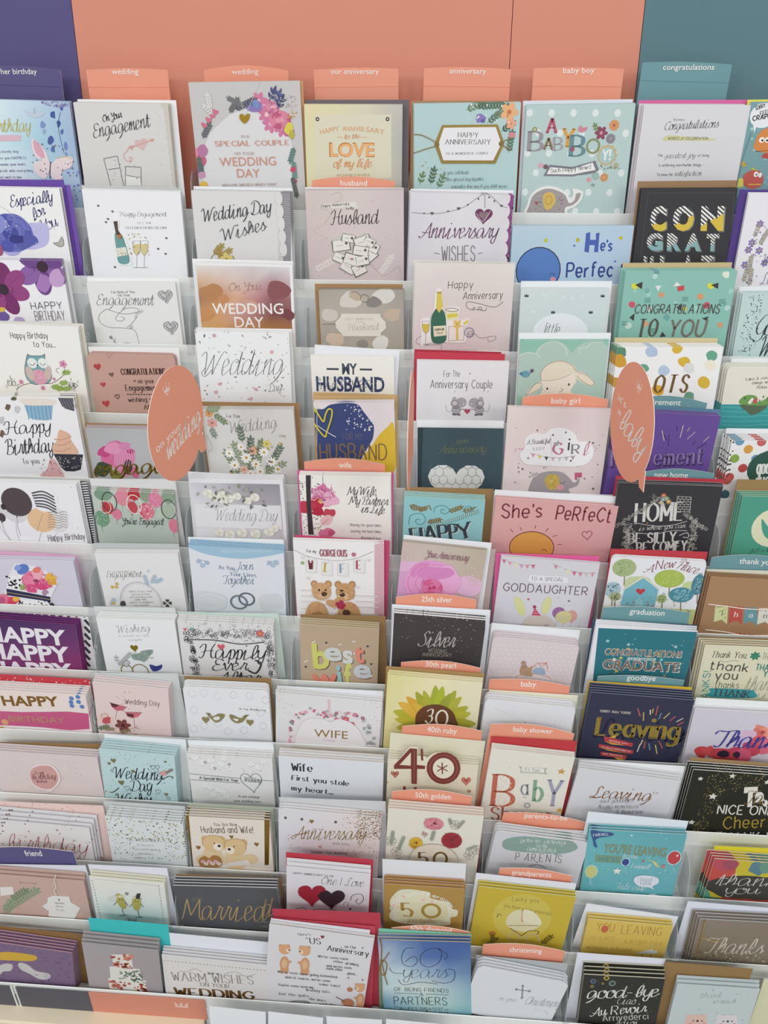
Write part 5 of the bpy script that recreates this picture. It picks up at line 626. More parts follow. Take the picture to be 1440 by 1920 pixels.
(4,1,'pink peony engaged','silver-grey engaged card with a bright pink peony, behind the wedding oval',(0.214,-0.2116,1.0819,0.0065,184.1,129.2),'b9b8ba','e0b8bc',0,0,2,4.6,0,0.98,'g 3 3 #b0b0b0,bcbcbe,b4b4b6,b8b8ba,c0c0c2,b8b8ba,acacac,b8b8b8,b0b0b0 0 0 184.1 129.2;s #3f4f3a 37 47 30 39 20 31 9 33 2 41 6 50 13 60 26 62 36 57;s #8a8a48 61 36 55 29 46 25 36 25 32 32 34 39 40 46 50 47 57 43;s #d870a0 76 77 65 60 49 47 34 57 19 65 26 84 38 100 58 105 69 92;s #e088b0 83 66 77 50 63 32 49 43 44 57 46 73 56 90 72 93 86 86;s #c84c84 40 83 36 74 27 71 21 73 14 77 18 86 24 91 31 94 38 91;s #e498bc 64 91 58 83 48 78 37 79 28 85 33 94 41 100 52 102 60 97;s #b83c74 85.9 84.1 82.2 81.7 78.8 79.3 74.8 80.6 71.3 82.2 71 85.4 75.3 87.6 79.9 88 84.3 87;s #d88ab4 79 95 76 90 69 85 61 88 57 92 58 96 62 101 71 102 80 100;s #4a3a38 77 52 72 42 67 37 63 39 59 45 61 57 66 65 72 68 77 63;s #d87098 88 41 85 31 80 30 76 32 73 36 74 45 78 51 84 55 86 48;m 9 4.73 .12 1.02 #ecb4d0 46.6 86.7 47.5 70.6 41.5 54.2;t engaged k 0 32 162 46 28.9 3.49 #*a08a38',[((0.2085,-0.1987,1.0819,0.0062,186.3,133.1),'a8845c','kraft','','')],None),
(4,2,'For Your Wedding wildflower','grey For Your Wedding card with a bunch of white wildflowers and twine at the spine',(0.4375,-0.2116,1.0819,0.0271,167.1,171.3),'d6d3d0','c8c0b4',0,0,2,4.6,0,0.98,'t For~Your r 45 155 71 155 6.1 .88 #8a8480;t Wedding s 48 125 135 136 22.8 .91 #77726e;t Day r 138.6 117.3 150.4 118.4 5.2 .78 #8a8480;v 68.9 106.7 66.7 132.7 10.9 #6a7a68;v 68.3 53.6 53.5 101.4 11 #8f9a7c;v 88.3 53.7 103.4 106.8 11 #7c8a6c;v 107.8 48.4 136.8 96.5 11 #6a7a68;v 97.3 43 139.1 64.8 11 #8f9a7c;v 57.1 42.7 36.8 85.5 11.1 #7c8a6c;v 77.8 48.3 84.2 112 11 #6a7a68;f 41.8 85.6 9 9 #efeee8 #c89a3c;f 49.2 62.1 10 9 #efeee8 #c89a3c;f 72.7 77.2 10.9 9 #efeee8 #c89a3c;f 89.4 64.5 10 9 #efeee8 #c89a3c;f 106.5 88 9.9 9 #efeee8 #c89a3c;f 119.6 68.9 9.9 9 #efeee8 #c89a3c;f 65 98.3 7.9 9 #efeee8 #c89a3c;f 95.9 49.5 10 9 #efeee8 #c89a3c;f 128.3 54 8 9 #efeee8 #c89a3c;f 77.4 45 9 9 #efeee8 #c89a3c;f 42 42.6 8.1 9 #efeee8 #c89a3c;f 87 91 8.9 5 #e0b09c #c87850;f 66.3 53.6 9 5 #e4bcac #d08858;f 113 104.8 7.9 5 #d8d070 #a89a38;d l 26 33 7.9 #5c6a54,8a8c60,4c4c54,b8a050 32 40 143 107;f 13.6 163.2 7.8 7 #e0a060 #c06a38;f 17.2 144.9 9.8 6 #dca49c #b86a68;v 21.4 163.2 39.1 148 9.7 #7a8a68;v 13.4 137.7 18.4 122.2 8.8 #8a9488;v 7.4 168.3 27.1 170.3 7.8 #8a9c70;P twine_bow 1.2 #d8d0c4 #f4f2ee l white~twine 2 171 2 138 3 106 2 73 2 53;Q;P twine_bow 1 #cfc8bc #f4f2ee l - 2 122 -13 138 -9 143 4 122 11 96 -2 91 2 119;Q',[((0.4282,-0.1987,1.0819,0.0099,182.2,180.3),'a07c52','kraft','','')],None),
(4,3,'For My Husband blue and yellow','blue and yellow For My Husband card with a thread heart, before beige wood-grain envelopes',(0.643,-0.2116,1.0819,0.0334,142.5,188.8),'e6dce0','e4e0dc',0,0,2,4.6,0,0.98,'s #3d4a7c -2 167 17 177 30 185 56 188 78 185 89 170 98 157 105 146 103 123 96 109 82 85 68 60 16 60 -10 74;d q 60 34 3.2 #e8e8ec 54 135 104 183;s #e0bc3c 141 146 128 141 113 126 100 106 86 88 78 67 138 53;t FOR~MY h 48 118 86 119 12.4 1.09 #6c6474;t HUSBAND h 5 81 131 78 30.3 2.77 #8c7048;k .95 #d8d4cc 6 187 -2 81;P thread_heart 3 #d8cc48 #f4f2ee l yellow~thread~heart 3 172 1 179 10 162 16 154 20 167 26 177 32 175 30 160 20 133 17 125 9 133 -1 150;Q;P staple_clip 2 #c8ccd4 #f4f2ee l silver~clip 3 147 19 135 36 124;Q',[((0.6416,-0.1987,1.0819,0.0325,147.9,197.8),'cfae7c','beige','','m 9 -.21 -3 .76 #b8945f -1 197.8 149.7 195.8'),((0.6326,-0.1959,1.083,-0.0071,150.7,201.5),'c9a876','tan','','')],None),
(4,4,'teal heart anniversary','dark teal anniversary card with a white geometric heart',(0.8235,-0.2116,1.0819,0.0158,152.2,146.8),'40555e','34444c',0,0,0,4.6,0,0.98,'p #2f3e46 0 149 10 147 7 23 -1 23;t HAPPY o 69 116 92 117 8.9 .81 #6a7454 .15;t Anniversary s 40 98 121 102 15.2 1.03 #70744c;h 70.6 40.6 102.9 -0 95.8 #dfe2df;l .64 #5c6a70 24.8 71.7 24.7 80.2;k .65 #5c6a70 17.4 66.7 24.8 71.7 32.3 66.9;l .65 #5c6a70 32.4 56.3 32.3 64.8;k .65 #5c6a70 25 51.2 32.4 56.3 39.9 51.4;l .65 #5c6a70 25.1 40.4 25 49;k .65 #5c6a70 17.7 35.3 25.1 40.4 32.7 35.5;l .65 #5c6a70 32.8 24.7 32.7 33.4;k .65 #5c6a70 25.4 19.5 32.8 24.7 40.4 19.8;l .64 #5c6a70 39.6 72 39.5 80.4;k .64 #5c6a70 32.3 66.9 39.6 72 47.1 67.2;l .65 #5c6a70 47.3 56.6 47.1 65.1;k .65 #5c6a70 39.9 51.4 47.3 56.6 54.8 51.7;l .65 #5c6a70 40.1 40.7 39.9 49.3;k .65 #5c6a70 32.7 35.5 40.1 40.7 47.6 35.8;l .65 #5c6a70 47.8 25 47.7 33.7;k .65 #5c6a70 40.4 19.8 47.8 25 55.4 20.1;l .64 #5c6a70 54.4 72.2 54.2 80.7;k .64 #5c6a70 47.1 67.2 54.4 72.2 61.9 67.4;l .65 #5c6a70 55 41 54.8 49.6;k .65 #5c6a70 47.6 35.8 55 41 62.6 36.1;l .65 #5c6a70 62.8 25.3 62.6 33.9;k .65 #5c6a70 55.4 20.1 62.8 25.3 70.4 20.4;l .65 #5c6a70 69.9 41.3 69.7 49.8;k .65 #5c6a70 62.6 36.1 69.9 41.3 77.5 36.4;l .65 #5c6a70 77.8 25.6 77.5 34.2;k .65 #5c6a70 70.4 20.4 77.8 25.6 85.4 20.7;l .64 #5c6a70 83.9 72.7 83.6 81.1;k .64 #5c6a70 76.6 67.7 83.9 72.7 91.4 67.9;l .64 #5c6a70 91.7 57.4 91.4 65.8;k .64 #5c6a70 84.4 52.2 91.7 57.4 99.2 52.5;l .65 #5c6a70 84.8 41.5 84.5 50.1;k .65 #5c6a70 77.5 36.4 84.8 41.5 92.3 36.7;l .65 #5c6a70 92.7 25.9 92.4 34.5;k .65 #5c6a70 85.4 20.7 92.7 25.9 100.3 21;l .64 #5c6a70 98.6 73 98.3 81.4;k .64 #5c6a70 91.4 67.9 98.6 73 106.1 68.2;l .64 #5c6a70 106.5 57.6 106.2 66.1;k .64 #5c6a70 99.2 52.5 106.5 57.6 114 52.8;l .65 #5c6a70 99.6 41.8 99.3 50.4;k .65 #5c6a70 92.3 36.7 99.6 41.8 107.2 37;l .65 #5c6a70 107.6 26.2 107.3 34.8;k .65 #5c6a70 100.3 21 107.6 26.2 115.2 21.3;l .64 #5c6a70 113.2 73.2 112.9 81.6;k .64 #5c6a70 106.1 68.2 113.2 73.2 120.8 68.5;l .64 #5c6a70 114.4 42.1 114.1 50.7;k .65 #5c6a70 107.2 37 114.4 42.1 122 37.2',[((0.8222,-0.2079,1.0819,0.0151,152.8,160.4),'eceef2','white','','')],None),
(4,5,'A Beautiful Baby Girl','pale pink Beautiful Baby Girl card with a white cloud label and a grey elephant',(0.9779,-0.2115,1.082,-0.0006,176.4,189.9),'e4d5d4','e4dcdc',0,0,1,4.6,-1,0.98,'g 2 3 #e6dad8,dccaca,e8dad8,e0d0d0,e8dcda,e2d2d2 0 0 176.4 189.9;d x 44 35 5.6 #5a5258,c88a98,8a8288,d8a8b0 15 25 170 148;d o 40 36 1.6 #5a5258,c8a0a8 15 25 170 152;s #a49ca0 53 19 51 48 63 64 82 70 104 69 119 58 127 49 135 56 135 65 136 67 137 49 129 40 120 36 118 22;s #c8ac58 102 48 99 36 92 33 85 34 78 42 75 54 81 63 89 64 98 61;d o 40 37 2.2 #d8c878,b09440 80 33 98 66;e 104 39 7 5.7 #d8a0a4;l .95 #5a5258 102 49.9 107.9 45.8 111.4 52;e 129.5 66.7 2.5 2.8 #c05a78;e 133.6 66.8 2.5 2.8 #c05a78;e 137.7 67 2.5 2.8 #c05a78;e 130 62.1 2.5 2.8 #c05a78;e 134.1 62.3 2.5 2.8 #c05a78;e 138.1 62.4 2.5 2.8 #c05a78;e 130.4 57.6 2.5 2.8 #c05a78;s #b8b4b8 50.5 64 56.7 66 61.3 67.9 60.6 57.3 55.6 60.6 52.8 55.2;P cloud_label .8 #eeecee #e4e2e4 s white~cloud~shaped~label 29 93 27 105 34 115 33 131 47 143 66 142 77 152 99 154 118 145 127 130 144 129 155 114 153 97 140 84 109 81 62 82 40 83;t A~Beautiful s 38 121 78 125 8.8 .76 #6a646a .1;t BABY w 49 110 72 112 6.2 .53 #9a969a;t G r 86 103 107 106 22 3.74 #c47a90;t i r 111 113 115 113 20.5 2.49 #4c484e;t R r 118 106 135 107 17.2 2.8 #8a868c;t l s 137 103 146 105 21.3 1.79 #c47a90;k .62 #c8c4c8 78 139 83 102;l .63 #a09890 44 106 51 103 58 102 65 100 72 99 79 98 85 98 92 98 99 98 106 99 112 100 119 101 126 103;p #d0a0ac 46.5 103.6 53.4 103.8 50.6 96.1;p #d8d060 58.4 100.7 65.3 100.9 62.5 93.2;p #4c484e 70.2 98.8 77.1 99 74.4 91.4;p #d8a8b0 82 98 88.9 98.2 86.1 90.5;p #c8c4c8 93.6 98.1 100.5 98.3 97.8 90.6;p #b8b4b8 105.1 99.3 112 99.5 109.3 91.8;p #a89ca4 116.5 101.4 123.4 101.6 120.8 94;x 81.4 140.6 2.5 #4c484e 5 .45;x 103.1 146.3 2.2 #4c484e 5 .45;x 117.3 92.4 2.5 #4c484e 5 .45;x 41.7 95.1 2.5 #6c686e 5 .45;s #a8a8ac 83.5 125.5 88.9 127.4 92.3 130.8 92.5 122.4 88 120.6;Q',[],((1.0023,-0.2023,1.082,-0.0003,147.2,204.6),8.7686,'ea9c81','t baby~girl b 50 195 99 196 9.8 0.012 #f4ece6',0,'peach','baby girl')),
(4,6,'purple Retirement','purple Retirement card with fine foil rays, behind the baby oval, front of its stack',(1.1609,-0.2114,1.0878,-0.034,173.8,183.5),'6a4f9a','a89cb8',0,0,2,4.6,-2,0.98,'t HAPPY h 40.3 125.5 53.9 127 5.4 .52 #c8b8c8;t ON~YOUR h 55.7 125.8 67.8 127.3 4.1 .52 #b8a8c8;k 1.22 #d8c8b0 87 132 80 151;k 1.22 #3c2c5c 96 122 93 144;k 1.21 #d8c8b0 113 140 114 163;k 1.21 #c8b8a0 125.5 137.7 136.4 151.7;k 1.21 #3c2c5c 136 126.6 141.3 135.3;k 1.21 #3c2c5c 145.9 120.5 160.1 133.2;k 1.21 #3c2c5c 106.1 151.4 103.6 161.1;k 1.21 #c8b8a0 153.7 134.5 162.1 145;k 1.21 #3c2c5c 91.1 133.8 83.5 145;k 1.2 #c8b8a0 122.6 152.4 125.8 159.2;t Retirement r 6 76 168 92 30.5 4.93 #4a3a68;t Retirement r 4 78 166 94 29.8 3.08 #8f7cae',[((1.1643,-0.1986,1.086,-0.0235,173.6,190),'5f87a4','blue','','')],((1.1825,-0.1948,1.0873,-0.0416,128.5,199.7),8.7806,'6d999f','t retirement b 19 190 84 193 9.8 0.012 #f4ece6',0,'teal','retirement')),
(4,7,'good luck dots','white good luck card with coloured spots and a dark green circle at the right edge',(1.3689,-0.2116,1.0819,0.0143,186,139.9),'edecec','dddcda',0,0,4,4.6,-2.5,0.98,'e 14 138 7.8 8.1 #6a9cb8;e 51 137 7.8 8.1 #c86464;e 31 123 7.8 8.2 #d8a048;e 11 105 7.9 8.2 #8aac50;e 47 105 7.8 8.2 #6a94b4;e 28 87 7.9 8.3 #b84a50;e 8 69 8 8.4 #c05450;e 6 35 8.1 8.6 #3f6c74;e 5 63 8 8.5 #c86058;e 84 86 48.4 38.3 #33594c;t good r 54 76 85 79 28 2.73 #e8ece6;t luck r 60 51 90 53 28.4 2.75 #e8ece6;d q 30 38 4.2 #4c4848 6 32 -4 145',[((1.3639,-0.1895,1.0819,0.0136,192.4,152.3),'eef0f2','white','','')],None),
(5,0,'striped balloons birthday','white Happy Birthday card with black, peach and striped balloons at the left edge',(-0.0039,-0.2654,0.9708,0.0137,206.5,149.1),'ecebee','efeeea',0,0,2,4.6,1.5,1.1,'l .7 #8a8480 41 70 44 49 54 28;e 45 87 17.4 17.4 #d8d4d4;p #d8d4d4 39 67.4 42.5 67.5 41.6 71.3;l .7 #8a8480 75 65 72 44 74 23;e 79 84 21.5 19.3 #dad6dc;p #dad6dc 72.6 62.6 76.1 62.7 75.2 66.5;l .7 #8a8480 151 47 136 26 118 4;e 156 73 22.4 26.2 #e0dcdc;p #e0dcdc 148.5 44.4 152 44.5 151 48.3;l .7 #8a8480 121 47 111 26 100 4;e 126 72 27 25.5 #e4bf96;p #e4bf96 119 44.4 122.5 44.5 121.5 48.3;l .69 #8a8480 134 90 123 70 112 48;e 139 117 27.3 27.1 #ecebee;p #ecebee 131.5 87.8 134.9 87.9 134 91.6;l .69 #8a8480 80 79 77 58 78 38;e 86 109 29.2 29.7 #52464a;p #52464a 77.5 76.7 81 76.8 80.1 80.5;l .7 #8a8480 48 67 49 46 58 25;e 50 76 7 9.3 #4a4248;p #4a4248 45.2 64.2 48.7 64.3 47.8 68;l 3.07 #55515a 119 128 141 132 160 121;l 3.07 #55515a 119 123 141 125 160 115;l 3.08 #55515a 120 118 141 119 160 108;l 3.08 #55515a 121 112 141 112 160 101;l 3.09 #55515a 121 107 141 105 159 95;l 3.09 #55515a 122 102 141 99 159 88;l .86 #8a8688 142 88 153 90 162 88 172 92 179 89;l .86 #8a8688 141 82 152 85 161 82 170 86 178 84;l .86 #8a8688 140 77 150 80 160 77 170 81 177 78;l .86 #8a8688 138 72 149 75 159 72 168 76 176 73;l .87 #8a8688 137 66 148 69 158 67 168 71 175 68;l .87 #8a8688 136 61 147 64 157 61 166 65 174 62;l .87 #8a8688 135 56 146 59 156 56 165 60 173 57;d o 40 39 1.4 #6a5c5c 63 88 110 129;e 58.3 98.7 4.8 6.1 #3a3438;t Happy~Birthday h 131 28 205 34 12.6 1.01 #6a6468 .15;d o 8 40 1.7 #b0a8a8 173 53 223 143',[((-0.0003,-0.2526,0.971,-0.0009,216.3,150.4),'3a3a44','black','','m 26 .19 -5.06 2.37 #e4e2e4 204.3 146.7 226.6 149.3')],None),
(5,1,"You're Engaged strawberries",'sage You are Engaged card with hanging pink and red balloons, front of its stack',(0.2248,-0.2654,0.9729,-0.0136,154,138.9),'b9c4ba','e8e2e0',0,0,2,4.6,0,1.1,"g 2 3 #c4ccc2,bcc8bc,b4c0b6,bac4ba,b4bcb2,b8c0b8 0 0 154 138.9;l .67 #8a9484 20.3 118.1 18.7 112.5 20.1 107.1;e 22 130 16.8 12.6 #7c9a84;p #7c9a84 18.2 115.4 21.6 115.6 20.5 119.2;l .67 #8a9484 55.8 108.9 54.3 103.3 55.7 97.8;e 58 125 14.8 16.3 #d88a98;p #d88a98 53.8 106.2 57.2 106.4 56 110;l .67 #8a9484 79.1 120.6 77.6 115.1 79 109.7;e 80 132 11.4 11 #b8343c;p #b8343c 77.1 118 80.4 118.2 79.2 121.7;l .67 #8a9484 100.4 118.4 99 112.9 100.4 107.5;e 102 131 11.3 12.5 #8c9c84;p #8c9c84 98.4 115.8 101.8 115.9 100.6 119.5;l .67 #8a9484 117.6 109.1 116.2 103.5 117.7 98;e 119 124 13.4 15.4 #d8809c;p #d8809c 115.7 106.4 119 106.6 117.8 110.2;l .67 #8a9484 141.8 117.2 140.4 111.7 142 106.3;e 143 131 11.3 13.9 #88a088;p #88a088 139.9 114.6 143.2 114.8 141.9 118.3;l .69 #8a9484 10.8 63.7 9.1 58 10.5 52.3;e 13 80 14.3 16.8 #6f9a7c;p #6f9a7c 8.7 61 12.1 61.1 10.9 64.9;l .68 #8a9484 24.7 89.9 23.1 84.2 24.5 78.7;e 27 103 10.8 13.5 #b83c44;p #b83c44 22.6 87.2 26 87.4 24.8 91;l .68 #8a9484 72.2 93.1 70.7 87.5 72.2 81.9;e 74 106 9.4 12.7 #c04850;p #c04850 70.2 90.4 73.6 90.6 72.4 94.2;l .68 #8a9484 97.8 82.5 96.3 76.9 97.8 71.3;e 100 100 14.2 17.2 #d8788c;p #d8788c 95.8 79.8 99.2 80 97.9 83.7;l .68 #8a9484 41.9 80 40.3 74.3 41.7 68.7;e 43 91 8.8 11.3 #d87c94;p #d87c94 39.8 77.3 43.2 77.4 42 81.1;l .68 #8a9484 147.3 58.1 145.9 52.4 147.5 46.8;e 149 72 10.1 14.4 #d87c90;p #d87c90 145.3 55.4 148.7 55.6 147.4 59.3;l .67 #8a9484 140 91.1 138.6 85.4 140.2 79.9;e 141 104 10.1 12.6 #a8b8a4;p #a8b8a4 138.1 88.4 141.4 88.5 140.1 92.2;d o 30 41 3 #f0c8d0,b83c54 84 82 115 115;d o 40 42 1.4 #e8ece4 -1 66 29 96;d o 40 43 1.3 #f0d8e0 110 111 131 140;r 32 116 13.5 19.3 #4c5048 1.69;r 78 113 13.4 19.3 #e8e4dc 1.68;r 142 106 13.4 19.3 #4c5048 1.68;r 22 105 11.5 12.7 #e4dccc 1.36;H 122.4 76.7 23.7 -0 26.5 #c8c8c0 1.02;t You're~Engaged! k 51 70 130 73 13.7 .82 #3c4240",[((0.2275,-0.2526,0.9708,0.0342,160.4,156.1),'dedede','pale grey','','')],None),
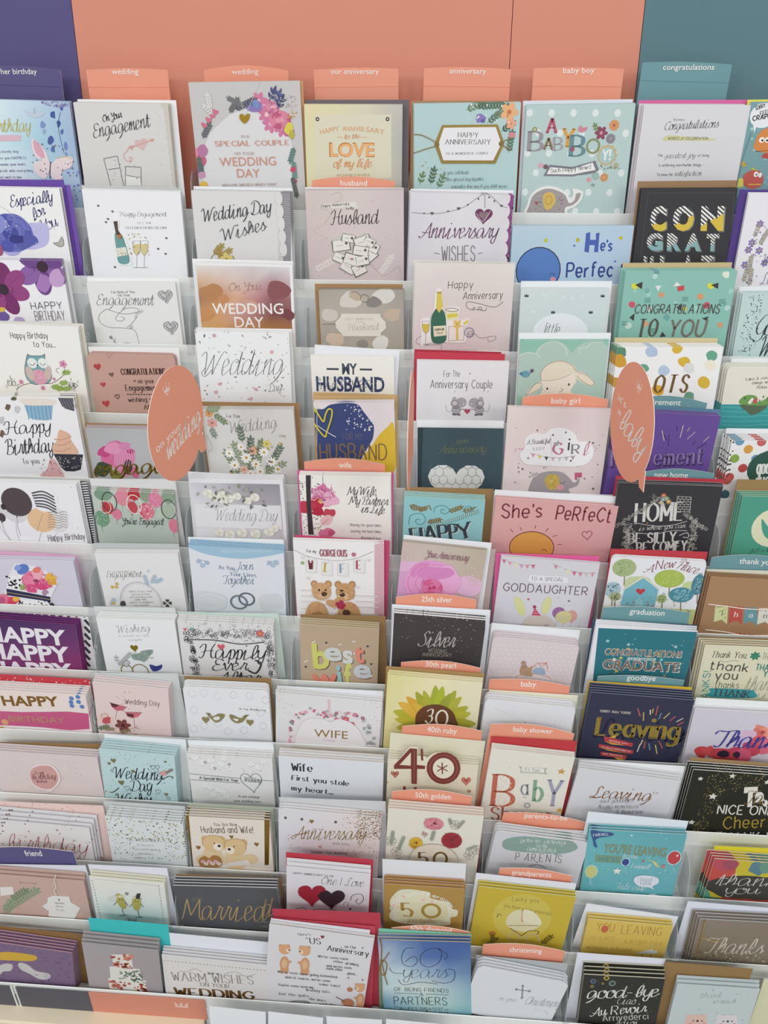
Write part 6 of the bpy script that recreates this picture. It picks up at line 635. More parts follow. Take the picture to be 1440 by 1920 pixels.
(5,2,'white bouquet Wedding Day','white Wedding Day card with a photo of a white bouquet behind a paper band',(0.4164,-0.2654,0.9708,0.0156,170,169.9),'e6e5e8','efeff2',0,0,3,4.6,0,1.1,'g 4 4 #d4d2d8,c0bcc4,9c98a0,98949c,dcdae0,d0ccd0,b0acb0,a8a4ac,e0dee2,dcd8dc,d4d0d2,c4c0c4,e4e2e6,dcdadc,d8d6d6,ccc8cc 0 45.8 163.6 161.4;e 31 141 8.9 8.3 #ebe8e0;e 36.8 140.8 4.4 3 #dcd8c8 -1.57;e 33.3 136.2 4.4 3 #ebe8e0 -2.62;e 27.4 136.1 4.5 3 #dcd8c8 -3.67;e 25 140.6 4.4 3 #ebe8e0 -4.71;e 28.5 145.2 4.4 3 #dcd8c8 -5.76;e 34.3 145.3 4.4 3 #ebe8e0 -6.81;e 33.5 138.6 3.2 2.2 #ebe8e0 -2.27;e 29.1 137.5 3.2 2.2 #dcd8c8 -3.53;e 27.2 140.8 3.2 2.2 #ebe8e0 -4.78;e 30.4 143.9 3.2 2.2 #dcd8c8 -6.04;e 34.3 142.5 3.2 2.2 #ebe8e0 -7.3;e 31 139 2 1.3 #ebe8e0 -2.97;e 28.9 140.3 2 1.3 #d0ccb4 -4.54;e 30.8 142.4 2 1.3 #ebe8e0 -6.11;e 32.9 141 2 1.3 #d0ccb4 -7.68;e 30.9 140.7 1.2 1.1 #d0ccb4;e 42 133 9.9 9.2 #ebe8e0;e 48.4 133.5 4.9 3.4 #dcd8c8 -1.57;e 44.6 128.4 4.9 3.4 #ebe8e0 -2.62;e 38.1 128.2 5 3.4 #dcd8c8 -3.67;e 35.4 133.2 4.9 3.4 #ebe8e0 -4.71;e 39.2 138.4 4.9 3.4 #dcd8c8 -5.76;e 45.7 138.5 4.9 3.4 #ebe8e0 -6.81;e 44.8 131 3.6 2.4 #ebe8e0 -2.27;e 40 129.9 3.6 2.4 #dcd8c8 -3.53;e 37.8 133.5 3.6 2.4 #ebe8e0 -4.78;e 41.3 137 3.6 2.4 #dcd8c8 -6.04;e 45.6 135.4 3.6 2.4 #ebe8e0 -7.3;e 42.1 131.4 2.2 1.5 #ebe8e0 -2.97;e 39.7 133 2.2 1.5 #d0ccb4 -4.54;e 41.7 135.3 2.2 1.5 #ebe8e0 -6.11;e 44.1 133.7 2.2 1.5 #d0ccb4 -7.68;e 41.9 133.4 1.3 1.2 #d0ccb4;e 56 138 8.9 8.3 #ebe8e0;e 62 138.1 4.4 3 #dcd8c8 -1.57;e 58.6 133.5 4.4 3 #ebe8e0 -2.62;e 52.8 133.3 4.4 3 #dcd8c8 -3.67;e 50.3 137.8 4.4 3 #ebe8e0 -4.71;e 53.7 142.4 4.4 3 #dcd8c8 -5.76;e 59.6 142.6 4.4 3 #ebe8e0 -6.81;e 58.8 135.9 3.2 2.2 #ebe8e0 -2.27;e 54.5 134.8 3.2 2.2 #dcd8c8 -3.53;e 52.5 138.1 3.2 2.2 #ebe8e0 -4.78;e 55.6 141.2 3.2 2.2 #dcd8c8 -6.04;e 59.5 139.8 3.2 2.2 #ebe8e0 -7.3;e 56.3 136.2 2 1.3 #ebe8e0 -2.97;e 54.2 137.6 2 1.3 #d0ccb4 -4.54;e 56 139.7 2 1.3 #ebe8e0 -6.11;e 58.1 138.3 2 1.3 #d0ccb4 -7.68;e 56.2 138 1.2 1.1 #d0ccb4;e 69 131 8.9 8.3 #ebe8e0;e 75.1 130.8 4.4 3 #dcd8c8 -1.57;e 71.7 126.2 4.4 3 #ebe8e0 -2.62;e 65.8 126.1 4.4 3 #dcd8c8 -3.67;e 63.3 130.6 4.4 3 #ebe8e0 -4.71;e 66.7 135.2 4.4 3 #dcd8c8 -5.76;e 72.6 135.3 4.4 3 #ebe8e0 -6.81;e 71.8 128.6 3.2 2.2 #ebe8e0 -2.27;e 67.5 127.5 3.2 2.2 #dcd8c8 -3.53;e 65.5 130.8 3.2 2.2 #ebe8e0 -4.78;e 68.6 133.9 3.2 2.2 #dcd8c8 -6.04;e 72.5 132.5 3.2 2.2 #ebe8e0 -7.3;e 69.4 129 2 1.3 #ebe8e0 -2.97;e 67.2 130.3 2 1.3 #d0ccb4 -4.54;e 69 132.4 2 1.3 #ebe8e0 -6.11;e 71.2 131 2 1.3 #d0ccb4 -7.68;e 69.2 130.7 1.2 1.1 #d0ccb4;e 84 136 7.9 7.4 #ebe8e0;e 89.7 136.5 3.9 2.7 #dcd8c8 -1.57;e 86.7 132.4 3.9 2.7 #ebe8e0 -2.62;e 81.5 132.3 3.9 2.7 #dcd8c8 -3.67;e 79.3 136.3 3.9 2.7 #ebe8e0 -4.71;e 82.3 140.4 3.9 2.7 #dcd8c8 -5.76;e 87.5 140.5 3.9 2.7 #ebe8e0 -6.81;e 86.8 134.5 2.8 1.9 #ebe8e0 -2.27;e 83 133.6 2.8 1.9 #dcd8c8 -3.53;e 81.2 136.5 2.8 1.9 #ebe8e0 -4.78;e 84 139.2 2.8 1.9 #dcd8c8 -6.04;e 87.5 138 2.8 1.9 #ebe8e0 -7.3;e 84.7 134.9 1.7 1.2 #ebe8e0 -2.97;e 82.8 136.1 1.7 1.2 #d0ccb4 -4.54;e 84.4 137.9 1.7 1.2 #ebe8e0 -6.11;e 86.2 136.7 1.7 1.2 #d0ccb4 -7.68;e 84.5 136.4 1 1 #d0ccb4;e 117 135 8.8 8.3 #ebe8e0;e 122.5 135 4.4 3 #dcd8c8 -1.57;e 119.2 130.4 4.4 3 #ebe8e0 -2.62;e 113.4 130.3 4.4 3 #dcd8c8 -3.67;e 110.9 134.8 4.4 3 #ebe8e0 -4.71;e 114.2 139.4 4.4 3 #dcd8c8 -5.76;e 120 139.5 4.4 3 #ebe8e0 -6.81;e 119.4 132.8 3.2 2.2 #ebe8e0 -2.27;e 115 131.8 3.2 2.2 #dcd8c8 -3.53;e 113 135.1 3.2 2.2 #ebe8e0 -4.78;e 116.1 138.1 3.2 2.2 #dcd8c8 -6.04;e 120 136.7 3.2 2.2 #ebe8e0 -7.3;e 116.9 133.2 1.9 1.3 #ebe8e0 -2.97;e 114.8 134.6 1.9 1.3 #d0ccb4 -4.54;e 116.5 136.6 1.9 1.3 #ebe8e0 -6.11;e 118.6 135.2 1.9 1.3 #d0ccb4 -7.68;e 116.7 134.9 1.1 1.1 #d0ccb4;e 44 61 9.1 8.7 #ebe8e0;e 50 60.8 4.5 3.2 #dcd8c8 -1.57;e 46.5 55.9 4.6 3.2 #ebe8e0 -2.62;e 40.5 55.8 4.6 3.2 #dcd8c8 -3.67;e 38 60.5 4.5 3.2 #ebe8e0 -4.71;e 41.5 65.3 4.5 3.2 #dcd8c8 -5.76;e 47.5 65.5 4.5 3.2 #ebe8e0 -6.81;e 46.7 58.4 3.3 2.3 #ebe8e0 -2.27;e 42.2 57.3 3.3 2.3 #dcd8c8 -3.53;e 40.2 60.8 3.3 2.3 #ebe8e0 -4.78;e 43.4 64 3.3 2.3 #dcd8c8 -6.04;e 47.4 62.6 3.3 2.3 #ebe8e0 -7.3;e 44.1 58.8 2 1.4 #ebe8e0 -2.97;e 42 60.3 2 1.4 #d0ccb4 -4.54;e 43.8 62.4 2 1.4 #ebe8e0 -6.11;e 46 61 2 1.4 #d0ccb4 -7.68;e 44 60.6 1.2 1.1 #d0ccb4;e 64 57 10.1 9.7 #ebe8e0;e 70.4 56.8 5 3.5 #dcd8c8 -1.57;e 66.5 51.4 5.1 3.5 #ebe8e0 -2.62;e 59.8 51.2 5.1 3.5 #dcd8c8 -3.67;e 57 56.4 5.1 3.5 #ebe8e0 -4.71;e 60.9 61.8 5 3.5 #dcd8c8 -5.76;e 67.6 62 5 3.5 #ebe8e0 -6.81;e 66.7 54.2 3.6 2.5 #ebe8e0 -2.27;e 61.7 52.9 3.6 2.5 #dcd8c8 -3.53;e 59.5 56.8 3.6 2.5 #ebe8e0 -4.78;e 63.1 60.4 3.6 2.5 #dcd8c8 -6.04;e 67.5 58.7 3.6 2.5 #ebe8e0 -7.3;e 63.9 54.6 2.2 1.6 #ebe8e0 -2.97;e 61.5 56.2 2.2 1.6 #d0ccb4 -4.54;e 63.5 58.6 2.2 1.5 #ebe8e0 -6.11;e 65.9 57 2.2 1.6 #d0ccb4 -7.68;e 63.7 56.6 1.3 1.3 #d0ccb4;e 87 62 10.1 9.6 #ebe8e0;e 93.9 61.8 5 3.5 #dcd8c8 -1.57;e 90.1 56.5 5 3.5 #ebe8e0 -2.62;e 83.5 56.3 5 3.5 #dcd8c8 -3.67;e 80.7 61.5 5 3.5 #ebe8e0 -4.71;e 84.5 66.9 5 3.5 #dcd8c8 -5.76;e 91.1 67 5 3.5 #ebe8e0 -6.81;e 90.3 59.3 3.6 2.5 #ebe8e0 -2.27;e 85.4 58 3.6 2.5 #dcd8c8 -3.53;e 83.1 61.9 3.6 2.5 #ebe8e0 -4.78;e 86.6 65.4 3.6 2.5 #dcd8c8 -6.04;e 91.1 63.8 3.6 2.5 #ebe8e0 -7.3;e 87.5 59.7 2.2 1.5 #ebe8e0 -2.97;e 85.1 61.3 2.2 1.5 #d0ccb4 -4.54;e 87.1 63.7 2.2 1.5 #ebe8e0 -6.11;e 89.5 62.1 2.2 1.5 #d0ccb4 -7.68;e 87.3 61.7 1.3 1.2 #d0ccb4;e 112 60 10 9.6 #ebe8e0;e 118.8 60.2 5 3.5 #dcd8c8 -1.57;e 115.1 54.8 5 3.5 #ebe8e0 -2.62;e 108.4 54.7 5 3.5 #dcd8c8 -3.67;e 105.6 59.9 5 3.5 #ebe8e0 -4.71;e 109.4 65.2 5 3.5 #dcd8c8 -5.76;e 116 65.4 5 3.5 #ebe8e0 -6.81;e 115.2 57.6 3.6 2.5 #ebe8e0 -2.27;e 110.3 56.4 3.6 2.5 #dcd8c8 -3.53;e 108 60.2 3.6 2.5 #ebe8e0 -4.78;e 111.5 63.8 3.6 2.5 #dcd8c8 -6.04;e 116 62.2 3.6 2.5 #ebe8e0 -7.3;e 112.4 58.1 2.2 1.5 #ebe8e0 -2.97;e 110 59.6 2.2 1.5 #d0ccb4 -4.54;e 112 62 2.2 1.5 #ebe8e0 -6.11;e 114.4 60.4 2.2 1.5 #d0ccb4 -7.68;e 112.2 60 1.3 1.2 #d0ccb4;e 138 65 10 9.6 #ebe8e0;e 144.2 65.3 5 3.5 #dcd8c8 -1.57;e 140.5 60 5 3.5 #ebe8e0 -2.62;e 133.9 59.8 5 3.5 #dcd8c8 -3.67;e 131 65 5 3.5 #ebe8e0 -4.71;e 134.7 70.3 5 3.5 #dcd8c8 -5.76;e 141.3 70.5 5 3.5 #ebe8e0 -6.81;e 140.6 62.7 3.6 2.5 #ebe8e0 -2.27;e 135.7 61.5 3.6 2.5 #dcd8c8 -3.53;e 133.4 65.3 3.6 2.5 #ebe8e0 -4.78;e 136.9 68.9 3.6 2.5 #dcd8c8 -6.04;e 141.3 67.3 3.6 2.5 #ebe8e0 -7.3;e 137.8 63.2 2.2 1.5 #ebe8e0 -2.97;e 135.4 64.8 2.2 1.5 #d0ccb4 -4.54;e 137.4 67.1 2.2 1.5 #ebe8e0 -6.11;e 139.8 65.5 2.2 1.5 #d0ccb4 -7.68;e 137.6 65.2 1.3 1.2 #d0ccb4;e 148 72 8 7.6 #ebe8e0;e 153.4 72.2 4 2.8 #dcd8c8 -1.57;e 150.4 68 4 2.8 #ebe8e0 -2.62;e 145.1 67.9 4 2.8 #dcd8c8 -3.67;e 142.8 72 4 2.8 #ebe8e0 -4.71;e 145.8 76.2 4 2.8 #dcd8c8 -5.76;e 151 76.4 4 2.8 #ebe8e0 -6.81;e 150.5 70.2 2.9 2 #ebe8e0 -2.27;e 146.6 69.2 2.9 2 #dcd8c8 -3.53;e 144.8 72.2 2.9 2 #ebe8e0 -4.78;e 147.5 75.1 2.9 2 #dcd8c8 -6.04;e 151.1 73.8 2.9 2 #ebe8e0 -7.3;e 148.3 70.5 1.8 1.2 #ebe8e0 -2.97;e 146.4 71.8 1.8 1.2 #d0ccb4 -4.54;e 147.9 73.7 1.8 1.2 #ebe8e0 -6.11;e 149.8 72.4 1.8 1.2 #d0ccb4 -7.68;e 148.1 72.1 1 1 #d0ccb4;e 59 127 7.9 7.4 #ebe8e0;e 64.2 127.3 4 2.7 #dcd8c8 -1.57;e 61.2 123.2 4 2.7 #ebe8e0 -2.62;e 56 123.1 4 2.7 #dcd8c8 -3.67;e 53.8 127.1 4 2.7 #ebe8e0 -4.71;e 56.8 131.2 4 2.7 #dcd8c8 -5.76;e 62 131.3 3.9 2.7 #ebe8e0 -6.81;e 61.3 125.4 2.8 1.9 #ebe8e0 -2.27;e 57.5 124.4 2.8 2 #dcd8c8 -3.53;e 55.7 127.4 2.8 1.9 #ebe8e0 -4.78;e 58.5 130.1 2.8 1.9 #dcd8c8 -6.04;e 62 128.9 2.8 1.9 #ebe8e0 -7.3;e 59.1 125.7 1.7 1.2 #ebe8e0 -2.97;e 57.3 126.9 1.7 1.2 #d0ccb4 -4.54;e 58.9 128.8 1.7 1.2 #ebe8e0 -6.11;e 60.7 127.5 1.7 1.2 #d0ccb4 -7.68;e 59 127.2 1 1 #d0ccb4;e 103 128 7.9 7.4 #ebe8e0;e 108.6 128.3 3.9 2.7 #dcd8c8 -1.57;e 105.6 124.1 3.9 2.7 #ebe8e0 -2.62;e 100.4 124 3.9 2.7 #dcd8c8 -3.67;e 98.2 128 3.9 2.7 #ebe8e0 -4.71;e 101.1 132.2 3.9 2.7 #dcd8c8 -5.76;e 106.3 132.3 3.9 2.7 #ebe8e0 -6.81;e 105.7 126.3 2.8 1.9 #ebe8e0 -2.27;e 101.9 125.4 2.8 1.9 #dcd8c8 -3.53;e 100.1 128.3 2.8 1.9 #ebe8e0 -4.78;e 102.8 131 2.8 1.9 #dcd8c8 -6.04;e 106.3 129.8 2.8 1.9 #ebe8e0 -7.3;e 103.5 126.6 1.7 1.2 #ebe8e0 -2.97;e 101.6 127.9 1.7 1.2 #d0ccb4 -4.54;e 103.2 129.7 1.7 1.2 #ebe8e0 -6.11;e 105.1 128.5 1.7 1.2 #d0ccb4 -7.68;e 103.4 128.2 1 1 #d0ccb4;d l 30 44 8.9 #8a9080,a8a898,6a7068 10 119 140 154;P paper_band .5 #e2e0e3 #d0ced2 p - 3 120 163 119 162 70 1 71;t Wedding~Day s 40 86 152 86 24.5 1.29 #b0aeb4;t on~your s 23 111 58 113 8.8 .72 #bcbac0;Q',[((0.402,-0.2478,0.9754,-0.0259,178,170.4),'eeeef2','white','','')],None),
(5,3,'My Wife My Partner in Life','cream My Wife, My Partner in Life card with pink orchid and black ribbon',(0.6158,-0.2654,0.9708,0.0148,163.4,184),'efece6','efeeea',0,0,2,4.6,0.8,1.1,'d h 60 45 2.9 #6a6466 -6 61 14 182;d h 50 46 2.9 #6a6466 16 62 36 182;s #e09cb8 55 150 49 142 40 140 29 137 27 146 24 154 31 160 41 160 52 159;s #e4a4bc 63 136 60 128 51 121 39 122 30 130 32 140 41 147 53 152 64 146;s #d888ac 46 138 42 130 32 128 25 129 17 133 21 140 24 148 34 150 44 146;s #e8b4c8 71 134 69 127 60 125 50 123 42 129 43 139 51 146 61 144 68 141;s #d47ca4 49 159 50 153 43 150 37 153 32 156 33 161 38 164 44 168 48 163;s #b83048 42 125 37 117 28 108 18 115 10 120 12 128 19 135 30 140 38 133;s #c03c50 29 121 21 113 13 108 1 108 -4 116 -4 125 3 132 14 131 24 130;s #b42c44 41 110 38 104 31 103 25 104 19 107 22 112 24 119 32 120 39 117;s #c04858 63 109 60 103 52 100 46 102 39 105 42 112 45 117 53 116 61 116;s #e8bcc4 57 94 54 89 49 84 40 84 34 90 36 97 42 102 50 105 57 101;s #d87c9c 60 67 53 60 46 55 37 57 30 62 31 70 39 74 47 78 56 75;s #c85c84 61 68.7 58.6 65.2 55 62.1 49 61.6 47.2 66.3 47.4 70.4 50.9 73.2 55.5 75 59 72.1;s #e8a050 41.1 132 40.2 128.8 36.9 127.2 34.1 128.5 32.5 130.5 32.3 133.2 34.3 135.4 37.3 136.2 39.2 134.2;d - 40 47 9.6 #c8689c,eac0d0 23 132 60 161;l 1.32 #b89878 28 73 40 88 50 96;l .95 #8a8688 43 183.1 42.5 167.4;P black_ribbon 1.2 #3c3638 #f4f2ee p black~ribbon 13 184 22 184 20 153 19 124 21 64 11 64 11 124;Q;t My~Wife, s 87 146 140 147 16.3 1.04 #4a4648;t My~Partner s 89 127 158 127 16.5 1.04 #4a4648;t in~Life s 109 112 151 109 15.9 1.05 #4a4648;t Sharing~the~good~times, h 88.2 83 146.8 83 5.5 .55 #7a7678;t bearing~the~hard~times, h 90 70 147 70 5.6 .56 #7a7678;t devoting~in~love h 108 57 145 56 5.6 .56 #7a7678',[((0.6088,-0.2526,0.9708,0.0033,173.1,187.1),'d8699c','pink','','')],((0.6201,-0.2488,0.9713,-0.0031,145.1,200.9),9.365,'ea9c81','t wife b 62 192 85 192 10.4 0.012 #f4ece6',0,'peach','wife')),
(5,4,'turquoise Happy Anniversary','turquoise card with gold scrolls and large HAPPY lettering, before a kraft envelope',(0.7981,-0.2654,0.9741,-0.0225,144,145.4),'93c8cc','dcdfc4',0,0,3,4.6,0,1.1,'l 1.91 #7c6c40 10.5 127.5 15.6 119.6 22.1 118.2;l 1.91 #7c6c40 40.8 126.5 45.5 128.6 49.1 119.8;l 1.9 #7c6c40 90.6 118.7 95 124.4 97.8 129.9;l 1.89 #7c6c40 121.8 126 124.7 129.7 129.3 131.1;l 1.92 #7c6c40 48.4 101.8 51.9 96.5 47.2 92.6;l 1.94 #7c6c40 13.9 81.4 20.3 81.1 25.1 82.8;v 10.5 128.3 31.5 120.6 7.6 #867448;v 23.6 118.3 37.8 122.7 7.7 #867448;v 79.5 118.1 101.1 128.3 7.6 #867448;v 104.8 119.6 120.2 125.9 7.6 #867448;v 42.3 94.1 64.5 100.9 7.7 #867448;l 1.27 #4f8c98 54 116 57 127 72 130 82 122 75 114 67 117 68 123 74 122;l 1.29 #4f8c98 10 88 13 107 32 112 40 100 33 90 23 93 24 100 31 99;l .95 #4f8c98 104.8 119.6 113.4 132.6 121.7 127.8 117.3 122.1;p #6fa8ac 14 72 133 127 135 119 15 63;m 32 3.59 1.65 .97 #dfe0c8 19 74.4 19.9 67.8;t H r 20 48 46 52 30.6 4.89 #c8dcd4;t H r 18 50 44 54 30.6 4.89 #3f4650;t A r 46 56 70 59 30.5 4.87 #c8dcd4;t A r 43 57 68 61 30.5 4.86 #3f4650;t P r 70 58 90 61 30.4 4.85 #c8dcd4;t P r 68 60 88 63 30.4 4.85 #3f4650;t P r 90 61 107 64 30.4 4.84 #c8dcd4;t P r 88 63 105 66 30.3 4.84 #3f4650;t Y r 107 63 137 72 30.3 4.82 #c8dcd4;t Y r 105 65 135 74 30.2 4.82 #3f4650',[((0.8036,-0.248,0.9708,0.0084,158,157.8),'9c7f56','kraft','','')],None),
(5,5,"She's Perfect",'pink She is Perfect card with a smiling yellow sun and a heart',(0.9571,-0.2652,0.9808,-0.0464,215.1,142.5),'dba8a6','ecdcdc',0,0,1,4.6,0,1.1,"g 2 3 #dcaaa8,d8a6a4,deacaa,daa6a6,dca8a8,d6a2a4 0 0 215.1 142.5;t She's h 14 102 90 110 27.2 2.94 #7c3440 .05;t PeRfeCt h 110 107 210 109 27.2 2.91 #7c3440 .05;e 75 46 40.9 34.2 #7c4440;e 75 46 39.3 32.3 #d8a050;l 1.28 #7c4440 93.5 40.4 97.8 44.5 103.2 40.5;l 1.27 #8a5048 49.2 86.3 53.1 80.1;l 1.26 #8a5048 76.9 93 75.7 85.6;l 1.26 #8a5048 99.7 88.8 95.4 81.2;l 1.26 #8a5048 117.4 75.8 109.3 72.1;l 1.27 #8a5048 128 57.6 120.1 56.9;l 1.27 #8a5048 32.3 81.2 37.7 75.4;H 169.7 81 17.6 .21 20.4 #9c4c54 1.25",[((0.9575,-0.2542,0.9767,-0.0273,216.2,155.5),'ecedf2','white','rearmost ',''),((0.9573,-0.257,0.9767,-0.0273,215.8,156.9),'ecedf2','white','front ','')],None),
(5,6,'Home chalkboard','black Home card with a chalk house drawing, before a red envelope',(1.1709,-0.2654,0.9717,-0.0052,178.1,186.7),'38363a','b8b4b4',0,0,2,4.6,0.6,1.1,'t HOME r 40 112 126 119 35.7 3.99 #d8d6d2;t is~where~you~can s 48 94 128 104 9.4 .67 #d8d6d2;l .93 #d8d6d2 39 110 74 105 104 108 129 117;l .93 #d8d6d2 42 90 76 89 106 97 132 98;t BE~SILLY, r 34 68 124 76 19.8 2.49 #d8d6d2;t BE~COMFY, r 51 50 145 59 20 2.5 #d8d6d2;m 7 .8 -4.83 .9 #b8b4b0 103.7 164.6 127.4 164.2;m 4 6.61 .27 .9 #b8b4b0 106.1 164.7 106.9 159.9;m 3 6.62 .28 .9 #b8b4b0 109.9 160 110.7 155.2;m 4 6.63 .28 .91 #b8b4b0 107.7 155.1 108.5 150.3;m 3 6.64 .28 .91 #b8b4b0 111.5 150.4 112.3 145.6;m 4 6.65 .28 .91 #b8b4b0 109.3 145.4 110.1 140.6;m 3 6.66 .28 .91 #b8b4b0 113.1 140.7 114 135.9;k .9 #b8b4b0 104 165 106 143;k .9 #b8b4b0 128 165 130 132;c 34 48 5.4 2.4 .91 #a8a49e 81.3 166.1 10.5 103.4;c 24 49 5.5 2.4 .91 #a8a49e 123.6 131.4 164.1 101.3;c 24 50 5 5.6 .93 #a8a49e 23.5 102.1 33.2 51.6;c 24 51 4.9 6.1 .91 #a8a49e 137.2 124.9 147.1 57;d - 120 52 4.3 #a8a49e,c8c4be 25 51 42 110;d - 90 53 4.3 #a8a49e,c8c4be 139 57 148 122;d - 60 54 3.6 #a8a49e 58 146 95 167;f 80.7 166 4.5 6 #c8684c #e0d8c8;f 81.1 158.1 4.5 6 #7c9cb0 #e0d8c8;f 90.8 154.4 4.5 6 #c8a04c #e0d8c8;f 78.4 152.1 4.5 6 #b8a890 #e0d8c8;f 86.2 160.4 4.5 6 #8ca080 #e0d8c8;l 1.23 #d8d6d2 120 88.5 132.9 94.5 136 85.6 126.7 85.2;x 60.7 110.9 1.8 #c8a04c 5 .45',[((1.1686,-0.2525,0.9717,-0.0046,184.5,193.7),'c03a48','red','','')],((1.2084,-0.2488,0.9708,0.0336,135.6,198),9.2285,'6d999f','t new~home b 34 191 91 190 10.3 0.012 #f4ece6',0,'teal','new home')),
(5,7,'teal leaf Just a little','teal green card with a large cream leaf circle, before kraft envelopes at the right edge',(1.3883,-0.2654,0.9708,0.0116,166.3,169.7),'4f9c86','e4e0c4',0,0,3,4.6,-2.2,1.1,'e 65 109 39.2 38.8 #dfdcbc;s #4f9c86 46 101 40 126 53 112 76 91 58 87;t JUST~a~little k 32 58 76 62 7.4 .55 #2c4440',[((1.3825,-0.2424,0.9708,0.0162,168.4,189.6),'9c8054','kraft','rearmost ',''),((1.3814,-0.2452,0.9708,0.0162,168.1,190.9),'9c8054','kraft','middle ',''),((1.3804,-0.248,0.9708,0.0162,167.7,192.3),'9c8054','kraft','front ','')],None),
(6,0,'flower gift','pale lilac birthday card with cut-out gifts and bright flowers, at left edge',(-0.0065,-0.3193,0.8626,0.0147,201.7,124.5),'d4cfde','e8e4ec',0,0,2,4.6,0,1.22,'P gift_and_flowers_cutout .9 #e8e6e8 #f0eeee p - 24 23 31 40 47 40 59 60 71 90 89 116 108 114 124 111 142 102 161 91 164 76 155 63 144 43 141 34 144 25;p #f0eff0 71 89 99 91 89 61 69 64;d o 26 55 4.5 #2c2a34 66 63 96 88;p #2e3050 60 61 143 45 141 34 58 46;k 1.06 #c8b070 58 53 142 39;p #f0eff0 76 37 145 31 143 25 70 23;d o 30 56 4.2 #2c2a34 77 23 145 36;s #5c7cc4 114 105 108 98 99 93 90 96 91 104 95 112 104 116 113 113;s #8aa0d8 100.9 108.6 96.2 104.2 90.9 101.4 85.8 103.3 86.5 108.2 89.3 111.7 93.8 114.9 97.1 112;s #e0608c 135 78 132 63 115 62 98 62 97 77 109 88 122 96 136 92;s #e880a4 125 86 121 75 108 70 97 74 96 85 103 94 115 102 124 95;s #d84c80 154 75 143 64 130 60 120 64 118 74 125 84 136 86 146 85;s #ecacb8 140 94 134 88 126 80 119 86 118 94 120 103 131 103 140 103;s #d85c8c 153 79 151 72 143 71 135 71 134 78 140 84 147 90 153 86;s #e8b848 164 89 157 83 150 79 142 81 142 88 146 95 154 99 158 94;s #e0a440 161.2 79.3 160.8 72.7 153.6 72.7 146.2 72.2 144.7 78.8 150.7 83.7 156.4 86.7 161.5 84.4;s #e87c70 135.9 103.8 133.1 99.2 127.9 97.9 122.4 98.4 120.7 103.4 124.8 108.2 130.5 110.5 136.1 109.1;s #d85888 119 62 118 54 108 54 101 55 100 62 102 70 112 73 118 68;s #b08ca8 141.9 55.1 137.5 51.4 132.8 47 128.7 50.3 128.6 54.6 130.9 58.6 135.7 61.5 139.9 59.2;s #9cac68 99.5 65.6 96.8 61.5 91.8 58.9 87.1 60.6 87.4 65.2 89.6 69.4 94.6 71.5 99.1 70;s #e07890 67 33 60 22 47 15 39 23 34 32 40 44 55 49 62 41;s #d8486c 81 35 73 29 64 21 56 26 57 34 61 42 69 43 76 41;s #e8b44c 81.9 39.1 77.3 34.4 71.9 32.1 67.8 34.4 67.7 38.7 69.7 42.9 74.6 44.3 78.3 42.7;s #c05884 52.1 36.1 49.8 30.1 42.6 27.3 36 29.2 37.5 35.6 40.5 40.5 46.1 42.3 50.9 40.8;s #8a3a60 126.8 80.2 125.9 77.4 122.4 76.9 118.8 76.2 118 78.7 118 81.3 120.4 83.9 123.9 83.6 126.9 82.9;d - 40 57 6.2 #c83c70,f0b8cc 98 58 155 95;Q',[((-0.0074,-0.3035,0.868,-0.0273,198.2,129.5),'dca8c8','pale pink','rearmost ',''),((-0.0056,-0.3063,0.868,-0.0273,197.8,131.2),'dca8c8','pale pink','front ','')],None),
(6,1,'Celebrating your Engagement verse','white Celebrating Your Engagement card with a silver ring of verse and tiny flowers',(0.2419,-0.3193,0.8626,0.0352,156.1,146.4),'e4e2e2','efeeea',0,0,2,4.6,0,1.22,"t CELEBRATING~YOUR r 26.7 104.5 72.2 105.7 3.1 .47 #8a8684;t Engagement s 13 94 81 96 13.4 .73 #6a6664;r 70 38 39.3 46.3 #c8c6c6 3.45;r 70 38 35.9 42.2 #d8d6d6 1.04;t HERE'S~TO~ALL~YOUR h 50.6 61.9 95.6 63.2 3.2 .44 #77736f;t special~dreams, h 53.9 55.9 91.8 57.1 3.2 .44 #77736f;t and~watching~them h 50.1 49.7 94.2 51 3.2 .44 #77736f;t COME~TRUE, h 57.9 43.6 82.9 44.7 3.2 .44 #77736f;t HERE'S~TO~MOMENTS h 47.9 37.3 93.9 38.7 3.2 .44 #77736f;t YOU~SHARE h 53.7 31.2 84.3 32.4 3.3 .44 #77736f;f 95.4 109 5.1 6 #d4dce4 #8a9cac;f 20.5 42.5 4.2 6 #d4dce4 #8a9cac;v 89.7 74.9 86.5 96.2 6.8 #a8bcc8;v 95.8 80.8 105.1 96.4 6.8 #a8bcc8;v 101.2 82.8 116 90.7 6.8 #a8bcc8;v 8.2 32.4 17.4 44.5 7 #a8bcc8;f 20.1 73.4 3.8 5 #d0b460 #b8943c;f 30.3 80.5 3.8 5 #d0b460 #b8943c;f 28 73.5 3.8 5 #d0b460 #b8943c;f 16.1 37.7 3.8 5 #d0b460 #b8943c;s #4c4a4a 28.4 32.6 30.5 40.7 37.8 42.8 38.8 32.8;h 125.9 39.1 7.5 -1.57 8.9 #4a5048;h 119.5 33.5 7.6 -3.14 8.9 #4a5048;h 114.9 39 7.6 -4.71 8.9 #4a5048;h 121.2 44.6 7.5 -6.28 8.9 #4a5048",[((0.2363,-0.3064,0.8626,0.0273,160.4,160),'c2c4c4','grey','','')],None),
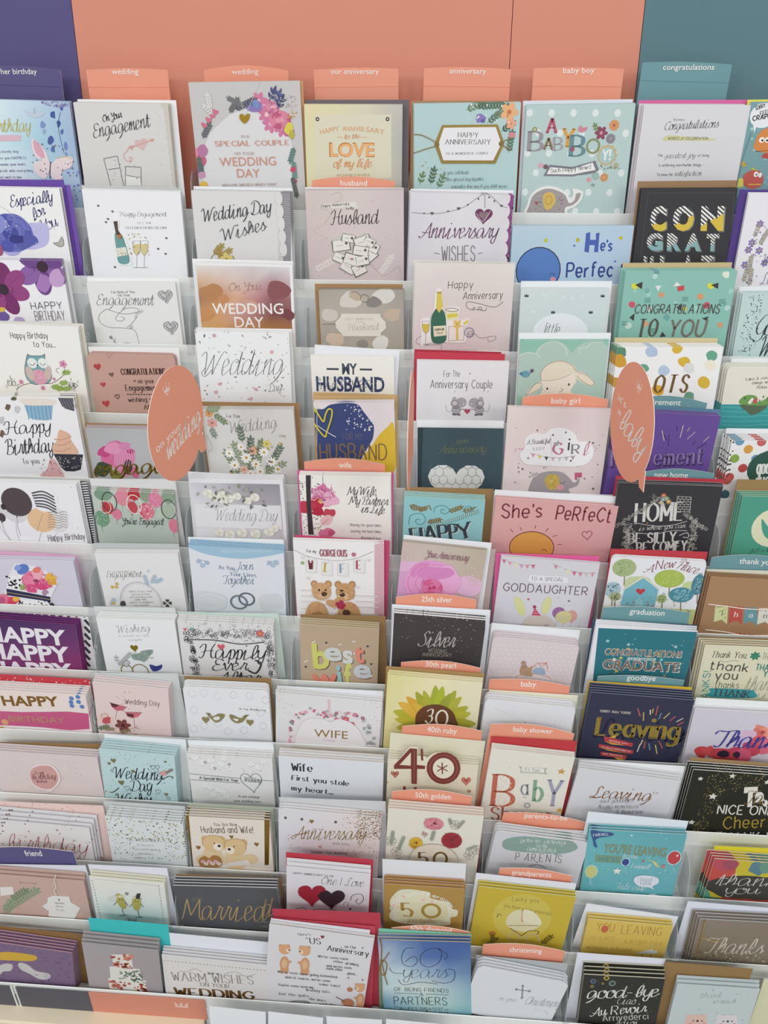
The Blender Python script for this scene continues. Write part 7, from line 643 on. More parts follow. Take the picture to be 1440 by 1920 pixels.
(6,2,'As You Join Your Lives','white As You Join Your Lives card with silver rings and a blue top',(0.4109,-0.3192,0.8664,-0.0217,174,166.8),'dee0e6','a8c8dc',0,0,3,4.6,0,1.22,'s #9fc0d6 -8 171 85 177 177 176 177 163 123 148 84 144 35 149 -1 162;m 16 5.86 .38 .79 #d8e4ec 59.7 155.1 63 160.8 65.6 155.4;t As~You r 53 120 83 119 8 .99 #7c8ca0;t Join s 85 121 117 123 16 .86 #6c7c94;t Your~Lives r 73 107 123 107 8.1 .99 #7c8ca0;t Together s 60 89 115 91 17.5 .94 #6c7c94;f 16.9 134.4 5 5 #a8bcd0 #c8d4e0;f 23.1 125.7 5 5 #a8bcd0 #c8d4e0;f 31.5 131.9 5 5 #a8bcd0 #c8d4e0;f 146.8 139.4 4.9 5 #a8bcd0 #c8d4e0;f 153.4 134.3 4.9 5 #a8bcd0 #c8d4e0;f 159.5 141.4 4.9 5 #a8bcd0 #c8d4e0;l .8 #8aa4c0 12 131 24 137 35 129;l .79 #8aa4c0 142 134 154 143 163 135;s #d4d6da 4 64 24 70 44 67 62 61 59 35 34 26 7 26;s #d4d6da 125 63 144 72 163 71 168 45 146 36 128 40;l .81 #eceef2 8 58 33 64 58 56;l .82 #eceef2 8 37 32 33 55 39;r 86 50 15.2 14.3 #5c6870 3.45;r 101 58 14.1 13.1 #5c6870 3.23;r 86 50 15.2 14.3 #8a969c 1.01',[((0.4109,-0.3018,0.8626,0.0094,176.8,176.8),'eef0f4','white','','')],None),
(6,3,'Gorgeous Wife teddy','white Gorgeous Wife card with two teddy bears, before a rose red envelope',(0.6063,-0.3193,0.8626,0.0011,162.8,189.4),'efecec','efeeea',0,0,1,4.6,0,1.22,'p #e4d0d4 146 188 163 189 163 28 146 27;m 44 -.02 -3.57 1.11 #c8788c 145.4 182.2 162.8 190.8;t For~my h 24 165 42 164 6.3 .66 #6a6468;t GORGEOUS r 48 158 98 159 14 1.61 #a05c68;f 108.7 163.9 4.5 5 #c05c84 #e0b040;f 15.4 142.6 3.6 5 #8aac70 #d8d880;l .65 #8a8486 2 169 28 156 73 150 112 156 144 172;l .65 #8a8486 23.5 157.8 28.2 154.3;p #dcdad8 22 151 42 151 40 122 21 123;p #e8e6e4 23 150 41 150 39 124 22 125;t W r 27 130 36 130 18.1 2.93 #8c4c5c;p #dcdad8 50 147 70 146 69 117 50 119;p #e8e6e4 51 146 69 145 68 119 51 120;t I r 55 126 65 125 18.1 2.93 #c8a84c;p #dcdad8 79 146 99 146 98 117 79 118;p #e8e6e4 80 145 98 145 97 119 80 120;t F r 84 125 94 125 18.1 2.92 #8c9cb4;p #dcdad8 108 155 129 154 128 125 109 127;p #e8e6e4 110 154 128 153 127 128 110 128;t E r 114 134 124 134 17.9 2.9 #b84c6c;h 24.8 110.3 7.2 .17 8.4 #dcd8d8;h 115.7 95.3 7.2 .17 8.4 #dcd8d8;h 16.9 153.8 7.1 .17 8.2 #dcd8d8;h 135.7 153.3 7 .17 8.1 #dcd8d8;k 2.98 #e0d8d6 10 84 38 85;k 2.63 #dcd4d2 110 77 153 77;k 2.99 #e0d8d6 10 72 38 72;k 2.64 #dcd4d2 110 65 153 65;k 3 #e0d8d6 9 60 38 61;k 2.65 #dcd4d2 110 53 153 53;k 3.01 #e0d8d6 9 44 37 45;k 2.66 #dcd4d2 110 38 153 37;e 38 28 22.1 33.6 #cfa377;e 39 18 13.5 22.5 #b98a5e;e 28 -1 10.8 20.4 #cfa377;e 60 -1 10.8 18.7 #cfa377;e 35 99 6.2 7.7 #b98a5e;e 61 100 6.2 7.7 #b98a5e;e 35.1 98.2 3.6 4.6 #cfa377;e 61.3 99.4 3.6 4.6 #cfa377;e 48 83 17.8 19.3 #cfa377;e 51 74 9.9 9.3 #dcba94;l .99 #8a6444 43.9 69.3 50.4 67.3 57.1 69.9;e 52.7 78.2 5.6 5 #4c3428;e 43.8 86.3 2 2.3 #2c2018;e 55.7 86.9 2 2.3 #2c2018;d - 44 58 4.9 #b48350,dfbc94 31 67 64 97;d - 50 59 5.3 #b48350,dab68c 21 -5 65 57;e 98 30 22 33.5 #c99b6c;e 97 20 13.4 22.4 #b5865a;e 73 0 10.8 20.3 #c99b6c;e 105 0 10.8 18.6 #c99b6c;e 79 100 6.2 7.6 #b5865a;e 105 101 6.2 7.6 #b5865a;e 78.9 99 3.6 4.6 #c99b6c;e 105 100.2 3.6 4.6 #c99b6c;e 92 84 17.7 19.3 #c99b6c;e 88 75 9.9 9.3 #dcba94;l .99 #8a6444 85.4 70.1 88 67.8 86.7 70.1;e 86.3 78.6 5.6 5 #4c3428;e 86.5 87.1 2 2.3 #2c2018;e 83.8 87 2 2.3 #2c2018;d - 44 60 4.9 #b48350,dfbc94 75 68 108 98;d - 50 61 5.3 #b48350,dab68c 66 -4 109 58;e 67 58 11.9 7.8 #cfa377 -.42;e 81 66 9.9 7 #c99b6c .42;f 77.2 57.6 5.3 6 #b83c5c #8c2844;f 83.9 61.8 5.3 6 #b83c5c #8c2844;f 87.7 55.3 5.3 6 #b83c5c #8c2844;f 80.4 51.8 5.3 6 #b83c5c #8c2844;f 85.3 50.1 5.3 6 #b83c5c #8c2844;e 93 39 7.3 7.1 #5a3c34',[((0.6022,-0.3109,0.8676,-0.0292,171,189.5),'c84a74','rose red','','')],None),
(6,4,'pink rose Your Anniversary','mauve Your Anniversary card with a large pink rose photo, behind the 25th silver sign',(0.787,-0.319,0.8747,-0.0817,149,182.6),'cdbcba','b4a8a0',0,0,1,4.6,0,1.22,'g 4 4 #c8b8ac,cabcb0,c4b8a8,bcb09c,d4bcc0,d0bab4,c8b8ac,c4b4a4,dcbcd0,d8b0c4,d0b0b8,ccb8b4,e0bcd8,dcb0cc,d4acc0,d4b8c0 0 0 149 182.6;s #e0b4d4 41 131 40 117 21 108 1 110 -17 116 -17 130 0 140 16 143 36 144;s #d8a4cc 40 100 34 82 20 69 1 70 -14 83 -11 103 -2 119 15 122 30 116;s #e4bcd8 157 108 147 94 135 85 119 85 105 94 101 109 112 123 130 127 144 120;e 59 103 48.1 48.1 #e4a4d0;e 90 107 24 17.5 #dc92c4 -1.57;l 1.19 #d07cae 88 129 97 119 101 108 100 97 93 84;e 78 78 24.2 17.8 #e4a4d0 -2.62;l 1.2 #d07cae 95 92 91 78 84 69 74 64 60 64;e 46 74 24.3 17.9 #dc92c4 -3.67;l 1.22 #d07cae 66 65 53 62 42 64 33 71 26 83;e 28 99 24.1 17.6 #e4a4d0 -4.71;l 1.22 #d07cae 30 76 21 86 17 98 18 109 25 121;e 41 127 23.9 17.3 #dc92c4 -5.76;l 1.2 #d07cae 23 114 27 127 34 136 44 140 58 140;e 72 131 23.8 17.2 #e4a4d0 -6.81;l 1.19 #d07cae 52 140 65 143 76 141 85 134 92 122;e 76 92 17.3 12.7 #e4a4d0 -2.27;l 1.2 #d07cae 84 106 85 96 82 88 76 82 67 79;e 54 84 17.4 12.8 #dc92c4 -3.53;l 1.21 #d07cae 69 80 59 76 51 76 44 80 38 88;e 39 102 17.3 12.6 #e4a4d0 -4.78;l 1.21 #d07cae 40 85 33 93 31 101 33 110 38 118;e 52 121 17.2 12.5 #dc92c4 -6.04;l 1.2 #d07cae 38 115 43 124 50 128 58 130 67 127;e 75 115 17.2 12.5 #e4a4d0 -7.3;l 1.19 #d07cae 65 128 75 125 81 120 84 113 85 103;e 62 93 10.6 7.8 #e4a4d0 -2.97;l 1.2 #d07cae 71 96 68 91 63 88 58 88 53 90;e 49 100 10.6 7.7 #d07cae -4.54;l 1.21 #d07cae 52 90 47 94 44 98 44 104 46 109;e 56 113 10.5 7.7 #e4a4d0 -6.11;l 1.2 #d07cae 47 110 51 115 55 117 60 118 65 116;e 69 106 10.6 7.7 #d07cae -7.68;l 1.2 #d07cae 66 116 71 112 74 107 74 102 72 96;e 59 103 6.3 6.2 #d07cae;s #e8b0d8 111 117 110 100 97 86 80 93 68 104 64 120 71 138 90 144 103 130;s #d88cc0 98 130 90 120 71 113 50 112 35 117 35 128 49 136 67 137 88 139;e 62 94 19.3 19.4 #e088b4;e 74 95 9.6 7.1 #d86c98 -1.57;l .48 #c84c78 73 104 77 100 79 96 78 91 75 86;e 69 84 9.7 7.1 #e088b4 -2.62;l .48 #c84c78 76.1 89.4 74.6 83.9 71.8 80.2 67.7 78.4 62.2 78.4;e 56 82 9.7 7.1 #d86c98 -3.67;l .48 #c84c78 64.5 78.7 59.2 77.3 54.8 78 51.2 80.9 48.6 85.8;e 49 92 9.7 7.1 #e088b4 -4.71;l .48 #c84c78 50 83 46 87 45 92 45 96 48 101;e 54 104 9.6 7 #d86c98 -5.76;l .48 #c84c78 47.3 98 48.8 103.5 51.7 107.1 55.8 108.9 61.2 108.9;e 67 105 9.6 7 #e088b4 -6.81;l .48 #c84c78 58.9 108.6 64.1 110 68.5 109.3 72.1 106.5 74.8 101.6;e 68 90 6.9 5.1 #e088b4 -2.27;l .48 #c84c78 71.8 95 72.1 90.9 71 87.7 68.6 85.4 65 84;e 60 86 7 5.1 #d86c98 -3.53;l .48 #c84c78 65.5 84.4 61.8 82.9 58.6 82.9 55.8 84.6 53.4 87.8;e 54 93 6.9 5.1 #e088b4 -4.78;l .48 #c84c78 53.9 86.7 51.4 89.8 50.5 93.1 51.2 96.4 53.4 99.8;e 59 101 6.9 5.1 #d86c98 -6.04;l .48 #c84c78 53.1 98.7 55.2 102.2 57.9 104.1 61 104.5 64.8 103.4;e 68 99 6.9 5.1 #e088b4 -7.3;l .48 #c84c78 64.2 103.8 67.9 102.8 70.5 100.8 71.8 97.7 72 93.6;e 62.9 89.8 4.2 3.1 #e088b4 -2.97;l .48 #c84c78 66.5 91 65.1 88.9 63.4 87.9 61.4 87.8 59.2 88.6;e 57.6 92.5 4.2 3.1 #c84c78 -4.54;l .48 #c84c78 58.7 88.7 56.8 90.1 55.8 91.9 55.7 94 56.6 96.3;e 60.5 97.7 4.2 3.1 #e088b4 -6.11;l .48 #c84c78 56.9 96.5 58.3 98.5 60 99.6 62 99.7 64.2 98.8;e 65.8 95 4.2 3.1 #c84c78 -7.68;l .48 #c84c78 64.7 98.8 66.6 97.3 67.6 95.5 67.7 93.5 66.9 91.1;e 61.7 93.7 2.5 2.5 #c84c78;r 10 160 7.6 7.3 #dcc8c0 1.26;r 16 154 6.3 6.6 #dcc8c0 1.27;r 6 151 5.7 7.3 #dcc8c0 1.27;r 128 138 7.6 7.4 #dcc8c0 1.26;r 134 131 6.3 6.7 #dcc8c0 1.26;r 125 129 5.7 7.4 #dcc8c0 1.27;r 137 124 7.6 7.5 #dcc8c0 1.27;r 143 117 6.3 6.7 #dcc8c0 1.27;r 133 115 5.7 7.5 #dcc8c0 1.27;t Your~Anniversary s 44 156 118 157 14.6 .72 #8c5a6c',[((0.7911,-0.3108,0.8724,-0.0631,155.6,192.9),'edeef2','white','',''),((0.8026,-0.3081,0.8691,-0.0415,157.1,178.4),'bcaaa4','mauve','','')],None),
(6,5,'Goddaughter bunny','pale grey Goddaughter card with yellow bunny ears and balloons, before hot pink envelopes',(0.9689,-0.3191,0.8703,-0.045,172.6,163.6),'d6d4da','e4e0e4',0,0,1,4.6,0,1.22,'l .62 #a09890 0 160 6 157 11 156 16 154 22 153 27 152 32 151 37 150 42 150 47 150 52 151 57 151 62 152;p #c87890 2 157.1 9.5 157.8 6.7 148.8;p #d8a0b0 12.6 153.7 20.1 154.3 17.3 145.3;p #e0e0a8 23.1 151.3 30.5 152 27.8 142.9;p #c8a0b8 33.4 150.1 40.8 150.7 38.2 141.7;p #d890a0 43.6 150 51 150.7 48.4 141.6;p #c86c8c 53.6 151 61.1 151.7 58.5 142.7;l .62 #a09890 91 157 98 154 105 151 111 148 118 146 124 145 131 144 137 143 143 143 150 143 156 143 162 144 168 145;p #d08aa0 93.4 153.6 100.8 154.3 98.3 145.3;p #dcdce0 104.7 149.1 112.1 149.7 109.7 140.7;p #e4e0a8 115.9 145.6 123.3 146.3 120.9 137.3;p #c86c88 127 143.4 134.4 144.1 132 135;p #d0889c 137.8 142.4 145.2 143 142.9 134;p #c8c4c8 148.5 142.5 155.9 143.2 153.6 134.1;p #d89cac 159 143.8 166.4 144.5 164.1 135.4;s #e6e5ea 54 126 59 130 114 131 122 126 119 119 59 115;t TO~A~SPECIAL o 58 119 116 122 7.4 .74 #6a6268;t GODDAUGHTER o 11 93 164 97 16.6 1.34 #5a3c48;e 45 62 7.7 22.4 #d8d89c .42;e 92 68 7.6 19.2 #d8d89c -.1;s #cfc4bc 56 16 57 34 68 45 90 47 106 39 110 22;p #c84c6c 68.1 45.1 71.8 61.8 84.8 45.9;k 1.28 #e8a8b8 70.1 49.9 79.7 50.8;k 1.28 #e8a8b8 71.4 55.1 75.8 55.5;e 71.2 63.6 2.9 3.5 #a83c58;x 58.1 78.9 2.9 #c84c60 5 .45;x 130.4 81.9 2.8 #6a6468 5 .45;l .97 #6a5c5c 93.1 27.8 98.3 25.1 101 29.4;l .64 #b0a8a8 118 43 115 31 114 19;e 116 55 11.5 12.4 #9c6c9c;p #9c6c9c 116.3 40.3 119.4 40.6 117.3 44.3;l .64 #b0a8a8 142 38 140 26 139 14;e 140 50 9.5 12.4 #d8a094;p #d8a094 140.6 34.7 143.8 35 141.6 38.8;l .64 #b0a8a8 128 34 126 22 125 9;e 126 47 14.7 13.2 #d4cc98;p #d4cc98 126.7 30.6 129.9 31 127.7 34.7;k 1.28 #b8cc88 115 51.5 114.1 39.7;k 1.27 #c8a8b8 120.2 51.2 119.2 40.2;k 1.27 #b8cc88 125.4 50.9 124.3 40.6;k 1.27 #c8a8b8 130.6 50.6 129.4 41.1;k 1.27 #b8cc88 135.7 50.3 134.4 41.6;d x 8 62 3.2 #b8a8b0,d8a0b0 23 17 167 93',[((0.9685,-0.3083,0.8626,0.0064,181,170.7),'e0609a','pink','rearmost ',''),((0.9683,-0.311,0.8626,0.0064,180.6,172.3),'e0609a','pink','front ','')],None),
(6,6,'A New Place house','white A New Place card with blue house and trees behind the graduation sign',(1.163,-0.3192,0.8663,-0.0226,163.5,175.7),'e6e6ea','efeeea',8,0,1,4.6,0,1.22,'p #bcc884 -4 71 168 76 173 34 -1 29;s #c4d0a0 74 122 71 111 61 99 41 105 31 114 29 124 35 135 53 138 72 135;s #c4d09c 163 121 160 111 151 104 138 106 128 113 130 122 134 131 145 134 156 130;t A s 63 147 76 148 16.8 1.1 #7c3038;t New k 79 154 111 160 17.5 1.09 #7c3038;t Place s 114 158 150 149 18.2 1.09 #7c3038;k 1.84 #8c7c58 28 138 30 118;e 25 154 20.8 18.2 #a9b886;d l 47 63 3.4 #7f9464 12 140 38 167;k 1.84 #8c7c58 109 121 111 101;e 106 137 26.2 18.4 #a8bc58;d l 60 64 3.3 #c4d080 90 123 122 151;k 1.85 #8c7c58 134 92 137 72;e 132 105 21.5 15.8 #4f8c9c;d o 49 65 3.4 #8cbcc4 119 94 145 117;k 1.84 #8c7c58 160 109 163 88;e 157 128 11 21.5 #4f8494;d o 25 66 3.3 #84b0b8 152 112 162 143;k 1.87 #8c7c58 13 95 15 74;e 11 108 14.9 15.7 #a9c4cc;d o 33 67 3.4 #88a8b4 2 97 20 120;k 1.87 #8c7c58 19 87 21 66;e 18 94 10.6 9.1 #a8b088;d o 23 68 3.4 #88946c 12 87 24 100;k 1.86 #8c7c58 102 88 104 68;e 100 95 8.7 9.1 #a8b880;d o 19 69 3.4 #8c9c64 95 88 105 101;p #d8d8c0 30 112 60 141 92 116 92 112 61 135 32 107;p #78b4c4 32 109 61 136 91 113 90 74 30 76;p #8cc4cc 56 74 55 89 60 95 68 88 70 73;h 60.3 107.9 16.1 .07 15.6 #c0404c;d - 30 70 4.4 #6a7c54,8c6c54 4 64 162 94;l .92 #4c7c84 99.1 105 101.8 107.1 104.4 104.7;l 1.21 #4c7c84 152.9 147.5 156.8 151.4 160.7 149.9;d o 16 71 2.8 #b85a5c,8c7c6c 34 74 88 87',[((1.1672,-0.3055,0.8626,0.0034,166.5,186.1),'bf3e48','red','rearmost ',''),((1.1666,-0.3083,0.8626,0.0034,166.1,187.7),'bf3e48','red','middle ',''),((1.1659,-0.311,0.8626,0.0034,165.8,189.3),'bf3e48','red','front ','')],None),
(6,7,'kraft Thanks bunting','kraft brown card with red and white string and Thanks pennants at the right edge',(1.3387,-0.3192,0.8662,-0.0223,161.1,143.4),'a98462','8c6c50',0,0,2,4.6,-2.5,1.22,'p #d4d8a4 20 82 42 83 48 45 37 54 24 48;t T r 32 62 40 62 10 1.23 #6a7c50;p #c05850 45 83 68 84 74 46 63 54 50 48;t h r 57 62 65 62 10 1.23 #f0e4dc;p #6c9ca4 71 83 93 84 100 46 88 55 76 48;t a r 83 62 91 63 10 1.23 #f0e8e0;p #dcdcd0 96 83 118 84 125 46 113 55 100 48;t n r 108 63 116 63 10 1.23 #6a6a60;p #c05850 119 83 141 84 148 46 137 55 124 49;t k r 131 63 139 63 10 1.22 #f0e4dc;k 1.85 #a8b468 21 78 39 84;k 1.85 #a8b468 27.7 70.8 40.2 76.2;k 1.85 #a8b468 34.1 63.6 41.8 68.7;k 1.85 #a8b468 40.6 56.4 43.4 61.2;P string 2 #e8dcd0 #f4f2ee l red~and~white~string 6 86 37 84 69 81 112 81 130 81;k 1.84 #b8484c 9.1 83.9 12.2 87.1;k 1.84 #b8484c 17.3 83.4 20.4 86.6;k 1.84 #b8484c 25.5 82.9 28.6 86.2;k 1.84 #b8484c 33.7 82.4 36.7 85.7;k 1.84 #b8484c 41.8 82 44.9 85.2;k 1.84 #b8484c 50 81.5 53 84.7;k 1.84 #b8484c 58.2 81 61.2 84.2;k 1.84 #b8484c 66.3 80.5 69.3 83.8;k 1.83 #b8484c 74.5 80.1 77.5 83.3;k 1.83 #b8484c 82.7 79.6 85.7 82.8;k 1.83 #b8484c 90.8 79.1 93.8 82.3;k 1.83 #b8484c 99 78.6 101.9 81.9;k 1.83 #b8484c 107.1 78.1 110.1 81.4;k 1.83 #b8484c 115.3 77.7 118.2 80.9;Q;P string 2 #e8dcd0 #f4f2ee l red~and~white~string 12 31 48 29 81 24 124 27 143 28;k 1.87 #b8484c 15.4 29 18.7 31.5;k 1.87 #b8484c 23.7 28.5 27 31.1;k 1.87 #b8484c 32 28 35.3 30.6;k 1.87 #b8484c 40.3 27.5 43.6 30.1;k 1.87 #b8484c 48.6 27 51.9 29.6;k 1.87 #b8484c 56.9 26.6 60.2 29.2;k 1.87 #b8484c 65.2 26.1 68.5 28.7;k 1.87 #b8484c 73.5 25.6 76.7 28.2;k 1.87 #b8484c 81.8 25.1 85 27.7;k 1.86 #b8484c 90.1 24.7 93.3 27.2;k 1.86 #b8484c 98.4 24.2 101.6 26.8;k 1.86 #b8484c 106.7 23.7 109.9 26.3;k 1.86 #b8484c 115 23.2 118.2 25.8;k 1.86 #b8484c 123.3 22.8 126.5 25.3;Q',[((1.3385,-0.3064,0.8626,0.0101,159.1,152.7),'dfdcc8','cream','','')],((1.3428,-0.3027,0.8626,0.0023,132.5,174.5),7.6211,'6d999f','t thank~you b 49 164 108 163 11 0.012 #f4ece6',0,'teal','thank you')),
(7,0,'purple HAPPY','deep purple card with repeated white HAPPY capitals, before a zigzag envelope at the left edge',(-0.0095,-0.373,0.7653,-0.0483,205.3,129.4),'5c3468','9c3c84',0,0,3,4.6,0.8,1.34,'g 3 4 #44305c,4a3060,5c3468,5c3068,5c3468,70386c,743a70,78386c,84386c,84386c,8c3c6c,84386c 0 0 205.3 129.4;t HAPPY b 26 76 183 81 33 0.065 #e8e4ea;t HAPPY b 24 35 185 42 33.8 0.065 #e8e4ea;t HAPPY b 20 -8 186 2 34.6 0.065 #e8e4ea',[((0.0003,-0.3556,0.7602,-0.0228,215,135.5),'e6e4e6','white','','m 16 15.21 1.11 7.37 #3a3a40 7.8 121.6 25.1 138.9;m 8 -2.31 -15.9 5.51 #3a3a40 207.7 129.4 216.6 116')],None),
(7,1,'Wishing a soon-to-be couple','white card with a gold heart, grey moth and rings, Wishing a soon-to-be couple',(0.2439,-0.3732,0.7553,0.0103,146.9,147.9),'e9e9ea','efeeea',0,0,3,4.6,0,1.34,'t Wishing s 36 115 98 121 17.1 .73 #77777c;t a~soon-to-be r 35.3 107.3 96.3 109 4.1 .54 #8a8a8e;t couple r 53.2 97.9 81.6 100.4 4.1 .54 #8a8a8e;h 62 82.1 15.1 -0 18.3 #*a08428;v 24.5 39.1 51.2 67.3 7.7 #a8acaa;v 23.7 45.4 24 57.8 7.6 #a8acaa;r 40 29 11.2 12.9 #*b09c50 2.09;r 66 28 15.3 16.3 #*b8a460 2.09;p #c8c8c8 34.1 45.8 42.7 52.5 48.3 48.6 40.3 36.9;l 1.04 #6a6a6c 34.1 45.8 42.7 52.5 48.3 48.6 40.3 36.9 34.1 45.8;P butterfly_cutout .7 #8a9c94 #e8e8e8 s grey~green~moth 56 57 56 68 69 71 76 77 96 81 96 73 88 65 78 52 70 54;d - 30 72 4.8 #5c6c60,b0b8a8 58 55 93 75;Q;s #3c4488 86 45 99 42 110 46 108 37 98 30 89 31;l 1.04 #22264c 92.3 44.3 98.2 37.1 104.3 44',[((0.2366,-0.3557,0.7553,0.026,154.3,160),'d4d8d6','pale grey','','')],None),
(7,2,'Happily Ever After','black and white Happily Ever After card with doodled lace border, front of its stack',(0.3929,-0.3732,0.7569,-0.0088,177,148.1),'dedcdc','efeeea',0,0,3,4.6,0,1.34,'c 75 73 6.5 8 1.11 #66646a 15.2 121.8 84.7 121.3 162.2 128.4;c 60 74 6.5 7.1 1.11 #66646a 19.1 111.3 23.6 23;c 60 75 6.4 8.9 1.09 #66646a 162.7 120.1 175.9 29.4;l 2.53 #55535a 8 105 64 108 113 102 158 109;d - 160 76 4 #66646a 9 105 180 148;h 12.9 128.8 7 -0 8.4 #c87078;h 26 130.8 8 -0 9.6 #8cac9c;f 152.3 127.8 7.9 5 #c86a68 #e0b040;h 77.5 93.3 14.1 .1 17.1 #d0606c;t Happily k 38 66 156 70 30.9 2.07 #36343a;t Ever k 56 38 124 43 25.2 2.09 #36343a;t After k 63 9 148 15 25.6 2.1 #36343a;l 3.56 #36343a 124 43 139 37 150 59 139 67',[((0.3964,-0.3557,0.7553,0.037,188,154.8),'c8d8d0','pale grey','','')],None),
(7,3,'kraft Best Wife','kraft brown best wife card with pastel cut letters, before kraft envelopes',(0.6158,-0.3731,0.7596,-0.0295,143.9,148.7),'baa389','dcd8b0',0,0,3,4.6,0,1.34,'g 2 2 #bca58c,b8a188,c0aa90,baa48a 0 0 143.9 148.7;t b b 26 50 57 52 53.6 0.05 #6c5c4c;t b b 24 52 55 54 53.5 0.06 #d0ce70;t e b 47 69 80 72 40.7 0.05 #6c5c4c;t e b 45 71 78 74 40.7 0.06 #ccd0cc;t s b 81 66 100 68 40.8 0.05 #6c5c4c;t s b 79 68 98 69 40.7 0.06 #d4d4d0;t t b 103 70 122 71 40.7 0.05 #6c5c4c;t t b 101 72 119 73 40.6 0.06 #e08a78;t w b 24 3 74 7 46.6 0.05 #6c5c4c;t w b 22 5 71 9 46.5 0.06 #e08a78;t i b 74 7 82 8 54.9 0.05 #6c5c4c;t i b 72 9 80 10 54.9 0.06 #9cc4c8;t f b 85 8 100 10 54.9 0.05 #6c5c4c;t f b 83 10 98 11 54.8 0.06 #d0ce78;t e b 102 34 135 37 41.5 0.05 #6c5c4c;t e b 100 36 133 39 41.5 0.06 #c8ccd0;h 48.1 111.4 4.9 -0 6 #4c4c50;h 123.9 109.8 4.9 -0 6 #4c4c50;h 9.8 53.6 5 -0 6.2 #4c4c50;h 131.3 70.2 4.9 -0 6.1 #4c4c50;k 2.3 #e4dcd0 21.9 109.3 28.5 113.8;k 2.28 #e4dcd0 95.2 117.3 101.7 119.8;k 2.33 #e4dcd0 6.6 64.8 13.3 68.3;k 2.32 #e4dcd0 131.1 39.4 134.2 45.9;k 2.29 #e4dcd0 70.9 108.2 75.8 111.7;k 2.3 #e4dcd0 97.2 89.6 102.1 93.2',[((0.6226,-0.353,0.7553,0.0274,156,159.4),'94754f','kraft','rearmost ',''),((0.6231,-0.3557,0.7553,0.0274,155.7,161.4),'94754f','kraft','front ','')],None),
(7,4,'black Silver Anniversary','black Silver Wedding Anniversary card with silver dots, between the 25th silver and 30th pearl signs',(0.7801,-0.373,0.7641,-0.0536,164.4,179.3),'e4e2e6','efeeea',0,0,2,4.6,0,1.34,'p #464040 1 177 163 178 172 64 3 58;d o 90 77 2.2 #8a8484,a8a4a4,6a6464 10 67 156 184;t Silver s 51 110 113 114 32.3 1.62 #bcb8b4;t WEDDING o 68 99 102 99 7.9 .71 #a89c90;t ANNIVERSARY o 58 88 112 92 8 .71 #a89c90;d o 16 78 1.9 #b8b4b4 2 172 160 198',[((0.7818,-0.3602,0.7592,-0.0223,175.2,190.7),'e8eaf0','white','','')],((0.7941,-0.3566,0.7553,0.0084,142.6,207),10.1395,'ea9c81','t 25th~silver b 46 200 100 200 11.3 0.012 #f4ece6',0,'peach','25th silver')),
(7,5,'pink dotted baby basket','pale pink dotted baby card with a bunny in a basket, behind baby sign',(0.9582,-0.3729,0.7669,-0.0753,153.9,133),'dccfd2','e8e2e4',9,0,3,4.6,0,1.34,'n o 16 12 .9 115.1 10.4 .7 -9.6 5.1 #e8dde0 2.8;s #e2d6da 53 44 54 60 72 65 104 69 116 58 116 48;l 1.61 #c8a088 56 44 53 50 64 55 86 60 109 57 117 52;s #b8987c 60 55 58 73 66 78 73 73 80 78 79 66 82 54;s #a0b4cc 81 62 84 72 97 76 104 67 102 60;l 1.59 #c89088 82 74 86 84 102 85 107 73;l 1.27 #d07c7c 88.7 84.9 94.3 79.6 102.5 88.7 100.3 82.4;v 65.6 67.7 61.9 81.4 7.7 #a88c70;d - 30 79 3.2 #a88468,d8c0a4 59 44 111 76',[((0.9576,-0.3528,0.7634,-0.0513,158.2,150.3),'ebedf2','white','rearmost ',''),((0.9573,-0.3555,0.7634,-0.0513,157.9,152.3),'ebedf2','white','front ','')],None),
(7,6,'teal Graduate','teal Congratulations To a Special Graduate card with stars, behind the goodbye sign',(1.1395,-0.3731,0.761,-0.0325,174.7,174.1),'e6e6ec','efeeea',0,0,2,4.6,0,1.34,'p #2f7682 5 166 174 172 190 46 13 38;d o 50 80 1.8 #8cc0c8,c8dce0,c89c5c 26 35 171 158;d x 26 81 7.5 #a8d4d8,d8b458,78b0b4 30 72 152 128;t CONGRATULATIONS b 24 110 159 115 13.3 0.1 #d8d0c8;t CONGRATULATIONS b 25 110 158 116 12.5 0.04 #7c6c62;p #b8c4c4 65 108 115 110 115 104 66 102;t To~a~Special h 69.1 103 111.2 104.3 5.5 .63 #4c7c84;t GRADUATE b 24 79 161 83 19.9 0.1 #d8d0c8;t GRADUATE b 25 80 159 84 18.7 0.045 #7c6c62;x 25 140 4.3 #a8d4d8 5 .45;x 62.1 135.5 4.3 #a8c8cc 5 .45;x 143.9 137.6 4.3 #a8c8cc 5 .45;x 53.7 105.6 4.3 #e0c058 5 .45;x 42.8 100.7 4.4 #e8e4e0 5 .45;x 124.6 107.9 4.3 #8ccad0 5 .45',[((1.1394,-0.3603,0.7575,-0.0121,180,177.1),'3e5878','navy','','')],((1.1518,-0.3565,0.7591,-0.0253,150,199.6),6.7173,'6d999f','t graduation b 47 190 107 190 11.3 0.012 #f4ece6',0,'teal','graduation')),
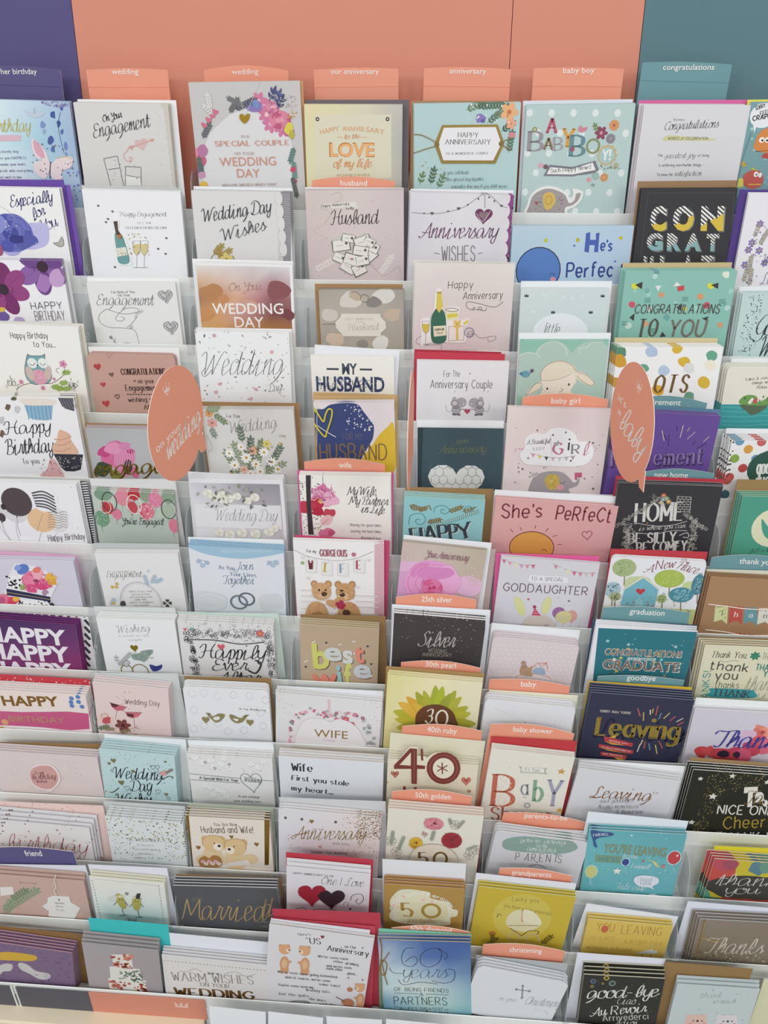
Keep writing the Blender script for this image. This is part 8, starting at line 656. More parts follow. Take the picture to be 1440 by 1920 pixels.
(7,7,'Thank You lettering','cream card covered in grey and teal Thank You lettering, at the right edge',(1.3378,-0.3732,0.7553,0.0043,161.6,146.5),'dcd8bc','9c8058',0,0,3,4.6,-2.5,1.34,'t Thank~You. r 15 119 78 120 13.3 1.09 #5a564c .15;f 89.7 125.7 9.1 7 #3c8468 #4c8c70;t THANKS o 102 119 137 118 14.1 1.03 #8c8870;l .91 #8a8478 31 114 41 110 53 114 64 113;t thank o 17 93 88 90 18.3 2.34 #55564c;t you o 30 72 73 73 18.5 2.36 #55564c;t THANK o 96 95 136 95 13.5 1.81 #3c8478;t YOU o 112 81 139 81 13.6 1.81 #3c8478;t thanks h 33 52 77 53 14.6 1.05 #6a685c;t thank s 85 48 139 53 31 1 #a09c8c;s #3f9ca4 27 43 28 51 96 51 104 47 105 33 27 31;t THANK r 32 35 101 33 14.8 2.18 #4c5660;t THANKS! o 28 -2 19 93 12.2 1.59 #3c9890;t you s 110 32 149 34 16.5 .89 #b8b4a0',[((1.3358,-0.3502,0.7553,0.0058,172.1,146.4),'a08660','kraft','rearmost ',''),((1.3347,-0.353,0.7553,0.0058,171.7,148.4),'a08660','kraft','middle ',''),((1.3337,-0.3557,0.7553,0.0058,171.3,150.4),'a08660','kraft','front ','')],None),
(8,0,'pink Happy Birthday gold','pink and white HAPPY BIRTHDAY card with gold capitals before a red spotted envelope',(0.0215,-0.4271,0.6508,-0.0106,196.6,116.6),'ecdcd6','f0eeee',0,0,4,4.6,0.8,1.46,'p #c85c86 -13 65 64 66 156 74 196 72 192 34 148 27 85 30 -20 29;p #ece8e8 -20 29 85 30 148 27 191 28 191 16 -27 0;l 1.78 #e8e4e4 -12 66 65 68 156 77 199 75;l 2.16 #eceaea -21 28 85 30 148 27 192 29;p #c84048 -23 18 42 24 65 16 -27 0;t HAPPY b 32 80 143 86 22.1 0.06 #*a07c3c;t BIRTHDAY b 36 41 146 44 14.5 0.02 #b88a70;e 168.5 106.6 4.5 4.8 #5c84c0;e 181.5 110.9 4.5 4.8 #5c84c0;e 166.3 97.2 4.5 4.8 #5c84c0;e 180.9 99.1 4.5 4.8 #5c84c0;e 166.6 88.7 4.5 4.8 #5c84c0;e 185.9 87.9 4.5 4.8 #5c84c0;e 27 39 7.1 7.3 #d8a078;e 17.1 23.1 5.7 4.2 #d8a84c',[((0.0163,-0.405,0.6507,-0.0099,204.2,134.7),'c83c48','red','','d o 70 82 2.8 #e8c0c0 15 106 207 141;n o 1 11 203.4 127.1 0 0 -10.5 0 #ecd0d0 3.5')],None),
(8,1,'pink Wedding Day coupes','blush pink Wedding Day card with two champagne coupes and flowers, front of its stack',(0.229,-0.4269,0.6577,-0.0635,141.4,140.2),'e4cfcd','ececec',0,0,3,4.6,1,1.46,'t Wedding~Day h 58 95 125 98 12 1.05 #5a4c4c .12;p #c86878 29 94 60 87 52 78 40 76 32 83;p #5c3038 29 94 46 90 39 84 32 85;k .86 #8a7070 41 76 36 55;p #d0707c 56 75 88 77 81 67 70 61 59 65;p #5c3038 58.7 72.3 74.9 71.8 70.2 63.4 60.2 65.6;k .86 #8a7070 72 62 72 38;l .87 #8a7070 64 35 73 39 82 36;l 1.03 #8a7070 27 95 61 87;l 1.03 #8a7070 55 75 89 78;f 17.2 52.8 16 6 #e8c8bc #c07070;s #c05860 26 52 25 45 19 42 13 42 10 46 12 53 16 57 21 59 27 58;f 49.4 41.6 15.3 6 #7c4440 #4c2428;v 24.5 38.4 6.5 29.4 8.4 #6a7c60;v 34.1 30.8 16.7 28.5 7 #8a8458;v 65.1 32.6 47.4 25.9 7 #8c7c50;l .87 #8a7c70 12.3 54.3 9.6 62.7 20.2 66.2 22.6 55.6;d o 26 83 2 #b09088,8a7470,d0b080 27 69 86 128;d o 20 84 2.1 #b09078 23 20 80 46',[((0.2416,-0.4096,0.6487,0.0496,160.6,154.3),'cfd3d2','pale grey','','')],None),
(8,2,'embossed doves','white embossed rounded wedding card with two gold doves and hearts, before kraft envelopes',(0.4064,-0.4271,0.6491,-0.0024,158.9,147.3),'e6e6e9','efeeea',8,0,3,4.6,0,1.46,'l 1.21 #d2d2d6 8 132 17 140 23 130 14 122 8 132;l 1.21 #f2f2f4 9.1 130 16.9 137.9 23.9 129.1;l 1.2 #d2d2d6 32 136 40 144 46 134 38 126 32 136;l 1.2 #f2f2f4 32.4 133.9 40.1 141.8 47.2 133;l 1.2 #d2d2d6 56 129 64 136 70 127 62 119 56 129;l 1.2 #f2f2f4 56.6 126.8 64.2 134.7 71.4 125.8;l 1.2 #d2d2d6 86 134 94 142 101 133 92 125 86 134;l 1.2 #f2f2f4 86.8 132.4 94.4 140.3 101.6 131.4;l 1.19 #d2d2d6 116 134 124 142 130 132 122 124 116 134;l 1.19 #f2f2f4 116.5 131.8 123.9 139.6 131.2 130.8;l 1.19 #d2d2d6 145 126 153 133 159 124 151 116 145 126;l 1.19 #f2f2f4 145.5 123.7 153 131.6 160.3 122.7;l 1.22 #d2d2d6 8 94 17 102 23 93 14 84 8 94;l 1.22 #f2f2f4 9.1 92.3 17 100.4 24.1 91.4;l 1.23 #d2d2d6 24 57 33 65 39 55 30 47 24 57;l 1.23 #f2f2f4 24.5 54.8 32.4 63.1 39.7 53.8;l 1.23 #d2d2d6 50 65 59 73 65 63 56 55 50 65;l 1.23 #f2f2f4 50.7 63 58.5 71.2 65.8 62.1;l 1.23 #d2d2d6 68 47 77 55 84 45 75 37 68 47;l 1.23 #f2f2f4 69.4 44.8 77.2 53.1 84.6 43.8;l 1.23 #d2d2d6 99 51 108 60 114 50 106 41 99 51;l 1.23 #f2f2f4 100.2 49.5 108 57.8 115.4 48.5;l 1.22 #d2d2d6 136 64 144 72 151 63 142 54 136 64;l 1.22 #f2f2f4 136.5 62.3 144.1 70.5 151.6 61.4;l 1.2 #d2d2d6 133 96 141 104 148 94 139 86 133 96;l 1.21 #f2f2f4 133.6 94 141.2 102.1 148.6 93.1;l 1.24 #d2d2d6 2 49 12 57 18 47 9 39 2 49;l 1.24 #f2f2f4 3.3 46.8 11.3 55.2 18.5 45.9;s #8c8458 40 83 46 81 55 83 62 88 74 86 66 72 55 66 47 74;s #8c8458 82 85 88 87 102 80 115 85 106 71 94 67 85 74;s #e4e2dc 51 77.8 61.4 81 62.9 74.7 54.5 71.6;s #e4e2dc 88.3 77.7 98.3 77.1 94.9 71.7;l 1.12 #7c7448 43.4 82.4 37.9 88.4;l 1.11 #7c7448 106.8 82.8 113.2 88.3;l 1.12 #7c7448 44.9 82.5 40 88.6;l 1.11 #7c7448 108.3 82.9 115.3 88.4;l 1.12 #7c7448 46.4 82.6 42 88.7;l 1.11 #7c7448 109.8 83 117.3 88.5;l 1.12 #7c7448 48 82.7 44 88.8;l 1.11 #7c7448 111.4 83.1 119.3 88.7;h 36.3 71.7 14.3 -0 18.2 #8c8454;h 120 70.8 14.2 -0 18.1 #8c8454;p #eeeeef 98 108 161 107 161 98 97 99;t On~Your~Wedding~Day r 101.1 100.2 152.9 99.7 5.1 .7 #77777a',[((0.4078,-0.4041,0.6487,0.0277,163.1,152),'94764e','kraft','rearmost ',''),((0.4089,-0.4069,0.6487,0.0277,162.7,154.3),'94764e','kraft','middle ',''),((0.41,-0.4096,0.6487,0.0277,162.4,156.6),'94764e','kraft','front ','')],None),
(8,3,'Wife flower wreath','white wife card with a heart shaped wreath of pink flowers and a pink ribbon',(0.5713,-0.4268,0.6602,-0.0593,194.8,133.2),'e2e1e2','efeeea',0,0,2,4.6,0,1.46,"g 2 2 #dfdedf,e4e2e4,e2e0e2,e8e4e6 0 0 194.8 133.2;d o 26 85 1.3 #8a8488 1 81 45 132;d o 20 86 1.3 #8a8488 161 88 194 134;P pink_ribbon .8 #dfc0c4 #f4f2ee p pale~pink~ribbon 95 130 99 130 101 95 98 96;Q;P wreath_cutout .6 #e4dfe1 #f0eeee s - 28 6 26 32 26 62 31 86 52 99 72 103 88 96 102 88 115 98 134 105 154 103 169 89 177 64 181 47 178 25;f 29.2 4.7 2.6 5 #c84c70 #ecc8cc;f 27.2 20.1 4.4 5 #e0a0b0 #ecc8cc;v 29.5 29.7 29.4 31 4.7 #a8acb0;f 27 26.3 2.6 5 #e0a0b0 #ecc8cc;f 31.7 35.1 3.4 5 #ecd0d4 #ecc8cc;v 32.4 45.7 29.3 48.3 4.7 #8a9894;f 27.1 46.1 2.6 5 #c84c70 #ecc8cc;f 27.6 52.8 3.4 5 #9c5a70 #ecc8cc;v 33.7 59.8 30.8 64.7 4.7 #8a9894;f 30.8 69.1 4.2 5 #9c5a70 #ecc8cc;f 31.4 69.4 3.2 5 #9c5a70 #ecc8cc;v 31.4 70.8 28.6 67.3 4.7 #8a9894;f 34.5 82.3 3 5 #ecd0d4 #ecc8cc;f 38.3 86.6 2.6 5 #9c5a70 #ecc8cc;v 40.3 83.9 42.8 79.9 4.7 #a8acb0;f 46.7 90.8 4.1 5 #d8788c #ecc8cc;f 48.9 94.4 3.2 5 #ecd0d4 #ecc8cc;v 52.6 92.1 52 90.2 4.6 #8a9894;f 55.4 94.6 4.3 5 #e0a0b0 #ecc8cc;f 66.6 101.4 2.5 5 #ecd0d4 #ecc8cc;v 64.7 100.7 64.1 103.7 4.6 #b4b8b8;f 70.6 98.2 2.5 5 #c84c70 #ecc8cc;f 71.9 101.6 2.5 5 #c84c70 #ecc8cc;v 80.3 97.1 77.7 91.6 4.6 #b4b8b8;f 83.7 91.1 2.4 5 #c84c70 #ecc8cc;f 89.1 97.1 3.6 5 #c84c70 #ecc8cc;v 91.2 95.1 94.7 101.4 4.6 #b4b8b8;f 90.1 86.7 2.4 5 #9c5a70 #ecc8cc;f 93.3 91.3 3.2 5 #c84c70 #ecc8cc;v 96.2 86.3 96.2 86.6 4.6 #8a9894;f 102.2 92.6 3.7 5 #e0a0b0 #ecc8cc;f 108.8 90.3 2.5 5 #ecd0d4 #ecc8cc;v 110.7 88.7 110.2 94 4.6 #8a9894;f 112.6 99 3.7 5 #9c5a70 #ecc8cc;f 117.4 102.3 3 5 #ecd0d4 #ecc8cc;v 120.3 93.1 122.3 92.2 4.6 #a8acb0;f 124.4 99.8 2.9 5 #ecd0d4 #ecc8cc;f 130.4 98.6 2.3 5 #9c5a70 #ecc8cc;v 130.5 105 129.3 100.1 4.6 #b4b8b8;f 134.4 102.6 3.4 5 #d8788c #ecc8cc;f 144.3 98.3 2.9 5 #d8788c #ecc8cc;v 147.2 95.9 149.3 98.5 4.6 #8a9894;f 146.7 100.4 4.2 5 #d8788c #ecc8cc;f 150.2 97 3.1 5 #9c5a70 #ecc8cc;v 160.4 91 162.9 90 4.6 #b4b8b8;f 161 93.9 3.9 5 #9c5a70 #ecc8cc;v 165.9 90.2 162.7 87.1 4.6 #b4b8b8;v 171 81.3 172.2 77.6 4.6 #b4b8b8;v 166.7 75.2 165.1 69 4.6 #a8acb0;v 169.4 75.4 173.3 72.4 4.6 #a8acb0;v 171.6 71.5 174 71.6 4.6 #8a9894;v 172.9 59.5 175.1 61.1 4.6 #a8acb0;v 172.7 56.3 171.8 61.7 4.6 #8a9894;v 172.9 55.2 170.8 59.8 4.6 #b4b8b8;v 181.4 43.6 184.5 49 4.7 #a8acb0;v 176.6 38.4 173.3 34.4 4.7 #8a9894;v 180.9 39.2 180.1 35.1 4.7 #8a9894;v 179.6 36 178 38.3 4.7 #b4b8b8;v 181.4 39.1 184.8 34.4 4.7 #a8acb0;v 175.6 33.5 173.6 34.6 4.7 #b4b8b8;f 129.9 88 6.6 5 #d05878 #e0b040;f 141.8 76.8 5.9 5 #c84c70 #e0b040;f 113.5 85.2 4.6 5 #d8607c #e0b040;s #e8e4e7 47 8 43 52 59 79 89 83 102 78 118 87 145 77 163 49 161 23;t WIFE b 73 39 136 41 18.2 0 #8c7434;t YOU'RE r 88.6 31.2 115.4 31.1 4.4 .47 #a89c98;Q",[((0.5794,-0.4142,0.6494,-0.0036,194.6,147.7),'e9ebf0','white','','')],None),
(8,4,'30 sunflower','cream 30 card with a green and yellow sunflower, behind the 40th ruby sign',(0.7741,-0.4269,0.6567,-0.0475,168.2,188.4),'e6dca8','efe8c8',0,0,2,4.6,0,1.46,'g 3 3 #e0d898,ece2b8,e8e0c4,e4dca4,e8deb4,e6dec0,ded490,e4dcac,e4dcb8 0 0 168.2 188.4;s #b8b43c 91 86 51 111 14 107 46 83;s #c0b83c 91 86 51 100 18 88 51 74;s #e0b44c 91 86 58 122 22 128 48 97;s #dca83c 91 86 67 127 36 143 54 108;s #a8a838 91 86 77 132 52 156 62 118;s #b0b03c 91 86 85 131 66 160 69 122;s #a4b03c 91 86 98 136 86 174 79 134;s #acb838 91 86 105 133 99 173 86 136;s #a8ac3c 91 86 118 124 123 166 100 136;s #b4b044 91 86 122 115 134 153 108 131;s #b0ac3c 91 86 128 101 148 132 118 122;s #b8b440 91 86 130 92 154 118 122 115;s #a8a43c 91 86 134 77 166 94 131 104;s #b4a83c 91 86 51 88 22 68 55 63;s #d8b448 91 86 72 119 48 131 62 103;s #98a438 91 86 111 122 113 158 95 130;s #6c4630 56 82 56 103 66 121 83 130 102 130 119 120 128 103 129 78 58 70;t 3 k 73 85 89 87 31.9 2.53 #ece6dc;r 103 100 10.3 18.3 #ece6dc 3.55;l .64 #6c4630 107 113 111 101 110 88',[((0.7717,-0.4113,0.6553,-0.0379,175,195.8),'ac8a58','kraft','rearmost ',''),((0.7718,-0.4141,0.6553,-0.0379,174.6,198.1),'ac8a58','kraft','front ','')],((0.7984,-0.4076,0.6537,-0.0349,142.5,204.3),9.4425,'ea9c81','t 30th~pearl b 44 199 98 200 11.8 0.012 #f4ece6',0,'peach','30th pearl')),
(8,5,'plain white embossed baby','plain white rounded baby card, between the baby and baby shower signs',(0.9491,-0.4268,0.6594,-0.0671,160.4,142.3),'e3e4e9','efeeea',9,0,3,4.6,0,1.46,'l .95 #d4d4dc 17 124 77 99 85 96;e 77 96.8 1.6 2.1 #c8c4c0',[((0.961,-0.4095,0.6525,-0.024,158.7,155.1),'e6e3cd','cream','','')],((0.956,-0.4057,0.6559,-0.05,143.6,171.7),7.1838,'ea9c81','t baby b 57 162 84 164 12 0.012 #f4ece6',0,'peach','baby')),
(8,6,'navy Leaving gold','navy blue Leaving card with gold lettering, red banner and coloured rays, before a yellow envelope',(1.1341,-0.4269,0.6556,-0.0388,179.2,171.3),'33354c','8c94a4',0,0,4,4.6,0,1.46,"t SORRY~THAT~YOU'RE r 22.5 129 77.8 129.3 5.3 .8 #c8bcb0;k 1.84 #c85a58 86 144 94 126;k 1.84 #c8b05c 98 136 101 117;k 1.84 #d8d0c8 108.4 143 110.4 131.9;k 1.83 #c06058 120 153 120 131;k 1.84 #6c94a4 128.6 137.8 127 123.4;k 1.83 #c8b870 143.2 139.3 134.7 125.4;k 1.84 #b85a60 154.4 133.1 146.7 121.3;k 1.84 #d0c8b0 168.1 129.6 158.4 120.5;k 1.84 #c85a58 170.6 121.7 161.6 112.6;k 1.83 #c8b05c 113 146.3 113.4 136.2;k 1.89 #d8d0c8 105 63 103 44;k 1.88 #c06058 112.4 69.9 113.5 53.1;k 1.88 #6c94a4 120 66.5 124.5 50.8;k 1.88 #c8b870 132 64 139 43;k 1.87 #b85a60 135 76 146 57;k 1.88 #d0c8b0 107.6 73.6 105.8 60.8;k 1.88 #c85a58 151.9 65.7 157.8 59.9;t Leaving k 24 71 178 76 41.2 4.14 #20223a;t Leaving r 24 76 175 81 41.1 6.26 #8c7c48;t Leaving r 25 78 174 82 39.4 4.07 #*b89c40;p #b84448 38 75 92 64 92 55 41 63;p #b84448 32 56 96 47 96 38 33 47;p #b84448 38 38 86 34 86 25 40 29;p #d8a848 47.2 73.6 59 79 58.6 71.8;p #d8a848 41 63 80 57 55 57;p #d89c40 37 47 90 38 51 42;p #d8a848 63 28 86 25 74 20;t Wishing~you r 48.7 64 82.9 60 3.8 .57 #ecd8c8;t so~much~HAPPINESS r 37.5 48.4 91.9 41.3 3.8 .57 #ecd8c8;t and~SUCCESS r 42.6 32.6 79.3 28.8 3.9 .57 #ecd8c8",[((1.1357,-0.4022,0.6523,-0.0201,181.1,178.6),'dfb838','yellow','rearmost ',''),((1.135,-0.4049,0.6523,-0.0201,180.6,180.9),'dfb838','yellow','front ','')],((1.1547,-0.3985,0.6494,-0.0049,150.7,190.1),5.9386,'6d999f','t goodbye b 51 185 101 186 11.9 0.012 #f4ece6',0,'teal','goodbye')),
(8,7,'Thank You poppies','pale lilac Thank You card with violet brush lettering over coral flowers, before white envelopes',(1.322,-0.4271,0.6505,-0.0115,161.6,151.7),'d2cdd8','efeeea',0,0,1,4.6,-1.5,1.46,'s #e08a78 129 115 130 108 123 105 117 106 109 109 111 116 112 123 120 122 126 120;s #e49a84 143 107 140 100 134 95 126 98 118 101 117 109 122 115 129 119 135 113;s #d8786c 124 106 124 101 121 95 114 98 108 102 109 107 110 113 117 115 122 111;s #d8b8d0 117 97 118 87 108 86 98 83 89 90 91 99 92 109 103 109 114 107;s #c8b8dc 107 84 108 77 101 73 93 73 86 78 88 85 89 93 97 95 104 91;s #d85c68 149 79 145 68 138 56 122 60 112 70 110 82 114 95 128 100 141 89;s #e07088 158 76 160 63 148 60 135 56 126 67 125 78 129 90 142 91 155 88;s #c84c60 130 65 128 55 119 49 107 46 97 56 98 67 99 80 113 81 126 76;s #c84a50 42 54 39 47 36 39 26 41 20 48 16 56 21 64 31 66 41 63;s #d05458 54 57 53 49 48 41 39 46 33 52 26 60 36 64 43 69 50 63;s #c04450 72 52 73 42 65 37 55 38 49 46 45 54 50 62 60 64 71 63;s #c8486c 100 58 98 50 91 46 82 45 78 53 72 61 79 66 86 70 96 67;s #d86080 117 51 118 41 109 36 98 36 89 43 92 53 92 63 103 66 114 61;s #c84a54 98 45 90 33 80 26 67 26 55 35 49 49 58 62 73 64 86 57;s #30263c 79 52 79 47 72 44 65 44 58 48 58 53 62 58 69 60 76 57;s #3a2c44 98.1 51.7 97.5 48 95.1 44.5 90.1 44.6 86.3 48.3 84.9 53.2 87.7 57 92.3 59.2 96.8 55.9;f 125.4 106.1 6.1 6 #c85c58 #5c2c34;t Thank k 49 67 155 71 37.2 3.32 #4c4494',[((1.3249,-0.4132,0.6508,-0.0133,160.5,163.6),'eef0f6','white','rearmost ',''),((1.3238,-0.416,0.6508,-0.0133,160.1,165.9),'eef0f6','white','middle ',''),((1.3226,-0.4188,0.6508,-0.0133,159.8,168.2),'eef0f6','white','front ','')],None),
(9,0,"It's Your Birthday balloon",'blush card with a raised pink birthday balloon, before kraft envelopes at the left edge',(0.0394,-0.4809,0.5395,-0.0153,203.5,126.7),'dccfcd','e4dcdc',0,0,3,4.6,1.2,1.58,"d - 60 87 2.8 #b8a098,c8a888 17 20 77 116;d - 70 88 2.8 #b8a098,c8a888 115 56 166 115;d o 40 89 1.4 #c8b0a4 32 21 160 118;P balloon_sticker 1.6 #e8dcdc #dcd0d0 s - 64 74 75 94 95 102 115 99 124 82 123 61 109 42 101 34 93 31 90 36 74 39 65 52;s #d0a09c 66 75 76 91 95 99 112 97 121 79 118 61 104 42 88 39 73 46 67 56;t it's~your h 78 75 96 78 7.5 .72 #6c3c44;t birthday s 69 61 115 67 14.1 .82 #5a2c38;t Woohoo! h 77 54 98 56 6.6 .72 #6c3c44;Q;l .71 #b8a09c 97.4 31.5 91.9 24",[((0.0391,-0.4608,0.5364,0.0429,217.2,131.2),'94744c','kraft','rearmost ',''),((0.0412,-0.4635,0.5364,0.0429,216.7,133.9),'94744c','kraft','front ','')],None),
(9,1,'aqua Wedding Day Wishes','aqua Wedding Day Wishes card with black brush lettering and gold hearts',(0.2431,-0.4808,0.5449,-0.0598,141.9,141.1),'bfd8da','d0e0e2',0,0,4,4.6,1,1.58,'d o 120 90 1.7 #6a7c80,8a9ca0 -8 13 145 142;d q 30 91 3.1 #8c9ca0 -8 13 144 133;t Wedding k 24 70 116 76 28.5 1.66 #26282c;t Day k 54 40 92 44 29.1 1.68 #26282c;t Wishes k 23 1 93 10 28.7 1.7 #26282c;l 1.72 #26282c 116 78 128 88 136 87 133 83;l 1.76 #26282c 10 32 18 33 30 46;h 25.3 114.1 10.3 .1 13.5 #7c7854;h 16.4 105.8 6.9 .1 9 #7c7854;h 35.7 59.7 11.9 .1 15.8 #7c7854;h 60.5 92 7.6 .1 10 #7c7854;h 123.9 123.8 5.4 .1 7.1 #7c7854;h 90.3 64.2 4.9 .1 6.5 #7c7854;h 120.5 40.7 7.7 .1 10.3 #7c7854;H 20.2 88 5.5 .1 7.3 #6a7478 .87;H 99.4 107.4 8.9 .1 11.7 #6a7478 .85;H 107.8 108.5 8.9 .1 11.7 #6a7478 .85;H 45.6 47.2 10.5 .1 14 #6a7478 .87;H 105.4 46.1 9.7 .1 13.1 #6a7478 .87;H 124.3 31 7 .1 9.4 #6a7478 .87;s #d0a0a0 110.3 95.4 122.5 101.5 127.2 95.4 118.3 87.5;v 122.1 94.7 134.5 105.3 4.8 #8a7c74;d - 30 92 2.4 #4c5458 91 86 112 102',[((0.2526,-0.4588,0.5391,-0.0174,154.6,159.8),'e9edf0','white','','')],None),
(9,2,'A Special Wish heart','white embossed A Special Wish for Your Wedding card with a heart',(0.4151,-0.4809,0.5384,-0.0125,158.4,145.7),'e2e1e1','efeeea',0,0,3,4.6,0,1.58,'f 14.2 137.8 6 5 #eeeeee #d0d0d2;l .81 #d0d0d2 9.7 132.2 13.3 128.6 18.9 134.3;f 28.1 125.9 6.1 5 #eeeeee #d0d0d2;l .81 #d0d0d2 23.6 120.2 27.3 116.6 32.8 122.3;f 43.7 133.7 6 5 #eeeeee #d0d0d2;l .81 #d0d0d2 39.3 128.1 43 124.5 48.4 130.2;f 47.3 116.9 6.1 5 #eeeeee #d0d0d2;l .81 #d0d0d2 42.9 111.3 46.6 107.6 52 113.4;f 63 126.1 6 5 #eeeeee #d0d0d2;l .81 #d0d0d2 58.6 120.5 62.3 116.9 67.8 122.6;f 77.3 116.8 6 5 #eeeeee #d0d0d2;l .81 #d0d0d2 72.9 111.2 76.6 107.5 82 113.2;f 69.1 139.7 6 5 #eeeeee #d0d0d2;l .8 #d0d0d2 64.7 134.1 68.4 130.5 73.8 136.2;f 118 130.7 6 5 #eeeeee #d0d0d2;l .8 #d0d0d2 113.7 125.1 117.5 121.5 122.8 127.2;f 132.5 124 6 5 #eeeeee #d0d0d2;l .8 #d0d0d2 128.2 118.4 132 114.8 137.3 120.5;f 143.2 138 6 5 #eeeeee #d0d0d2;l .8 #d0d0d2 138.9 132.4 142.7 128.8 147.9 134.5;f 38.1 66.6 6.2 5 #eeeeee #d0d0d2;l .82 #d0d0d2 33.6 60.8 37.3 57 42.9 63;f 52.9 61.1 6.2 5 #eeeeee #d0d0d2;l .82 #d0d0d2 48.4 55.3 52.2 51.5 57.7 57.4;f 41.5 46.4 6.2 5 #eeeeee #d0d0d2;l .83 #d0d0d2 37 40.5 40.7 36.7 46.3 42.7;f 67 45.9 6.2 5 #eeeeee #d0d0d2;l .83 #d0d0d2 62.5 40 66.3 36.2 71.9 42.2;f 60.6 55 6.2 5 #eeeeee #d0d0d2;l .82 #d0d0d2 56 49.1 59.8 45.3 65.4 51.3;f 28.2 69.9 6.2 5 #eeeeee #d0d0d2;l .82 #d0d0d2 23.6 64 27.4 60.3 33 66.2;r 33.2 127.6 2 2.7 #5a6468 .91;r 50.1 114.5 2 2.7 #5a6468 .91;r 78 126.1 2 2.6 #5a6468 .9;k .92 #77787c -3 97 96 93;k .92 #77787c -2 82 95 81;t A~Special~Wish~For~Your r 19 85 93 84 6.8 .92 #6a6c70;H 117.4 87 40.5 .1 54 #6a6c70 1.01;t Wedding s 103 86 135 86 12.2 .66 #6a6c70;k .91 #77787c 136 92 158 92;t As~you~exchange r 89.4 45.1 131.2 46.1 5.5 .62 #8a8c90;t your~wedding~vows r 81 33 133 35 5.6 .62 #8a8c90;d o 20 93 1.6 #9a9c9e 1 104 149 149',[((0.42,-0.4635,0.5364,0.0267,159.6,163.2),'eaedf2','white','','')],None),
(9,3,'Wife First you stole my heart','white typewritten Wife First You Stole My Heart card, front of its stack',(0.5849,-0.4809,0.5397,-0.0174,191.7,151),'e0e2e7','e8dcd0',0,0,3,4.6,0,1.58,'t Wife r 24 117 65 117 17.6 2.65 #3a3c42;t First~you~stole r 23 94 131 88 11.6 2 #3a3c42;t my~heart… r 22 68 102 64 10.9 2.01 #3a3c42',[((0.5836,-0.4634,0.5413,-0.0252,192.6,151.9),'e2cdbc','blush','','d q 70 94 2 #d8a894,e8d8c8 -1 133 193 168')],None),
(9,4,'40 ruby heart','cream 40 card with raised maroon numerals, behind the 50th golden sign',(0.7832,-0.4809,0.5403,-0.0238,162.8,156.6),'e2dac4','e8e4d4',0,0,3,4.6,0,1.58,'P numeral_cutout 1 #e4dcc6 #e0d8c4 p maroon~forty~numeral 7 129 13 145 38 190 53 191 54 170 66 170 70 167 82 179 97 183 117 178 131 156 132 130 121 112 102 103 82 108 72 124 70 137 56 134 57 101 44 99 42 132;p #7c3a34 12 135 12 144 39 187 52 187 53 149 68 148 68 140 54 139 55 102 45 102 43 138;p #e4dcc6 22 146 41 177 42 146;p #7c3a34 58 188 62 187 64 160 60 160;e 101 145 30.4 38.4 #7c3a34;e 101 145 19.2 24.8 #e6decb;l 2.24 #7c3a34 98.9 145 108.8 139.4;l 2.24 #7c3a34 98.9 145 99.9 131.3;l 2.24 #7c3a34 98.9 145 90 137;l 2.24 #7c3a34 98.9 145 89 150.6;l 2.24 #7c3a34 98.9 145 97.8 158.6;l 2.24 #7c3a34 98.9 145 107.7 153;r 101 145 24.9 31.6 #b07868 .8;k .79 #b07868 47 184 50 105;Q;h 14.2 121.4 14.9 .07 20 #a04c44;H 14.2 122.2 9.7 .07 13 #e0c8b0 .81;h 143.6 117.3 17.3 .07 23.4 #b85450;H 143.6 118.2 11.6 .07 15.6 #e0c8b0 .8;t Heart b 30 75 126 74 17.8 0.02 #8c3c34;f 150.6 92.5 4.2 6 #a87460 #d8c8a8;f -.4 99.8 2.6 5 #a87460 #e0b040',[((0.7804,-0.4633,0.5451,-0.051,170.2,197.4),'e3dec6','cream','','')],((0.8084,-0.4597,0.5382,-0.0129,142.6,216.8),9.8987,'ea9c81','t 40th~ruby b 45 208 98 207 12.4 0.012 #f4ece6',0,'peach','40th ruby')),
(9,5,"It's Your Baby Shower",'cream Baby Shower card with patterned letters and gold star, before a red envelope',(0.9568,-0.4807,0.5475,-0.0755,146.8,187.7),'e6e2d6','efeeea',0,0,2,4.6,0,1.58,"p #b8b8ac 52 154 60 152 98 155 103 157 102 149 106 140 97 141 57 138 58 146;p #e8e6dc 59 152 98 154 100 144 60 141;t It's~Your h 65 144 93 145 8.5 .69 #8a8a84;x 129.4 151.3 8.1 #c89c58 5 .45;x 142.6 57.2 7.7 #d0a44c 5 .45;x 66.7 201.1 1.5 #a0a0b0 5 .45;t B r 20 51 68 54 76.3 7.13 #c06a54;d q 60 95 2.9 #e8c8b0 22 49 56 128;t a r 68 85 85 88 37 2.56 #8a8a94;t b r 92 73 114 75 51 5.13 #84ac90;t Y r 116 66 148 68 62.4 5.13 #a0a0b4;t Shower r 22 15 138 28 32 2.94 #b05048;e 82 61 8.4 9.8 #d8d8d4;r 82.3 60.6 4.5 5.4 #8a8a88 1.93;d o 20 96 1.9 #a8a8b0,d0b090 25 38 142 170;d o 5 97 1.6 #707080 70 79 85 84",[((0.9681,-0.4681,0.5375,-0.0071,150.4,212.1),'c03c42','red','','')],((0.9485,-0.464,0.5487,-0.0838,147.6,226.2),9.7183,'ea9c81','t baby~shower b 41 216 110 221 11 0.012 #f4ece6',0,'peach','baby shower')),
